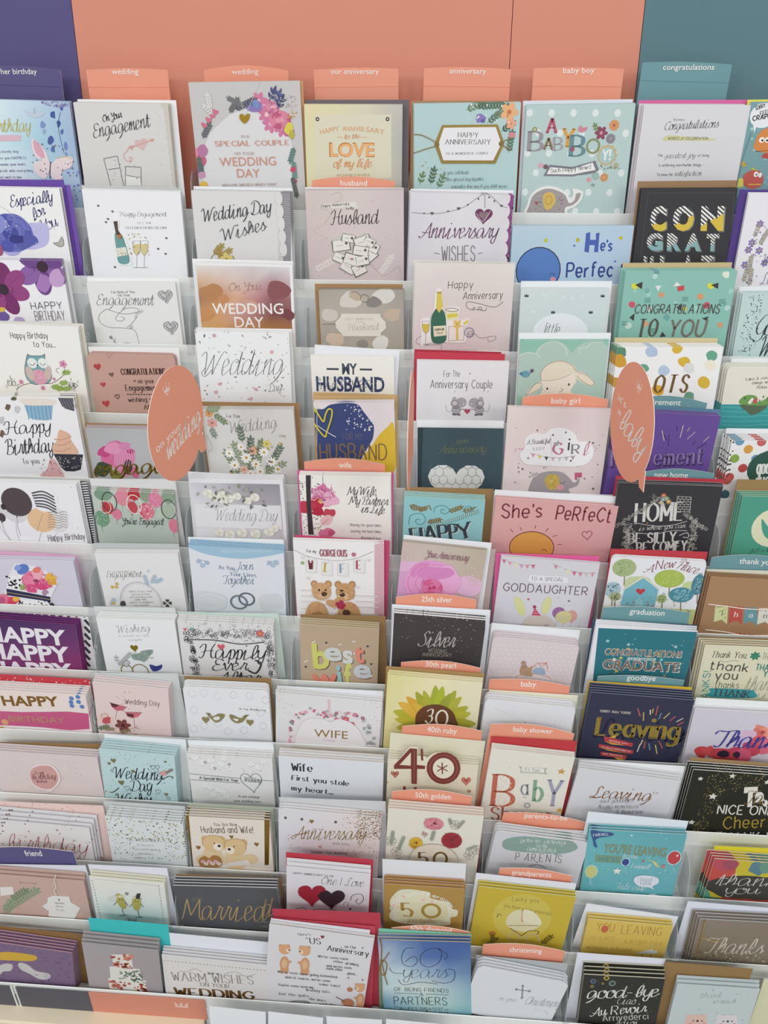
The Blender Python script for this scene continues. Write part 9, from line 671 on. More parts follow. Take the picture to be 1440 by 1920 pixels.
(9,6,'white Leaving gold script','white Leaving card with rose gold script and handwritten lines, front of its stack',(1.1113,-0.4805,0.5552,-0.1046,180.2,144.7),'d8d8dc','efeeea',0,0,3,4.6,1,1.58,'t Leaving k 37 79 141 89 27.2 1.88 #*b88458;l 1.89 #*b88458 36.7 79.3 44.7 79.5 53.2 84.6;t is s 141 107 150 108 7.8 .54 #8a7468;t sad~goodbyes s 54 69 112 81 10.6 .54 #5c5450;t happy~memories s 54 54 124 68 10.7 .55 #5c5450;t &~brand~new s 88 47 136 57 9.9 .55 #5c5450;d o 6 98 1.3 #a89888 32 63 41 82',[((1.127,-0.4579,0.5397,-0.0175,188.6,157.2),'eceef4','white','rearmost ',''),((1.1263,-0.4607,0.5397,-0.0175,188.2,159.9),'eceef4','white','middle ',''),((1.1256,-0.4634,0.5397,-0.0175,187.7,162.5),'eceef4','white','front ','')],None),
(9,7,'black Ta Nice One','black Ta, Nice One, Cheers card with gold speckles and white stars',(1.3194,-0.4809,0.5408,-0.0269,164.7,168.7),'26261e','e8e6e2',0,0,3,4.6,-2.5,1.58,'d q 520 99 2.4 #8c7c44,6a6038,a8965c 28 4 126 179;e 126 56 74.3 85.3 #22221a;x 46 109 8.6 #dcd8cc 5 .45;x 21.6 42.2 6.9 #dcd8cc 5 .45;x 16.2 148.8 5.5 #dcd8cc 5 .45;x 69.1 160.4 6.6 #dcd8cc 5 .45;x 130.7 151.8 6 #dcd8cc 5 .45;x 56.5 11.8 7 #dcd8cc 5 .45;t Ta. b 102 93 144 100 39.4 0.16 #e0dcd4;t Ta. k 105 97 138 100 31.5 1.65 #*9c8450;t NICE~ONE o 62 68 163 75 22.2 2.36 #dcdad2;t Cheers h 80 32 170 47 29.9 2.12 #b0983c;t THANK~U o 72 0 178 11 22.2 2.4 #dcdad2',[((1.316,-0.4634,0.5419,-0.0325,170.7,178.8),'a08258','kraft','','')],None),
(10,0,'confetti birthday','white confetti birthday card with a pink script word, behind the friend sign',(0.0195,-0.5346,0.4328,-0.0434,204.4,112.6),'e2dfdf','d8d4dc',0,0,3,4.6,4,6,'d q 50 100 4.6 #7c6c70,9c8c88,8c7464 -14 6 202 124;t birthday k 34 36 190 39 40.4 1.29 #a04454;t happy s 35 2 121 8 20.6 1.05 #a04454',[((0.0399,-0.5146,0.424,0.0192,216.3,144.8),'ecd0c8','blush','rearmost ','d q 40 101 3.2 #c08478,d8a898 -9 114 216 153'),((0.042,-0.5174,0.424,0.0192,215.8,147.9),'ecd0c8','blush','front ','d q 40 102 3.2 #c08478,d8a898 -9 118 216 156')],None),
(10,1,'A Wedding is love adventure','white card of gold confetti with the verse A Wedding is Love',(0.2599,-0.5348,0.4288,-0.033,146.8,141.1),'dadfdf','e4e6e6',0,0,4,4.6,0.8,1.7,"d q 150 103 3.8 #8c8458,a89c60,6a6c58,b8b08c -4 85 148 151;d q 60 104 3.1 #8c8458,a8a078,78785c -6 41 49 100;d q 70 105 3.1 #8c8458,a8a078,78785c 105 40 152 112;d q 24 106 3.2 #a8a488 2 18 145 69;t A~WEDDING r 40 81 98 84 7.3 .83 #7c7868;t is~love's r 54.4 69.5 86.3 70.9 4.4 .59 #8a8674;t breathtaking r 46.2 57 98 60.7 4.4 .59 #8a8674;t adventure r 51.9 46.1 83.1 47.3 4.4 .6 #8a8674;t aiming~for~the r 43.7 33.4 102.9 38 4.5 .6 #8a8674",[((0.2526,-0.5128,0.4256,-0.0107,156.5,157.7),'c9cdcc','pale grey','','')],None),
(10,2,'Husband and Wife bears','cream You Are Now Husband and Wife card with two teddy bears and a gold edge',(0.4186,-0.5349,0.424,0.0006,155.6,160.7),'e6ddd2','efeeea',0,0,3,4.6,0,1.7,'p #*9c7a34 -2 159 156 159 157 165 -1 166;p #*9c7a34 -1 163 6 164 0 28 -9 27;p #*9c7a34 147 170 157 168 147 41 139 40;t You~Are~Now... h 51 136 100 140 9 .86 #7c7470;t Husband~and~Wife! h 26 117 126 124 16.8 1.29 #5c544e;h 81.2 110.8 8.1 -0 11.3 #8c6c30;h 15.2 77.1 9.3 -0 13 #8c6c30;h 127.3 94.9 9.1 -0 12.8 #8c6c30;e 41 52 20.8 29.3 #e0c8a0;e 30 100 7.2 10 #d4b484;e 62 102 7.1 9.9 #d4b484;e 45 90 21.6 22.9 #dcbe90;e 53 82 8.2 10.1 #eee4d4;e 55.7 84.7 3.1 3.4 #3a2c24;e 47.2 91.1 1.4 2 #3a2c24;l .93 #a88458 24 85 28 102 47 112 65 105 65 86;e 83 47 20.7 29.3 #e0c8a0;e 71 94 7.2 10 #d4b484;e 103 97 7.1 9.9 #d4b484;e 86 84 21.5 22.9 #dcbe90;e 76 75 8.2 10.1 #eee4d4;e 74.4 77.8 3.1 3.5 #3a2c24;e 84.2 85.7 1.4 2 #3a2c24;l .92 #a88458 65 80 69 97 88 107 106 100 106 80;e 113 55 14.4 13.1 #e0c8a0;e 20 44 12.5 13.3 #e0c8a0;p #e6e2dc 66 40 108 52 112 38 65 31;P heart_gift_box 1.2 #a87c4c #a87c4c s box~of~pink~roses 13 35 14 47 25 56 33 50 42 59 54 56 57 43 52 30 18 27;f 20.8 41.6 5.2 6 #e0b4b8 #d89ca4;f 26.5 36.2 5.2 6 #ecdcd4 #d89ca4;f 33.3 42.7 5.2 6 #e0b4b8 #d89ca4;f 39 37.3 5.2 6 #ecdcd4 #d89ca4;f 45.8 43.7 5.2 6 #e0b4b8 #d89ca4;f 51.4 38.4 5.2 6 #ecdcd4 #d89ca4;Q',[((0.4198,-0.5174,0.424,0.0003,158.6,171.5),'a8b09c','sage','','')],None),
(10,3,'gold glitter Anniversary','white rounded On Our Anniversary card with rose gold glitter at its corner',(0.5835,-0.5346,0.4333,-0.05,186.7,182.6),'dedde2','efeeea',10,0,2,4.6,0,1.7,'g 3 3 #dcdce2,e2dcde,e0d4ce,dcdde4,e0dde0,dfd6d2,dcdde4,dcdce2,dcd8da 0 0 186.7 182.6;d q 340 107 2.6 #8c6c4c,a8845c,6c5440,b8947c 142 126 188 189;d q 130 108 2.3 #8c6c4c,a8845c,c09c84 117 72 188 182;e 12.9 159.7 2.6 3.6 #6c5c54;e 104.6 160.7 2.6 3.6 #6c5c54;e 42.9 159.9 2.6 3.6 #6c5c54;h 60.8 156.8 8.5 -0 11.7 #8c743c;t on~our r 62.7 135.2 85.6 137.3 5 .53 #8a7c78;t Anniversary k 29 107 157 122 33.4 1.19 #8c7438 .3;k 1.67 #8c7438 24 114 52 127;t with~love r 100.1 103.2 133 104.4 5.1 .53 #8a7c78;x 77.4 93.1 4.7 #c08c98 5 .45;t thanks~for~making r 61 74 129 80 6.6 .67 #6a6064;d o 14 109 2 #8a7468 4 75 56 165',[((0.5964,-0.522,0.424,0.0217,194,204.3),'d0d1d3','pale grey','','')],None),
(10,4,'50 peonies','white golden anniversary card with red and pink chrysanthemums over a circle with a number',(0.784,-0.5347,0.4304,-0.0377,169.9,200.9),'e4e0d2','ecd4cc',0,0,3,4.6,0,1.7,'f 19.6 92.2 11.2 6 #dcd8ca #c4c0b4;r 25.5 92.9 4.3 5.1 #8a887c .72;r 22.8 86.1 4.3 5.1 #8a887c .72;r 16.9 85.4 4.3 5.2 #8a887c .73;r 13.7 91.6 4.3 5.1 #8a887c .72;r 16.4 98.3 4.3 5.1 #8a887c .72;r 22.3 99 4.3 5.1 #8a887c .72;f 153.1 99.3 11 6 #dcd8ca #c4c0b4;r 158.9 100 4.2 5.1 #8a887c .71;r 156.5 93.3 4.2 5.1 #8a887c .71;r 150.7 92.6 4.2 5.1 #8a887c .71;r 147.3 98.7 4.2 5.1 #8a887c .71;r 149.7 105.4 4.2 5.1 #8a887c .71;r 155.5 106 4.2 5.1 #8a887c .71;f 121.3 173.1 10.8 6 #dcd8ca #c4c0b4;r 127 173.7 4.1 4.9 #8a887c .7;r 124.6 167.2 4.1 4.9 #8a887c .7;r 118.9 166.6 4.1 4.9 #8a887c .7;r 115.6 172.4 4.1 4.9 #8a887c .7;r 118 178.9 4.1 4.9 #8a887c .7;r 123.7 179.5 4.1 4.9 #8a887c .7;f 8.6 118.8 11.1 6 #dcd8ca #c4c0b4;r 14.4 119.5 4.2 5 #8a887c .72;r 11.8 112.7 4.3 5.1 #8a887c .72;r 5.9 112.1 4.3 5.1 #8a887c .72;r 2.7 118.1 4.2 5.1 #8a887c .72;r 5.5 124.8 4.2 5 #8a887c .72;r 11.3 125.4 4.2 5 #8a887c .72;f 164.7 114.7 11 6 #dcd8ca #c4c0b4;r 170.4 115.4 4.2 5.1 #8a887c .71;r 168.1 108.7 4.2 5.1 #8a887c .71;r 162.3 108 4.2 5.1 #8a887c .71;r 158.9 114 4.2 5.1 #8a887c .71;r 161.3 120.7 4.2 5 #8a887c .71;r 167.1 121.3 4.2 5 #8a887c .71;f 24.2 64.4 11.3 6 #dcd8ca #c4c0b4;r 30.1 65.2 4.3 5.2 #8a887c .73;r 27.4 58.2 4.3 5.2 #8a887c .73;r 21.5 57.5 4.3 5.2 #8a887c .73;r 18.2 63.8 4.3 5.2 #8a887c .73;r 20.9 70.7 4.3 5.2 #8a887c .73;r 26.9 71.3 4.3 5.2 #8a887c .73;l .82 #77786a 9 110 11 142;v 9 109.6 10.8 141.9 5.9 #a4a698;l .82 #77786a 23 97 31 131;v 22.6 97.3 30.8 130.6 5.9 #a4a698;l .8 #77786a 125 165 135 184;v 125.1 164.6 134.7 183.5 5.7 #a4a698;l .79 #77786a 115 172.3 110.8 185.2;v 115 172.3 110.8 185.2 5.7 #a4a698;l .81 #77786a 145.5 112.3 160.7 123.4;v 145.5 112.3 160.7 123.4 5.8 #a4a698;l .81 #77786a 81 128 84 151;v 81.2 127.5 84.5 150.7 5.8 #a4a698;e 83 172 17.9 15.1 #d88a96;d - 50 110 5.1 #b86474 70 159 96 185;e 84.3 174 2.9 2.7 #6c3c24;e 118 134 18.7 20 #a03440;d - 52 111 5.1 #7c2430 105 118 131 151;e 119 136.2 3 3.6 #6c3c24;e 54 119 12.4 15.6 #d8ae3c;d - 34 112 5.2 #a8802c 45 106 62 131;e 54.7 120.7 2 2.8 #6c3c24;e 68.8 144.3 5.8 4.5 #ddb8ae;d - 16 113 5.2 #b89890 65 140 73 148;e 70 146.3 .9 .8 #6c3c24;e 89 77 46 45.1 #b8aa98;e 89 77 44.7 43.3 #e4d8c8;t 5 r 64 69 85 72 27.4 3.95 #*a8864c;r 101 84 11.8 16.9 #*a8864c 4.58',[((0.7891,-0.5173,0.4267,-0.0159,170.4,204),'be3c44','red','','')],((0.7933,-0.5136,0.4262,-0.0157,143.2,223),10.4181,'ea9c81','t 50th~golden b 42 212 106 213 13.1 0.012 #f4ece6',0,'peach','50th golden')),
(10,5,'Parents cloud','pale grey Amazing Parents card with a sage cloud, behind the grandparents sign',(0.9697,-0.5344,0.4411,-0.1025,167.8,150.5),'d2d1d6','efeeea',9,0,3,4.6,0,1.7,"s #8aa49c 16 122 22 133 43 143 71 147 103 147 135 149 150 136 143 123 120 112 85 108 50 105 23 107;t you're~going s 47 131 127 138 11.7 .68 #e4e8e4;t to~be h 78 122 98 124 8.2 .7 #e4e8e4;t amazing s 62 110 114 115 12.8 .73 #e4e8e4;t P o 47 82 56 83 19.5 1.09 #6a5c60;t A o 63 84 73 84 19.5 1.09 #6a5c60;t R o 76 85 85 86 19.5 1.09 #6a5c60;t E o 90 87 99 88 19.5 1.09 #6a5c60;t N o 102 88 112 89 19.5 1.09 #6a5c60;t T o 115 90 125 91 19.5 1.08 #6a5c60;t S o 122 90 132 91 19.5 1.08 #6a5c60;l 1.29 #5c585c 74 70 87 78 105 73;x 86.2 84 2.6 #8a8488 5 .45",[((0.9809,-0.5145,0.428,-0.0239,167.9,154.7),'e6e8ee','white','rearmost ',''),((0.9805,-0.5173,0.428,-0.0239,167.4,157.8),'e6e8ee','white','front ','')],((0.9831,-0.5105,0.4374,-0.0889,151.3,172.3),9.2903,'ea9c81','t parents-to-be b 39 167 115 172 12 0.012 #f4ece6',0,'peach','parents-to-be')),
(10,6,"teal You're Leaving balloons",'turquoise You are Leaving card with balloons, stars and a farewell flag',(1.1488,-0.5349,0.424,0.0035,169.1,182.8),'6ab2b8','b8d0d4',0,0,2,4.6,0,1.7,"g 2 3 #68b2b8,64aab4,70b8bc,6cb0b8,64b0b6,66acb4 0 0 169.1 182.8;d o 60 114 1.9 #a8d4d8,3c6c8c,d8e4e8 7 72 164 185;d - 40 115 3.7 #a8d4d8,8cc8cc 71 72 163 136;s #3f5c8c 3 176 6 182 21 179 39 178 44 173 36 168 22 164 16 160 14 155 19 140 13 141 8 159;t FAREWELL h 9 166 36 171 6.2 .68 #dce4ec;t YOU'RE~LEAVING b 30 127 141 124 22.7 0.07 #6c9c90;t YOU'RE~LEAVING b 30 128 140 126 20.9 0.02 #8c8c6c;p #7c9c84 18 120 65 121 65 102 19 102;t WE’RE b 23 103 62 104 12.9 0.02 #5c8c88;t SO~LONG h 66 118 94 115 8.2 .8 #c8e0e4;t Farewell s 84 92 116 91 12.1 .68 #d0e4e8;e 73 106 7.8 11 #b8dce0;l .63 #c8e0e4 74 98 75 86 79 75;e 73 106 6.3 8.7 #3c4c90;p #3c4c90 73.3 94.2 76.4 94.5 74.3 98.9;e 156 124 12.7 18.7 #b8dce0;l .62 #c8e0e4 159 107 160 96 164 85;e 156 124 11.1 16.4 #c0484c;p #c0484c 157.7 104 160.8 104.3 158.5 108.7;e 15 77 11.8 17.3 #b8dce0;l .64 #c8e0e4 16 62 17 50 21 39;e 15 77 10.2 15 #c8cc84;p #c8cc84 15.2 58.7 18.4 59 16.3 63.6;e 160.8 129.9 1.8 3.2 #ecc8c8;x 60.6 81 8.2 #e4e8e0 5 .45;x 74.5 174 3.1 #d0e8ec 5 .45;h 140.3 100.7 7.5 -0 11.1 #c87c7c;x 103.5 111.5 3.7 #c8685c 5 .45;l 1.25 #d8d48c 110 117 120 112 127 101;l 1.25 #d8d48c 112.3 115.9 122.5 110.3 129.1 99.3;l 1.24 #d8d48c 115 115 125 109 131 98;l 1.24 #d8d48c 118 114 128 108 133 97;s #dcdfe8 94 58 96 70 112 75 134 71 138 57 129 47 133 39 123 44 105 46;t Good h 105 60 127 61 8.5 .7 #6a8ca0;t LUCK h 107 50 127 50 8.6 .7 #6a8ca0;t Take~care s 64 36 116 34 16.3 .78 #d8e8ec;t SO~LONG b 30 16 98 12 14.6 0.03 #7c9c8c;x 60.4 83.3 7.6 #e4e8e0 5 .45;e 15 76 10.2 15 #c8cc84;k .8 #c8e0e4 15 60.6 15.5 44;s #e4e8ec 111 13 123 24 135 28 148 18 137 11",[((1.1339,-0.5217,0.4336,-0.055,175.5,202),'e2eaf0','white','','')],None),
(10,7,'red Thank You splash','red, yellow and teal Thank You card with dark patch before a yellow envelope',(1.372,-0.5348,0.4274,-0.0233,148.6,124.5),'c8b838','ecdcc0',0,0,3,4.6,-3,1.7,'p #c05048 -43 120 12 126 27 114 42 102 44 79 0 60 -19 -5;s #b8505c 45 116 38 102 28 94 15 94 3 103 -3 119 5 133 20 136 33 128;s #a05060 42 113 42 104 35 100 27 101 19 106 17 116 23 121 30 124 39 123;s #5c808c 91 109 90 100 85 90 74 95 64 101 65 111 67 121 77 125 86 118;s #6a9480 109 114 111 103 101 100 91 96 83 106 81 116 85 125 95 127 106 124;p #c8bc40 -22 14 -14 53 1 26 -9 10;s #5a9c8c 10 32 13 20 0 14 -14 13 -25 22 -28 34 -19 43 -6 48 5 41;p #c04c40 24 24 111 46 146 4 30 -9;s #4c8878 33 18 32 10 22 3 8 4 2 11 -5 18 3 26 17 25 29 25;s #44423c 128 65 127 49 103 36 71 27 35 27 14 38 -5 50 1 66 25 79 58 87 93 87 115 77;s #44423c 150 62 145 48 131 33 103 27 75 28 53 36 39 50 42 66 65 77 89 86 120 87 141 77;t thank s 15 58 122 66 29.3 1.45 #dcd8d0;t you s 34 37 95 43 22 1.46 #dcd8d0',[((1.3791,-0.5174,0.424,0.0112,148.4,139.9),'dccf34','yellow','','')],None),
(11,0,'blush tag birthday','dusty pink birthday card with green leaves and a white hanging tag, at the left edge',(0.0385,-0.5887,0.3264,-0.0214,183.7,132.6),'c8aaa0','d4bab0',0,0,2,4.6,0,5,'v 9.8 30.6 84.7 94.9 15.3 #8c9c80;v 30.2 63.6 63.5 92.5 13 #7c8c70;v 11.4 20.4 29.3 58.4 13.2 #90a084;t WITH~LOVE r 56.8 112.5 93 113.1 4.1 .5 #8a7064;p #e4e0da 16 97 41 101 40 80 12 72;P tag .9 #e4e2de #f0eeea p white~tag 106 78 118 85 149 86 150 70 166 56 150 24 99 25 102 41 91 53 103 64;t happy~birthday r 118.4 64.7 136.9 64.8 4.2 .46 #9a948c;t with~love r 118.9 54.6 134.4 55.4 4.2 .47 #9a948c;t for~you r 117.4 45.3 134.2 45.2 4.2 .47 #9a948c;e 127.4 76.8 2.1 3.1 #6a6058;Q;P twine 2 #e4ded2 #f4f2ee l white~twine 133 147 128 129 128 112 123 99 127 77;Q',[((0.0485,-0.5759,0.3224,0.0641,188.6,146.8),'dfe0e8','pale grey','','')],((0.0137,-0.5721,0.3224,0.0639,205.6,176.6),10.4779,'5a5482','t friend b 110 163 143 164 14.9 0.012 #f4ece6',0,'purple','friend')),
(11,1,'champagne couple','white wedding card of two dancing champagne flutes in a top hat and veil',(0.2318,-0.5886,0.3284,-0.0422,142,142.3),'e4e4dc','e6e2c4',0,0,2,4.6,0,1.82,'g 2 2 #e8e6dc,e4e2da,dce4e4,d8e2e4 0 0 142 142.3;m 24 5.38 -.11 1.04 #8a8a84 5.6 135.3 7.9 135.1;m 14 .29 -7.97 1.04 #8a8a84 4.4 131.3 4.6 127.4;m 14 .16 -7.99 1.03 #8a8a84 130.6 133.5 130.9 129.7;e 54 80 8.4 21.5 #b8ac5c .21;e 55.2 94.4 7.7 3 #dcd8b0 .21;k 1.06 #4c4840 54 59 56 41;k 1.42 #4c4840 48 38.9 61.5 41.8;l 1.05 #4c4840 45.9 77.6 38.6 66.6;l 1.05 #4c4840 61.2 79.7 67.1 70.5;e 52.2 85 1 1.5 #3a3428;e 57 85.7 1 1.5 #3a3428;e 84 79 8.4 21.4 #b8ac5c -.1;e 85.1 93.5 7.7 3 #dcd8b0 -.1;k 1.06 #4c4840 84 58 86 40;k 1.42 #4c4840 78.4 38 91.8 40.9;l 1.05 #4c4840 76 76.7 68.7 65.7;l 1.05 #4c4840 91.2 78.8 97.2 69.6;e 82.2 84.1 1 1.5 #3a3428;e 87 84.8 1 1.5 #3a3428;p #3a3838 86.9 105.6 94.6 108.1 91.2 92.8 83.7 92.8;k 1.39 #3a3838 81.5 91.5 95.2 92.4;s #d8d8d4 30 86 45 95 47 85 35 77;h 67.7 103 7 -0 10.1 #8a8a84;t Cheers s 58 24 80 27 9.5 .56 #5c5850',[((0.2329,-0.5704,0.3224,0.021,151.4,154.9),'e4e4f0','white','rearmost ',''),((0.2346,-0.5731,0.3224,0.021,151,158.4),'e4e4f0','white','middle ',''),((0.2364,-0.5759,0.3224,0.021,150.6,162),'e4e4f0','white','front ','')],None),
(11,2,'charcoal Just Married','charcoal grey Just Married card with gold script, before kraft envelopes, front of its stack',(0.4035,-0.5888,0.3224,0.0541,194.9,136.6),'55565a','dcdcde',0,0,3,4.6,0,1.82,'t JUST h 29 94 54 94 12 .88 #77746c;t Married k 4 42 165 46 58.6 2 #b09464;t PROMISE r 142 39 170 38 6.1 .72 #8a8478;t LOVE r 152 26 168 26 6.2 .73 #8a8478;t d s 156 58 177 58 51.6 1.92 #b09464',[((0.3978,-0.5658,0.3224,0.024,199.7,137.7),'8f7148','kraft','rearmost ',''),((0.3991,-0.5685,0.3224,0.024,199.2,141.3),'8f7148','kraft','middle ',''),((0.4004,-0.5713,0.3224,0.024,198.7,144.8),'8f7148','kraft','front ','')],None),
(11,3,'One I Love hearts','white The One I Love card with red and black foil hearts',(0.602,-0.5886,0.3298,-0.0483,152.3,198.1),'e0dde2','efeeea',0,0,2,4.6,0,6,'t HAPPY~ANNIVERSARY~TO~THE r 12.6 180.7 87.6 182.1 5.2 .65 #6a6468;t One~I~Love s 63 161 141 164 20.8 .85 #5c5458;l 1.32 #5c5458 118 124 122 139 137 144 142 130 134 117 128 123 132 131;l 1.16 #5c5458 105 110.3 108.1 118 114.7 116.6 113.3 109;l 1.35 #5c5458 16 85 29 92 42 86 62 93 92 94;h 118.5 100.9 4.7 -0 6.9 #3a2c30;P red_heart .8 #a02c3c #8c2434 p dark~red~foil~heart 47 142 47 145 50 151 56 156 64 157 70 152 73 144 71 134 64 124 56 114 51 106 48 100 47 98 47 100 44 105 38 112 30 119 23 127 21 136 23 146 30 152 38 154 44 150 46 145;Q;P black_heart 1.4 #3c2c34 #2c2028 p black~foil~heart 83 135 83 138 86 143 92 148 99 149 105 145 108 137 106 128 100 119 92 111 87 104 84 98 84 97 83 98 81 103 75 108 67 115 61 122 58 130 61 138 67 144 74 146 80 142 83 138;Q',[((0.6016,-0.5757,0.3281,-0.0357,158.2,221),'bd3a4a','red','','')],None),
(11,4,'gold 50 lace','gold 50 card with a white lacy filigree frame, above the 60th diamond sign',(0.7868,-0.5887,0.3232,-0.0053,145.6,175.5),'b08c4c','d0a890',5,0,3,4.6,0,1.82,'P filigree_frame .6 #dedbc0 #ecead8 s cream~filigree~frame 11 125 13 139 26 160 45 166 71 164 84 160 86 146 117 138 124 122 135 118 134 103 123 97 121 77 80 73 47 72 20 77 10 90 14 110;c 80 116 5.9 3 1.15 #f0eee0 14.2 110.5 26.2 139.7 67.7 158 110 144.1 123.2 121.4 112.1 91 70 72.8 27 82.3 14.2 110.5;f 18.3 120.6 4.9 6 #e8cfc4 #c89888;f 26.5 116.6 4.9 6 #e8cfc4 #c89888;f 71.5 140.3 4.9 6 #e8cfc4 #c89888;f 87.7 137.2 4.8 6 #e8cfc4 #c89888;f 92.4 93.9 4.9 6 #e8cfc4 #c89888;f 35.8 146.4 4.9 6 #e8cfc4 #c89888;s #d9d5b4 36 127 94 133 117 121 112 91 80 78 44 79 27 92 27 112;t 5 r 36 93 61 96 35.4 4.93 #a88a44;r 87 113 15.6 17.5 #a88a44 5.86;t years~together s 44 79 93 79 12.9 .57 #c0a478;Q',[((0.7845,-0.5713,0.3224,0.0042,150,218.1),'e4e6ea','white','','')],None),
(11,5,'yellow pram','mustard yellow Lucky You card with a white pram, between the grandparents and christening signs',(0.9455,-0.5885,0.3345,-0.0699,172.9,173.1),'c8b13c','dcd89c',0,0,2,4.6,0,1.82,'e 87 104 52.8 62.9 #cdbb58;t Lucky~you h 63 145 112 148 11.3 .81 #8c7c34;t you~have~a~new~grandchild h 51 127 138 117 9.6 .59 #8c7c34;s #dcd4b0 62 80 61 100 70 118 85 123 90 92 122 93 118 80 104 67 81 66;s #e4dcc0 87 124 105 122 120 105 122 90 92 92;k .96 #a84c34 88 92 85 123;n h 14 1 67.6 78.5 3.8 .6 0 0 #6c5c24 2.9;l 1.62 #5c4c24 70 71 85 61 94 55 103 68 116 72 123 70 121 62;r 80 48 10.4 13 #c8b8a0 2.28;r 114 49 12.3 13 #c8b8a0 2.27;v 132.8 36.7 145.6 59.2 9.8 #6c6424;f 40.1 51.2 7.2 6 #b86c40 #e0b040;v 42.7 31.3 40.8 46.2 6.6 #6c6424;l 1.29 #6c6424 42.3 96.5 44.2 106.6 49.6 102.6;v 31.7 13.9 48.5 37.4 7.9 #7c7030',[((0.9402,-0.5728,0.3342,-0.0655,179.3,187.9),'e4e5ee','white','rearmost ',''),((0.9397,-0.5756,0.3342,-0.0655,178.8,191.3),'e4e5ee','white','front ','')],((0.9794,-0.5691,0.3317,-0.0715,129.5,201.9),8.2333,'ea9c81','t grandparents b 23 189 93 193 12.5 0.012 #f4ece6',0,'peach','grandparents')),
(11,6,'yellow You Leaving','golden yellow You Leaving card with thin lettering and a small cloud',(1.1538,-0.5886,0.3279,-0.0363,151.3,111.4),'d8bc60','e8dca0',0,0,2,4.6,0,1.82,'t YOU o 19 82 53 83 21.6 .97 #a06c3c;e 33 88 6.3 9.8 #c8684c;t LEAVING o 64 80 138 83 22.6 .96 #a06c3c;t IS~LIKE h 12 56 60 60 9.9 .71 #c09c48;t A~RAINY~DAY h 72 52 143 54 13 .7 #c49c48;t WITHOUT~SUNSHINE h 9 30 94 32 9.1 .71 #b8904c;s #d4d8dc 100 30 109 36 127 44 137 39 132 32;k 1.28 #6a5c3c 110.9 29.1 111.8 20.6;k 1.28 #6a5c3c 127.2 28.9 128 20.8;d o 14 117 2.9 #d0b058,dcc88c 79 42 143 62',[((1.1407,-0.5726,0.3426,-0.1208,167.5,118),'e8eaf2','white','rearmost ',''),((1.1395,-0.5754,0.3426,-0.1208,167,121.7),'e8eaf2','white','front ','')],None),
(11,7,'brown Thanks twine','grey brown Thanks card with white script and twine at its fold, at the right edge',(1.3546,-0.5888,0.3224,0.0143,153.8,135.8),'8e8272','c8c8cc',0,0,3,4.6,-3.5,1.82,'g 2 3 #8e8276,86786a,90846f,887c70,8a7f6c,807464 0 0 153.8 135.8;t Thanks k 23 44 122 48 42.1 1.69 #dcd0c4;t to k 62 18 83 17 17.4 1.32 #d4c8b8;d q 60 118 6.3 #756a58,9a9078,b0a484 2 2 134 49;l .95 #b8a060 0 12 140 17;P twine 1.8 #a88c58 #f4f2ee l twine 8 136 9 102 9 63 11 15;Q;P twine 1.6 #b89c68 #f4f2ee l - 10 87 21 84 32 78 40 83;Q',[((1.327,-0.5711,0.3283,-0.0328,177.7,151.5),'e0e4ee','white','','')],None),
(12,0,'purple rabbit','purple rain-dashed card with a yellow patch and a white rabbit, at the lower left',(0.0146,-0.6421,0.2127,-0.1163,171.1,125.8),'7c6684','d8aaac',0,0,4,4.6,1,1.94,'d - 170 119 6.1 #4c3c58,5c4868 -10 -20 178 149;s #d0a83c 8 84 44 101 92 103 102 96 91 84 49 76 6 71;s #c8c4c4 62 67 69 74 83 69 96 55 120 52 124 42 115 32 99 31 84 42 67 52;s #c8c4c4 22 50 37 64 51 63 46 44 31 38 23 28;e 116 42 6.6 7.9 #bcb8bc;l 1.1 #5c4c64 92.9 43.6 96.2 41 100 45.2',[((0.0113,-0.6148,0.203,-0.0517,195.3,141.6),'8c6c44','kraft','rearmost ',''),((0.0135,-0.6176,0.2029,-0.0517,194.7,145.7),'8c6c44','kraft','middle ',''),((0.0156,-0.6203,0.2029,-0.0517,194.2,149.7),'8c6c44','kraft','front ','')],None),
(12,1,'wedding cake','grey wedding card with a white three-tier cake and coral flowers, before a turquoise envelope',(0.2152,-0.6424,0.2009,-0.0551,146,150.7),'a79f9f','b9b5b5',0,0,3,4.6,0,4,'g 2 2 #a8a2a4,a49c9e,aaa0a0,a0989c 0 0 146 150.7;p #dedcd4 55 124 92 130 93 90 55 88;p #dedcd4 47 88 105 89 107 55 45 48;p #dedcd4 41 51 115 56 114 20 40 13;d f 14 120 7 #c8745c,d88c74,b85c4c 52 88 69 121;d f 14 121 7.1 #c8745c,d88c74,b85c4c 69 86 95 106;d f 14 122 7 #c8745c,d88c74,b85c4c 78 110 94 129;d f 14 123 7.2 #c8745c,d88c74,b85c4c 38 14 72 46;d f 14 124 7.2 #c8745c,d88c74,b85c4c 48 13 93 44;d f 14 125 7.2 #c8745c,d88c74,b85c4c 94 19 115 42;d l 50 126 7.8 #5c7060,7c9080,4c6050 66 49 108 82',[((0.2306,-0.6251,0.1975,-0.0305,151.6,200.4),'3fc0c0','turquoise','','')],None),
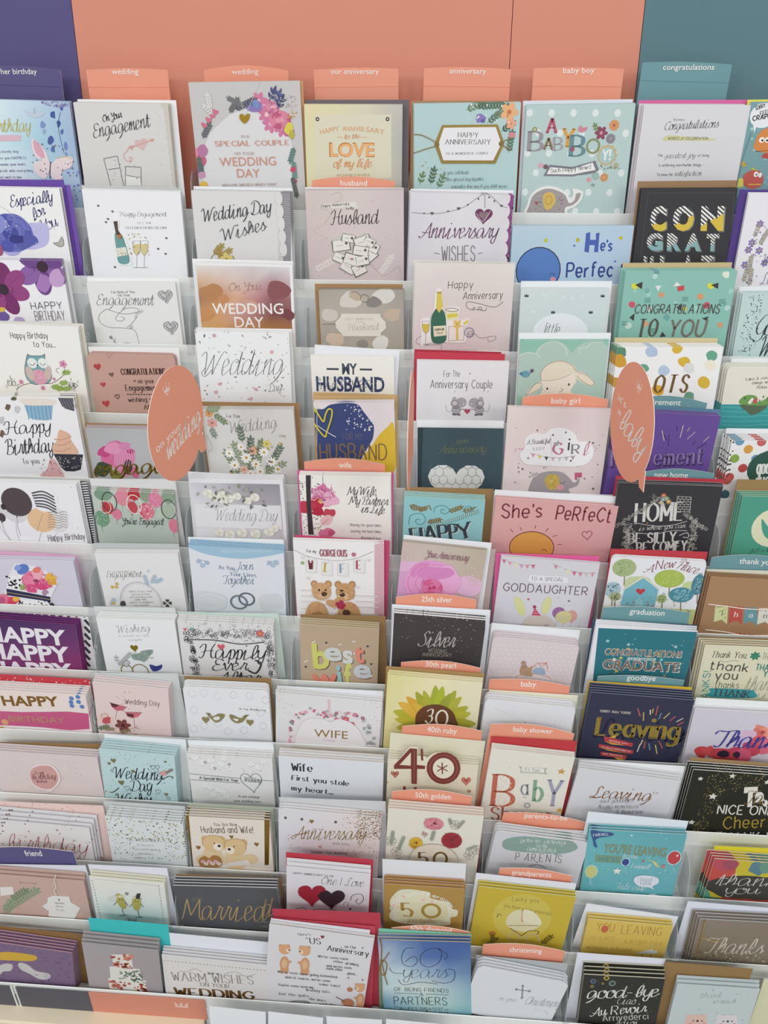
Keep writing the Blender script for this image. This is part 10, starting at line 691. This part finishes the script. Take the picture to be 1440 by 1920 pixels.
(12,2,'Warm Wishes on your Wedding','white Warm Wishes On Your Wedding card with gold capitals, before white envelopes',(0.3674,-0.6424,0.2029,-0.0507,198.7,128.7),'dedad8','e8e8ee',0,0,3,4.6,0,1.94,'n h 30 1 4.3 112.6 6.8 0 0 0 #8a8480 3.1;c 12 127 1.4 .3 .7 #b89c88 4.6 103.2 7.1 .4;t WARM~WISHES r 17 55 177 68 24.6 2.1 #9c948c;t ON~YOUR r 70 46 128 48 11.6 1.26 #8a8480;t WEDDING r 20 9 179 22 23.6 4.89 #*8c6430;h 88.1 87.3 6.3 -0 9.7 #8a8480;h 95.3 87.7 6.2 -0 9.7 #8a8480;h 104.5 87.5 6.2 -0 9.7 #8a8480;l 1.05 #a89c90 30 86 45 85 61 97 74 90;l 1.04 #a89c90 117 90 138 100 158 90 178 100',[((0.3733,-0.6195,0.2006,-0.0398,195.4,161.5),'e8eaf2','white','rearmost ',''),((0.3745,-0.6222,0.2006,-0.0398,194.9,165.5),'e8eaf2','white','middle ',''),((0.3756,-0.625,0.2006,-0.0398,194.3,169.6),'e8eaf2','white','front ','')],None),
(12,3,'Here to Us anniversary bears','white Here is to Us anniversary card with small bears and much verse',(0.5605,-0.6421,0.2133,-0.1073,190.5,226.2),'dcdadd','efeeea',0,0,1,4.6,0,1.94,"t Here's r 54 206 78 210 7.4 .85 #5c5458;t to r 67.9 199.3 72.7 200.3 5 .66 #5c5458;t US r 77 188 99 191 16 1.64 #4a4448;h 97.6 211.6 7.2 -0 10.8 #8c2c38;t on~Our r 140 190 162 191 8 .78 #5c5458;t Anniversary r 109 176 187 175 14.1 1.48 #4a4448;h 172.2 196.3 3.3 -0 5 #6c5c60;e 33 121 8.8 21.8 #d09a70;e 29.7 100.4 3.7 10.5 #d09a70;e 38.4 102.2 3.7 10.5 #d09a70;e 39.3 127.7 7.4 4.1 #d09a70 .35;e 23.2 170.6 3.3 5 #d09a70;e 37.5 172.7 3.3 5 #d09a70;e 31 162 10.7 14.2 #d8a67c;e 37.5 160.4 4.3 5.6 #e8cdb0;e 40 162.5 1.7 2 #4c3428;e 33 122 5.4 13.5 #dcb48c;e 71 125 8.7 21.8 #d09a70;e 68 104.5 3.7 10.5 #d09a70;e 76.6 106.3 3.7 10.5 #d09a70;e 64.2 128.9 7.4 4.1 #d09a70 -.35;e 60.7 174.6 3.3 5 #d09a70;e 75 176.6 3.3 5 #d09a70;e 68 166 10.6 14.2 #d8a67c;e 62.1 161.6 4.3 5.6 #e8cdb0;e 59.4 162.6 1.7 2 #4c3428;e 71 126 5.4 13.5 #dcb48c;e 182 45 7.5 19.4 #d09a70;e 179.7 26.2 3.2 9.4 #d09a70;e 187.1 27.8 3.2 9.3 #d09a70;e 175.7 47.9 6.4 3.7 #d09a70 -.35;e 171.3 88.7 2.9 4.5 #d09a70;e 183.7 90.5 2.9 4.5 #d09a70;e 178 81 9.2 12.7 #d8a67c;e 172.9 77.1 3.7 5 #e8cdb0;e 170.6 77.9 1.4 1.8 #4c3428;e 181.7 45.5 4.6 12 #dcb48c;e 120.2 26.8 .3 .5 #dcdadd;t We've~seen~each r 94 154 150 157 6.1 .73 #5c5458;t other~grumpy, r 123 146 172 145 6.2 .73 #5c5458;t and~we've~seen r 111 130 158 133 6.2 .73 #5c5458;t each~other r 112 122 143 124 6.2 .74 #5c5458;t glad... r 151 116 170 117 6.3 .74 #5c5458;t We've~seen~some~going~behaviour r 22 93 136 101 6.3 .74 #5c5458;t and~of~course,~we've~seen r 37 80 122 86 6.4 .75 #5c5458;t some~fans! r 101 73 142 75 6.4 .75 #5c5458;t You've~even~seen~my r 25 54 93 60 6.5 .76 #5c5458;t Wobbly~bits r 78 50 125 53 6.5 .75 #5c5458;t but~the~quite r 28 27 86 32 6.6 .76 #5c5458;t the~more r 86 24 119 25 6.6 .76 #5c5458;t each~day r 107 13 138 16 6.6 .76 #5c5458;s #b87c5c 147 33 160 44 171 36 170 24 155 22;k 1.71 #5c4034 136 44 154 34;e 160 72 5.4 6.4 #b87c54;p #6c4450 190.6 34.4 198.4 37.8 201 25.5 192.5 21.9;l 1.4 #4c4448 48 8 59 14 80 18 90 12;m 8 4.75 1.07 1.39 #4c4448 49.2 9.8 51.7 2.4;h 180.9 105.8 3.3 -0 5.3 #8c5c60;h 154.2 106.3 3.4 -0 5.2 #8c5c60",[((0.5676,-0.634,0.2071,-0.0793,180.1,236.5),'e2dfe4','pale grey','',''),((0.578,-0.6315,0.199,-0.0321,189.6,243.2),'c04858','red','front ',''),((0.5984,-0.6289,0.1929,0.0373,195.5,268.9),'b83c4c','red','rearmost ','')],None),
(12,4,'60 years blue sky','blue watercolour 60 Years card tied with twine, before a mint envelope',(0.7928,-0.6427,0.1929,0.0576,165.8,223),'86a6c0','c8c0ac',0,0,2,4.6,0,1.94,"g 5 6 #8c9cc0,7088b4,4c68a4,4864a0,4a66a0,c0ccd4,8ca4c4,5474ac,4c6ca8,5876a8,c8d8dc,c0d4dc,a0b8d0,7c98bc,6c8cb4,c0d8dc,d4e0dc,d0dcd4,b0c8d0,8cb0c4,7ca4bc,a8ccd4,c0d8d0,b0d0cc,90bcc4,5c8cac,6c9cb8,8cb8c4,7cb0bc,74a8b4 0 0 165.8 223;l 1.28 #2c3040 65 203 50 201 41 178 44 156 60 152 70 170 61 179 47 164;l 1.28 #2c3040 113 202 94 203 77 185 76 160 92 151 109 167 114 192 107 204 124 187 119 172;t years s 39 117 124 122 36.2 1.06 #2c3040;l 1.32 #2c3040 17 145 23 132 42 130;l 1.3 #2c3040 124 147 136 143 134 117 117 106 94 112;l 1.33 #2c3040 32 112 41 97 71 106 104 103;t OF~BEING~FRIENDS o 23 79 126 79 10.6 .91 #2c3444;t & o 70 67 79 67 8.5 .85 #2c3444;k 1.01 #2c3444 23 72 67 72;k 1 #2c3444 81 72 124 72;t PARTNERS o 21 38 124 41 22.8 1.32 #2c3444;t IN~LIFE'S~GREATEST o 31 23 114 25 7.1 .69 #2c3444;k 1.02 #2c3444 19.3 30.3 29.4 29.8;k 1.01 #2c3444 115.9 27.2 123.6 27.1;t Adventure s 2 1 123 8 18.8 .98 #2c3444;P twine_bow 2.2 #8a7048 #f4f2ee l twine 5 226 6 197 1 146 0 94 -5 27;Q;P twine_bow 2 #94784c #f4f2ee l twine~bow 19 190 8 167 -1 149 1 131 8 126 13 157 5 167 7 126 11 98;Q",[((0.7817,-0.6298,0.1929,0.0037,166.5,235.2),'7fcab4','mint','','')],((0.8078,-0.626,0.1929,0.0173,141.8,233.7),11.6726,'ea9c81','t 60th~diamond b 34 229 108 228 14.6 0.012 #f4ece6',0,'peach','60th diamond')),
(12,5,'christening cross','white christening card with a silver cross and cut corners, under the christening sign',(0.9362,-0.6418,0.2251,-0.1911,169.6,140.6),'dde0e4','e4e6ea',0,9,3,4.6,0,1.94,'k 2.26 #7c8084 92 106 99 74;k 2.27 #7c8084 83 94 107 96;e 91.4 107.1 2.3 3.6 #8a8e92;e 99.2 73.5 2.3 3.7 #8a8e92;e 82.9 94.1 2.3 3.6 #8a8e92;e 107.1 96.3 2.3 3.6 #8a8e92;t on~your s 59 54 91 58 12.7 .57 #b8bcc0;t Christening s 109 56 173 67 23.4 .7 #a4a8ac;d o 14 128 2 #b8bcc0 129 34 158 63;f 157.4 141.6 3.2 4 #c0c4c8 #d0d4d8;f -1 129.8 3.2 4 #c0c4c8 #d0d4d8',[((0.9532,-0.6222,0.1995,-0.0399,167.1,162),'b4b8ba','grey','rearmost ',''),((0.9527,-0.625,0.1995,-0.0399,166.6,166.1),'b4b8ba','grey','front ','')],((0.9655,-0.6185,0.1971,-0.0286,147.5,190.2),10.4149,'ea9c81','t christening b 49 176 107 180 13.5 0.012 #f4ece6',0,'peach','christening')),
(12,6,'black Goodbye lettering','black Good-bye, Ciao, Au Revoir card with white brush lettering, lower right',(1.1563,-0.6427,0.1929,0.0244,142.6,165),'2f2f2a','e0dcc4',0,0,3,4.6,0,5,'e 18 147 5.4 6.9 #5c6c84;e 18.3 146.8 2.9 3.9 #3c4038;e 40.6 157.8 5 6.4 #b89c4c;e 40.6 157.8 2.8 3.6 #3c4038;e 52 144 6.3 8.1 #6c8480;e 52.4 143.6 3.5 4.6 #3c4038;e 17.1 132.4 3.2 4.1 #a08c4c;e 17.1 132.4 1.7 2.3 #3c4038;e 35.2 142.1 2.2 2.8 #c0a44c;e 35.2 142.1 1.2 1.6 #3c4038;d o 40 129 1.9 #6c7050,8c8454 11 19 141 177;t good-bye k 10 97 137 114 32.2 2.28 #dcdad4;t Ciao s 66 85 98 88 21 .92 #d0cec8;t Au~Revoir k 26 45 121 68 24.6 1.74 #dcdad4;t Arrivederci o 46 32 130 47 18.3 1.37 #d0cec8;t Adios s 68 17 109 23 21.8 1.17 #d0cec8',[((1.1358,-0.6251,0.1958,-0.0191,155.9,196),'e2e4ee','white','','')],None),
(12,7,'mint Thank You bears','pale mint Thank You card with two small bear faces, in the lower right corner',(1.3193,-0.6427,0.1929,0.0061,144.1,155.9),'c3cfce','d4dcde',0,0,2,4.6,0,5,'t thank s 45 120 83 126 15.4 .53 #8a9c8c;t so~much s 68 107 109 111 13.5 .54 #8a9c8c;d h 16 130 3.1 #9caeac 21 51 139 158;e 34 64 5.7 7.5 #dcbcb0;e 61 67 5.7 7.4 #dcbcb0;e 50 47 20.3 25.8 #dcbcb0;e 52 53.5 2.2 3.2 #3c3438;e 44.4 52.6 1.3 2.1 #3c3438;e 59.6 54.3 1.3 2.1 #3c3438;e 41.4 43.6 2.9 3.2 #dc9c9c;e 65.4 46.4 2.9 3.2 #dc9c9c;e 88 69 5.6 7.4 #dcd4d8;e 114 72 5.6 7.4 #dcd4d8;e 104 52 20.2 25.7 #dcd4d8;e 105.5 58.5 2.2 3.2 #3c3438;e 98 57.6 1.3 2.1 #3c3438;e 113 59.3 1.3 2.1 #3c3438;e 95.1 48.7 2.8 3.2 #dc9c9c;e 118.9 51.4 2.8 3.2 #dc9c9c',[((1.292,-0.6269,0.1959,-0.0195,153.3,188.3),'96774c','kraft','rearmost ',''),((1.2907,-0.6297,0.1959,-0.0195,152.8,192.3),'96774c','kraft','front ','')],None),
]
# ---------------------------------------------------------------- the rack: back panels, stepped shelves, lips, dividers, base
XL, XR = RACK_X
rack = bpy.data.objects.new('card_rack', None); LINK(rack); rack.location = (0, 0, 0)
tag(rack, 'tiered white card rack with milky lips, clear dividers and peach, purple and teal back panels', 'display rack')
for (x0, x1, m, lb) in ((XL, PANEL_X[0], PURPLE, 'purple back panel'), (PANEL_X[0], PANEL_X[1], PEACH, 'wide peach back panel'), (PANEL_X[1], PANEL_X[2], PEACH, 'narrow peach back panel'), (PANEL_X[2], XR, TEAL, 'teal back panel')):
    yz = [(0.08 + t*math.tan(TILT), LIP_Z[0] + t) for t in (-.03, .9)]
    b = profile('back_panel', x0 + .0006, x1 - .0006, [yz[0], yz[1], (yz[1][0] + .012, yz[1][1]), (yz[0][0] + .012, yz[0][1])], m, rack); b['label'] = lb
for k in range(14):
    y = -STEP*k; zf = LIP_Z[k] - FLOOR
    xl = XL if k < 13 else INSERT_X[2] - .004
    yb = y + STEP - .0025 if k else 0.073
    zt = LIP_Z[k-1] - FLOOR - .0022 if k else zf + .02
    sh = profile('shelf', xl, XR, [(y, zf), (y, zf - .002), (yb, zf - .002), (yb, zt), (yb - .0015, zt), (yb - .0015, zf)], RISER, rack)
    profile('lip', xl, XR, [(y - .002, zf - .004), (y, zf - .004), (y, LIP_Z[k]), (y - .0008, LIP_Z[k] + .0008), (y - .002, LIP_Z[k])], LIPM, sh)
    for x in (DIVIDER_X[k] if k < 13 else []):
        if x is None: continue
        d = profile('divider', x - .0004, x + .0004, [(y + .0005, zf), (yb - .002, zf), (yb - .002, zf + .092), (y + .026, zf + .092), (y + .012, zf + .078), (y + .0005, zf + .036)], CLEAR, sh)
        block('clip', x - .006, x + .006, y - .0045, y - .0021, LIP_Z[k] - .016, LIP_Z[k] + .0015, CLIPM, sh)
# front of the base under the lowest pockets: coloured inserts between white strips, on a cream ledge
y = -STEP*12 - .004; zt = LIP_Z[12] - .006; zb = zt - .062
for (x0, x1, m, lb) in ((XL, INSERT_X[0] - .006, DARK, 'dark grey insert'), (INSERT_X[0] + .004, INSERT_X[1], DARK, 'dark grey insert'), (INSERT_X[1], INSERT_X[2], PEACH, 'peach insert with a crown')):
    o = block('front_insert', x0, x1, y - .0016, y, zb, zt, m, rack); o['label'] = lb
    if 'crown' in lb:
        sh = Sheet(); sh.v = []
        cx, cz = CROWN
        for j in range(3): sh.raw([((cx - .013 + j*.009)*1000, (y - .0018)*1000, (cz - .004)*1000), ((cx - .005 + j*.009)*1000, (y - .0018)*1000, (cz - .004)*1000), ((cx - .013 + j*.013)*1000, (y - .0018)*1000, (cz + .009)*1000)], lin('ecc8b8'))
        sh.raw([((cx - .013)*1000, (y - .0018)*1000, (cz - .009)*1000), ((cx + .013)*1000, (y - .0018)*1000, (cz - .009)*1000), ((cx + .013)*1000, (y - .0018)*1000, (cz - .005)*1000), ((cx - .013)*1000, (y - .0018)*1000, (cz - .005)*1000)], lin('ecc8b8'))
        sh.build('crown_emblem', [PAPER, FOIL], o)
for x in (INSERT_X[0] - .005, INSERT_X[0] + .002): block('insert_frame', x - .0012, x + .0012, y - .003, y, zb, zt + .004, LIPM, rack)
profile('base_ledge', XL, INSERT_X[2] - .006, [(y + .03, zb), (y - .03, zb), (y - .034, zb - .004), (y - .034, zb - .03), (y + .03, zb - .03)], WOOD, rack)
profile('base', XL, XR, [(0.2, 0.0), (0.2, LIP_Z[0] - .036), (0.076, LIP_Z[0] - .036), (-STEP*12 + .004, LIP_Z[13] - .04), (-STEP*13 + .01, LIP_Z[13] - .04), (-STEP*13 + .01, 0.0)], RISER, rack)

# ---------------------------------------------------------------- designs are written as one line per card, strokes parted by semicolons
def word(t):
    if t[0] == '#':
        t = t[1:]; return t.split(',') if ',' in t else t
    try: return float(t) if '.' in t or len(t) < 9 else t
    except ValueError: return t
def design(txt):
    out = []
    for s_ in txt.split(';'):
        k = s_.split(' ')
        if not s_: continue
        o, a = k[0], [word(t) for t in k[1:]]
        if o == 't': a[0] = k[1].replace('~', ' '); out.append(('t', *a, *([0] if len(a) < 10 else [])))
        elif o in 'lk': out.append((o, a[0], a[1], a[2:]))
        elif o in 'ps': out.append((o, a[0], a[1:]))
        elif o == 'e': out.append(('e', a[0], a[1], a[2], a[3], a[5] if len(a) > 5 else 0, a[4]))
        elif o == 'r': out.append(('r', a[0], a[1], a[2], a[3], 0, a[4], a[5]))
        elif o == 'd': out.append(('d', k[1], int(a[1]), int(a[2]), a[3], a[4] if isinstance(a[4], list) else [a[4]], *a[5:]))
        elif o == 'g': out.append(('g', int(a[0]), int(a[1]), a[2], *a[3:]))
        elif o == 'f': out.append(('f', a[0], a[1], a[2], int(a[3]), a[4], a[5]))
        elif o == 'x': out.append(('x', a[0], a[1], a[2], a[3], int(a[4]), a[5]))
        elif o == 'P': out.append(('P', k[1], a[1], a[2], a[3], k[5], a[6:], None if k[6] == '-' else k[6].replace('~', ' ')))
        elif o == 'm':                                     # the same line n times over
            for i in range(int(a[0])):
                out.append(('M', a[3], a[4], [v + (a[1], a[2])[j % 2]*i for j, v in enumerate(a[5:])]))
        elif o == 'n': out.append(('n', k[1], int(a[1]), int(a[2]), *a[3:9], a[10], a[9]))
        elif o == 'c': out.append(('c', int(a[0]), int(a[1]), *a[2:5], a[5], a[6:]))
        else: out.append((o, *a))
    return out

ORD = ('second', 'third', 'fourth', 'fifth', 'sixth', 'seventh')
for (row, col, short, label, P, bg, inner, rad, cut, nb, gap, dx, rise, art, envs, sign) in POCKETS:
    rnd = random.Random(row*31 + col*7)
    x, y, z, roll, w, h = P
    front = greeting_card(x, y, z, roll, w, h, bg, inner, rad, cut, design(art))
    tag(front, label, 'greeting card', short + ' cards in one pocket' if nb else None)
    for i in range(1, nb + 1):
        c = copy_thing(front, x + MM*(dx*i + rnd.uniform(-.7, .7)), y + MM*gap*i, z + MM*rise*(i + rnd.uniform(-.3, .3)), roll + rnd.uniform(-.004, .004))
        tag(c, ORD[i-1] + ' card from the front in the ' + short + ' stack', 'greeting card', short + ' cards in one pocket')
    for i, (Q, hx, cname, which, eart) in enumerate(envs):
        e = envelope(*Q[:3], Q[3], Q[4], Q[5], hx, design(eart))
        tag(e, '%s%s envelope behind the %s card' % (which, cname, short), 'envelope', 'envelopes behind the %s card' % short if len(envs) > 1 else None)
    if sign:
        Q, arch, hx, sart, crease, cname, text = sign
        s_ = ticket(*Q[:3], Q[3], Q[4], Q[5], arch, hx, design(sart), crease)
        tag(s_, '%s arched sign reading %s %s the %s card' % (cname, text, 'above' if crease else 'just behind', short), 'sign', 'category signs')

# ---------------------------------------------------------------- white envelopes in the pockets under the rack's right part
for i, (Q, lb) in enumerate(LOW_ENVELOPES):
    e = envelope(*Q[:3], Q[3], Q[4], Q[5], 'eceef2', [])
    tag(e, lb, 'envelope', 'white envelopes along the bottom edge')
for Q, lb in EXTRA_CARDS:
    c = greeting_card(*Q[:3], Q[3], Q[4], Q[5], 'd8d6b4', 'e6e4cc', 0, 0, []); tag(c, lb, 'greeting card')

# ---------------------------------------------------------------- oval aisle fins, standing out from the shelves
def fin(pos, ang, w, h, art, label):
    sh = Sheet(); pts = [(w/2 + w/2*math.cos(t), h/2 + h/2*math.sin(t)) for t in (2*math.pi*i/44 for i in range(44))]
    pts = [q for q in pts if not (q[0] > w*.80 and q[1] < h*.2)]
    k = min(range(len(pts)), key=lambda i: abs(pts[i][0] - w*.80) + abs(pts[i][1] - h*.08))
    pts[k+1:k+1] = [(w*.84, h*.14), (w*.88, h*.08), (w*.98, h*.08), (w*.955, h*.26)]
    sh.slab(pts, -.5, .5, 'ef9f83', 'f2e4d4')
    for it in art: draw(sh, it, .56)
    o = sh.build('aisle_fin', [PAPER, FOIL])
    c, s_ = math.cos(ang), math.sin(ang)                 # local x runs along the fin, y up, z its face
    o.matrix_world = Matrix(((c, 0, s_, pos[0]), (s_, 0, -c, pos[1]), (0, 1, 0, pos[2]), (0, 0, 0, 1)))
    tag(o, label, 'sign', 'oval fins between the shelves')
for a in FINS: fin(a[0], a[1], a[2], a[3], design(a[4]), a[5])

# ---------------------------------------------------------------- round number stickers on the dividers
for (x, y, z, r, n, lb) in STICKERS:
    sh = Sheet(); sh.slab(oval(0, 0, r, r, 0, 24), -.15, 0, 'f2f4f4')
    p = oval(0, 0, r*.86, r*.86, 0, 24); sh.ribbon(p + [p[0]], .5, .03, '9aa0a0')
    letter(sh, .05, n, 'r', -r*.28*len(n), -r*.42, r*.28*len(n), -r*.42, r*.85, 1.3, '4a4c50', 0)
    o = sh.build('number_sticker', [PAPER, FOIL])
    o.matrix_world = Matrix(((0, 0, 1, x), (1, 0, 0, y), (0, 1, 0, z), (0, 0, 0, 1)))
    tag(o, lb, 'sticker', 'round number stickers')
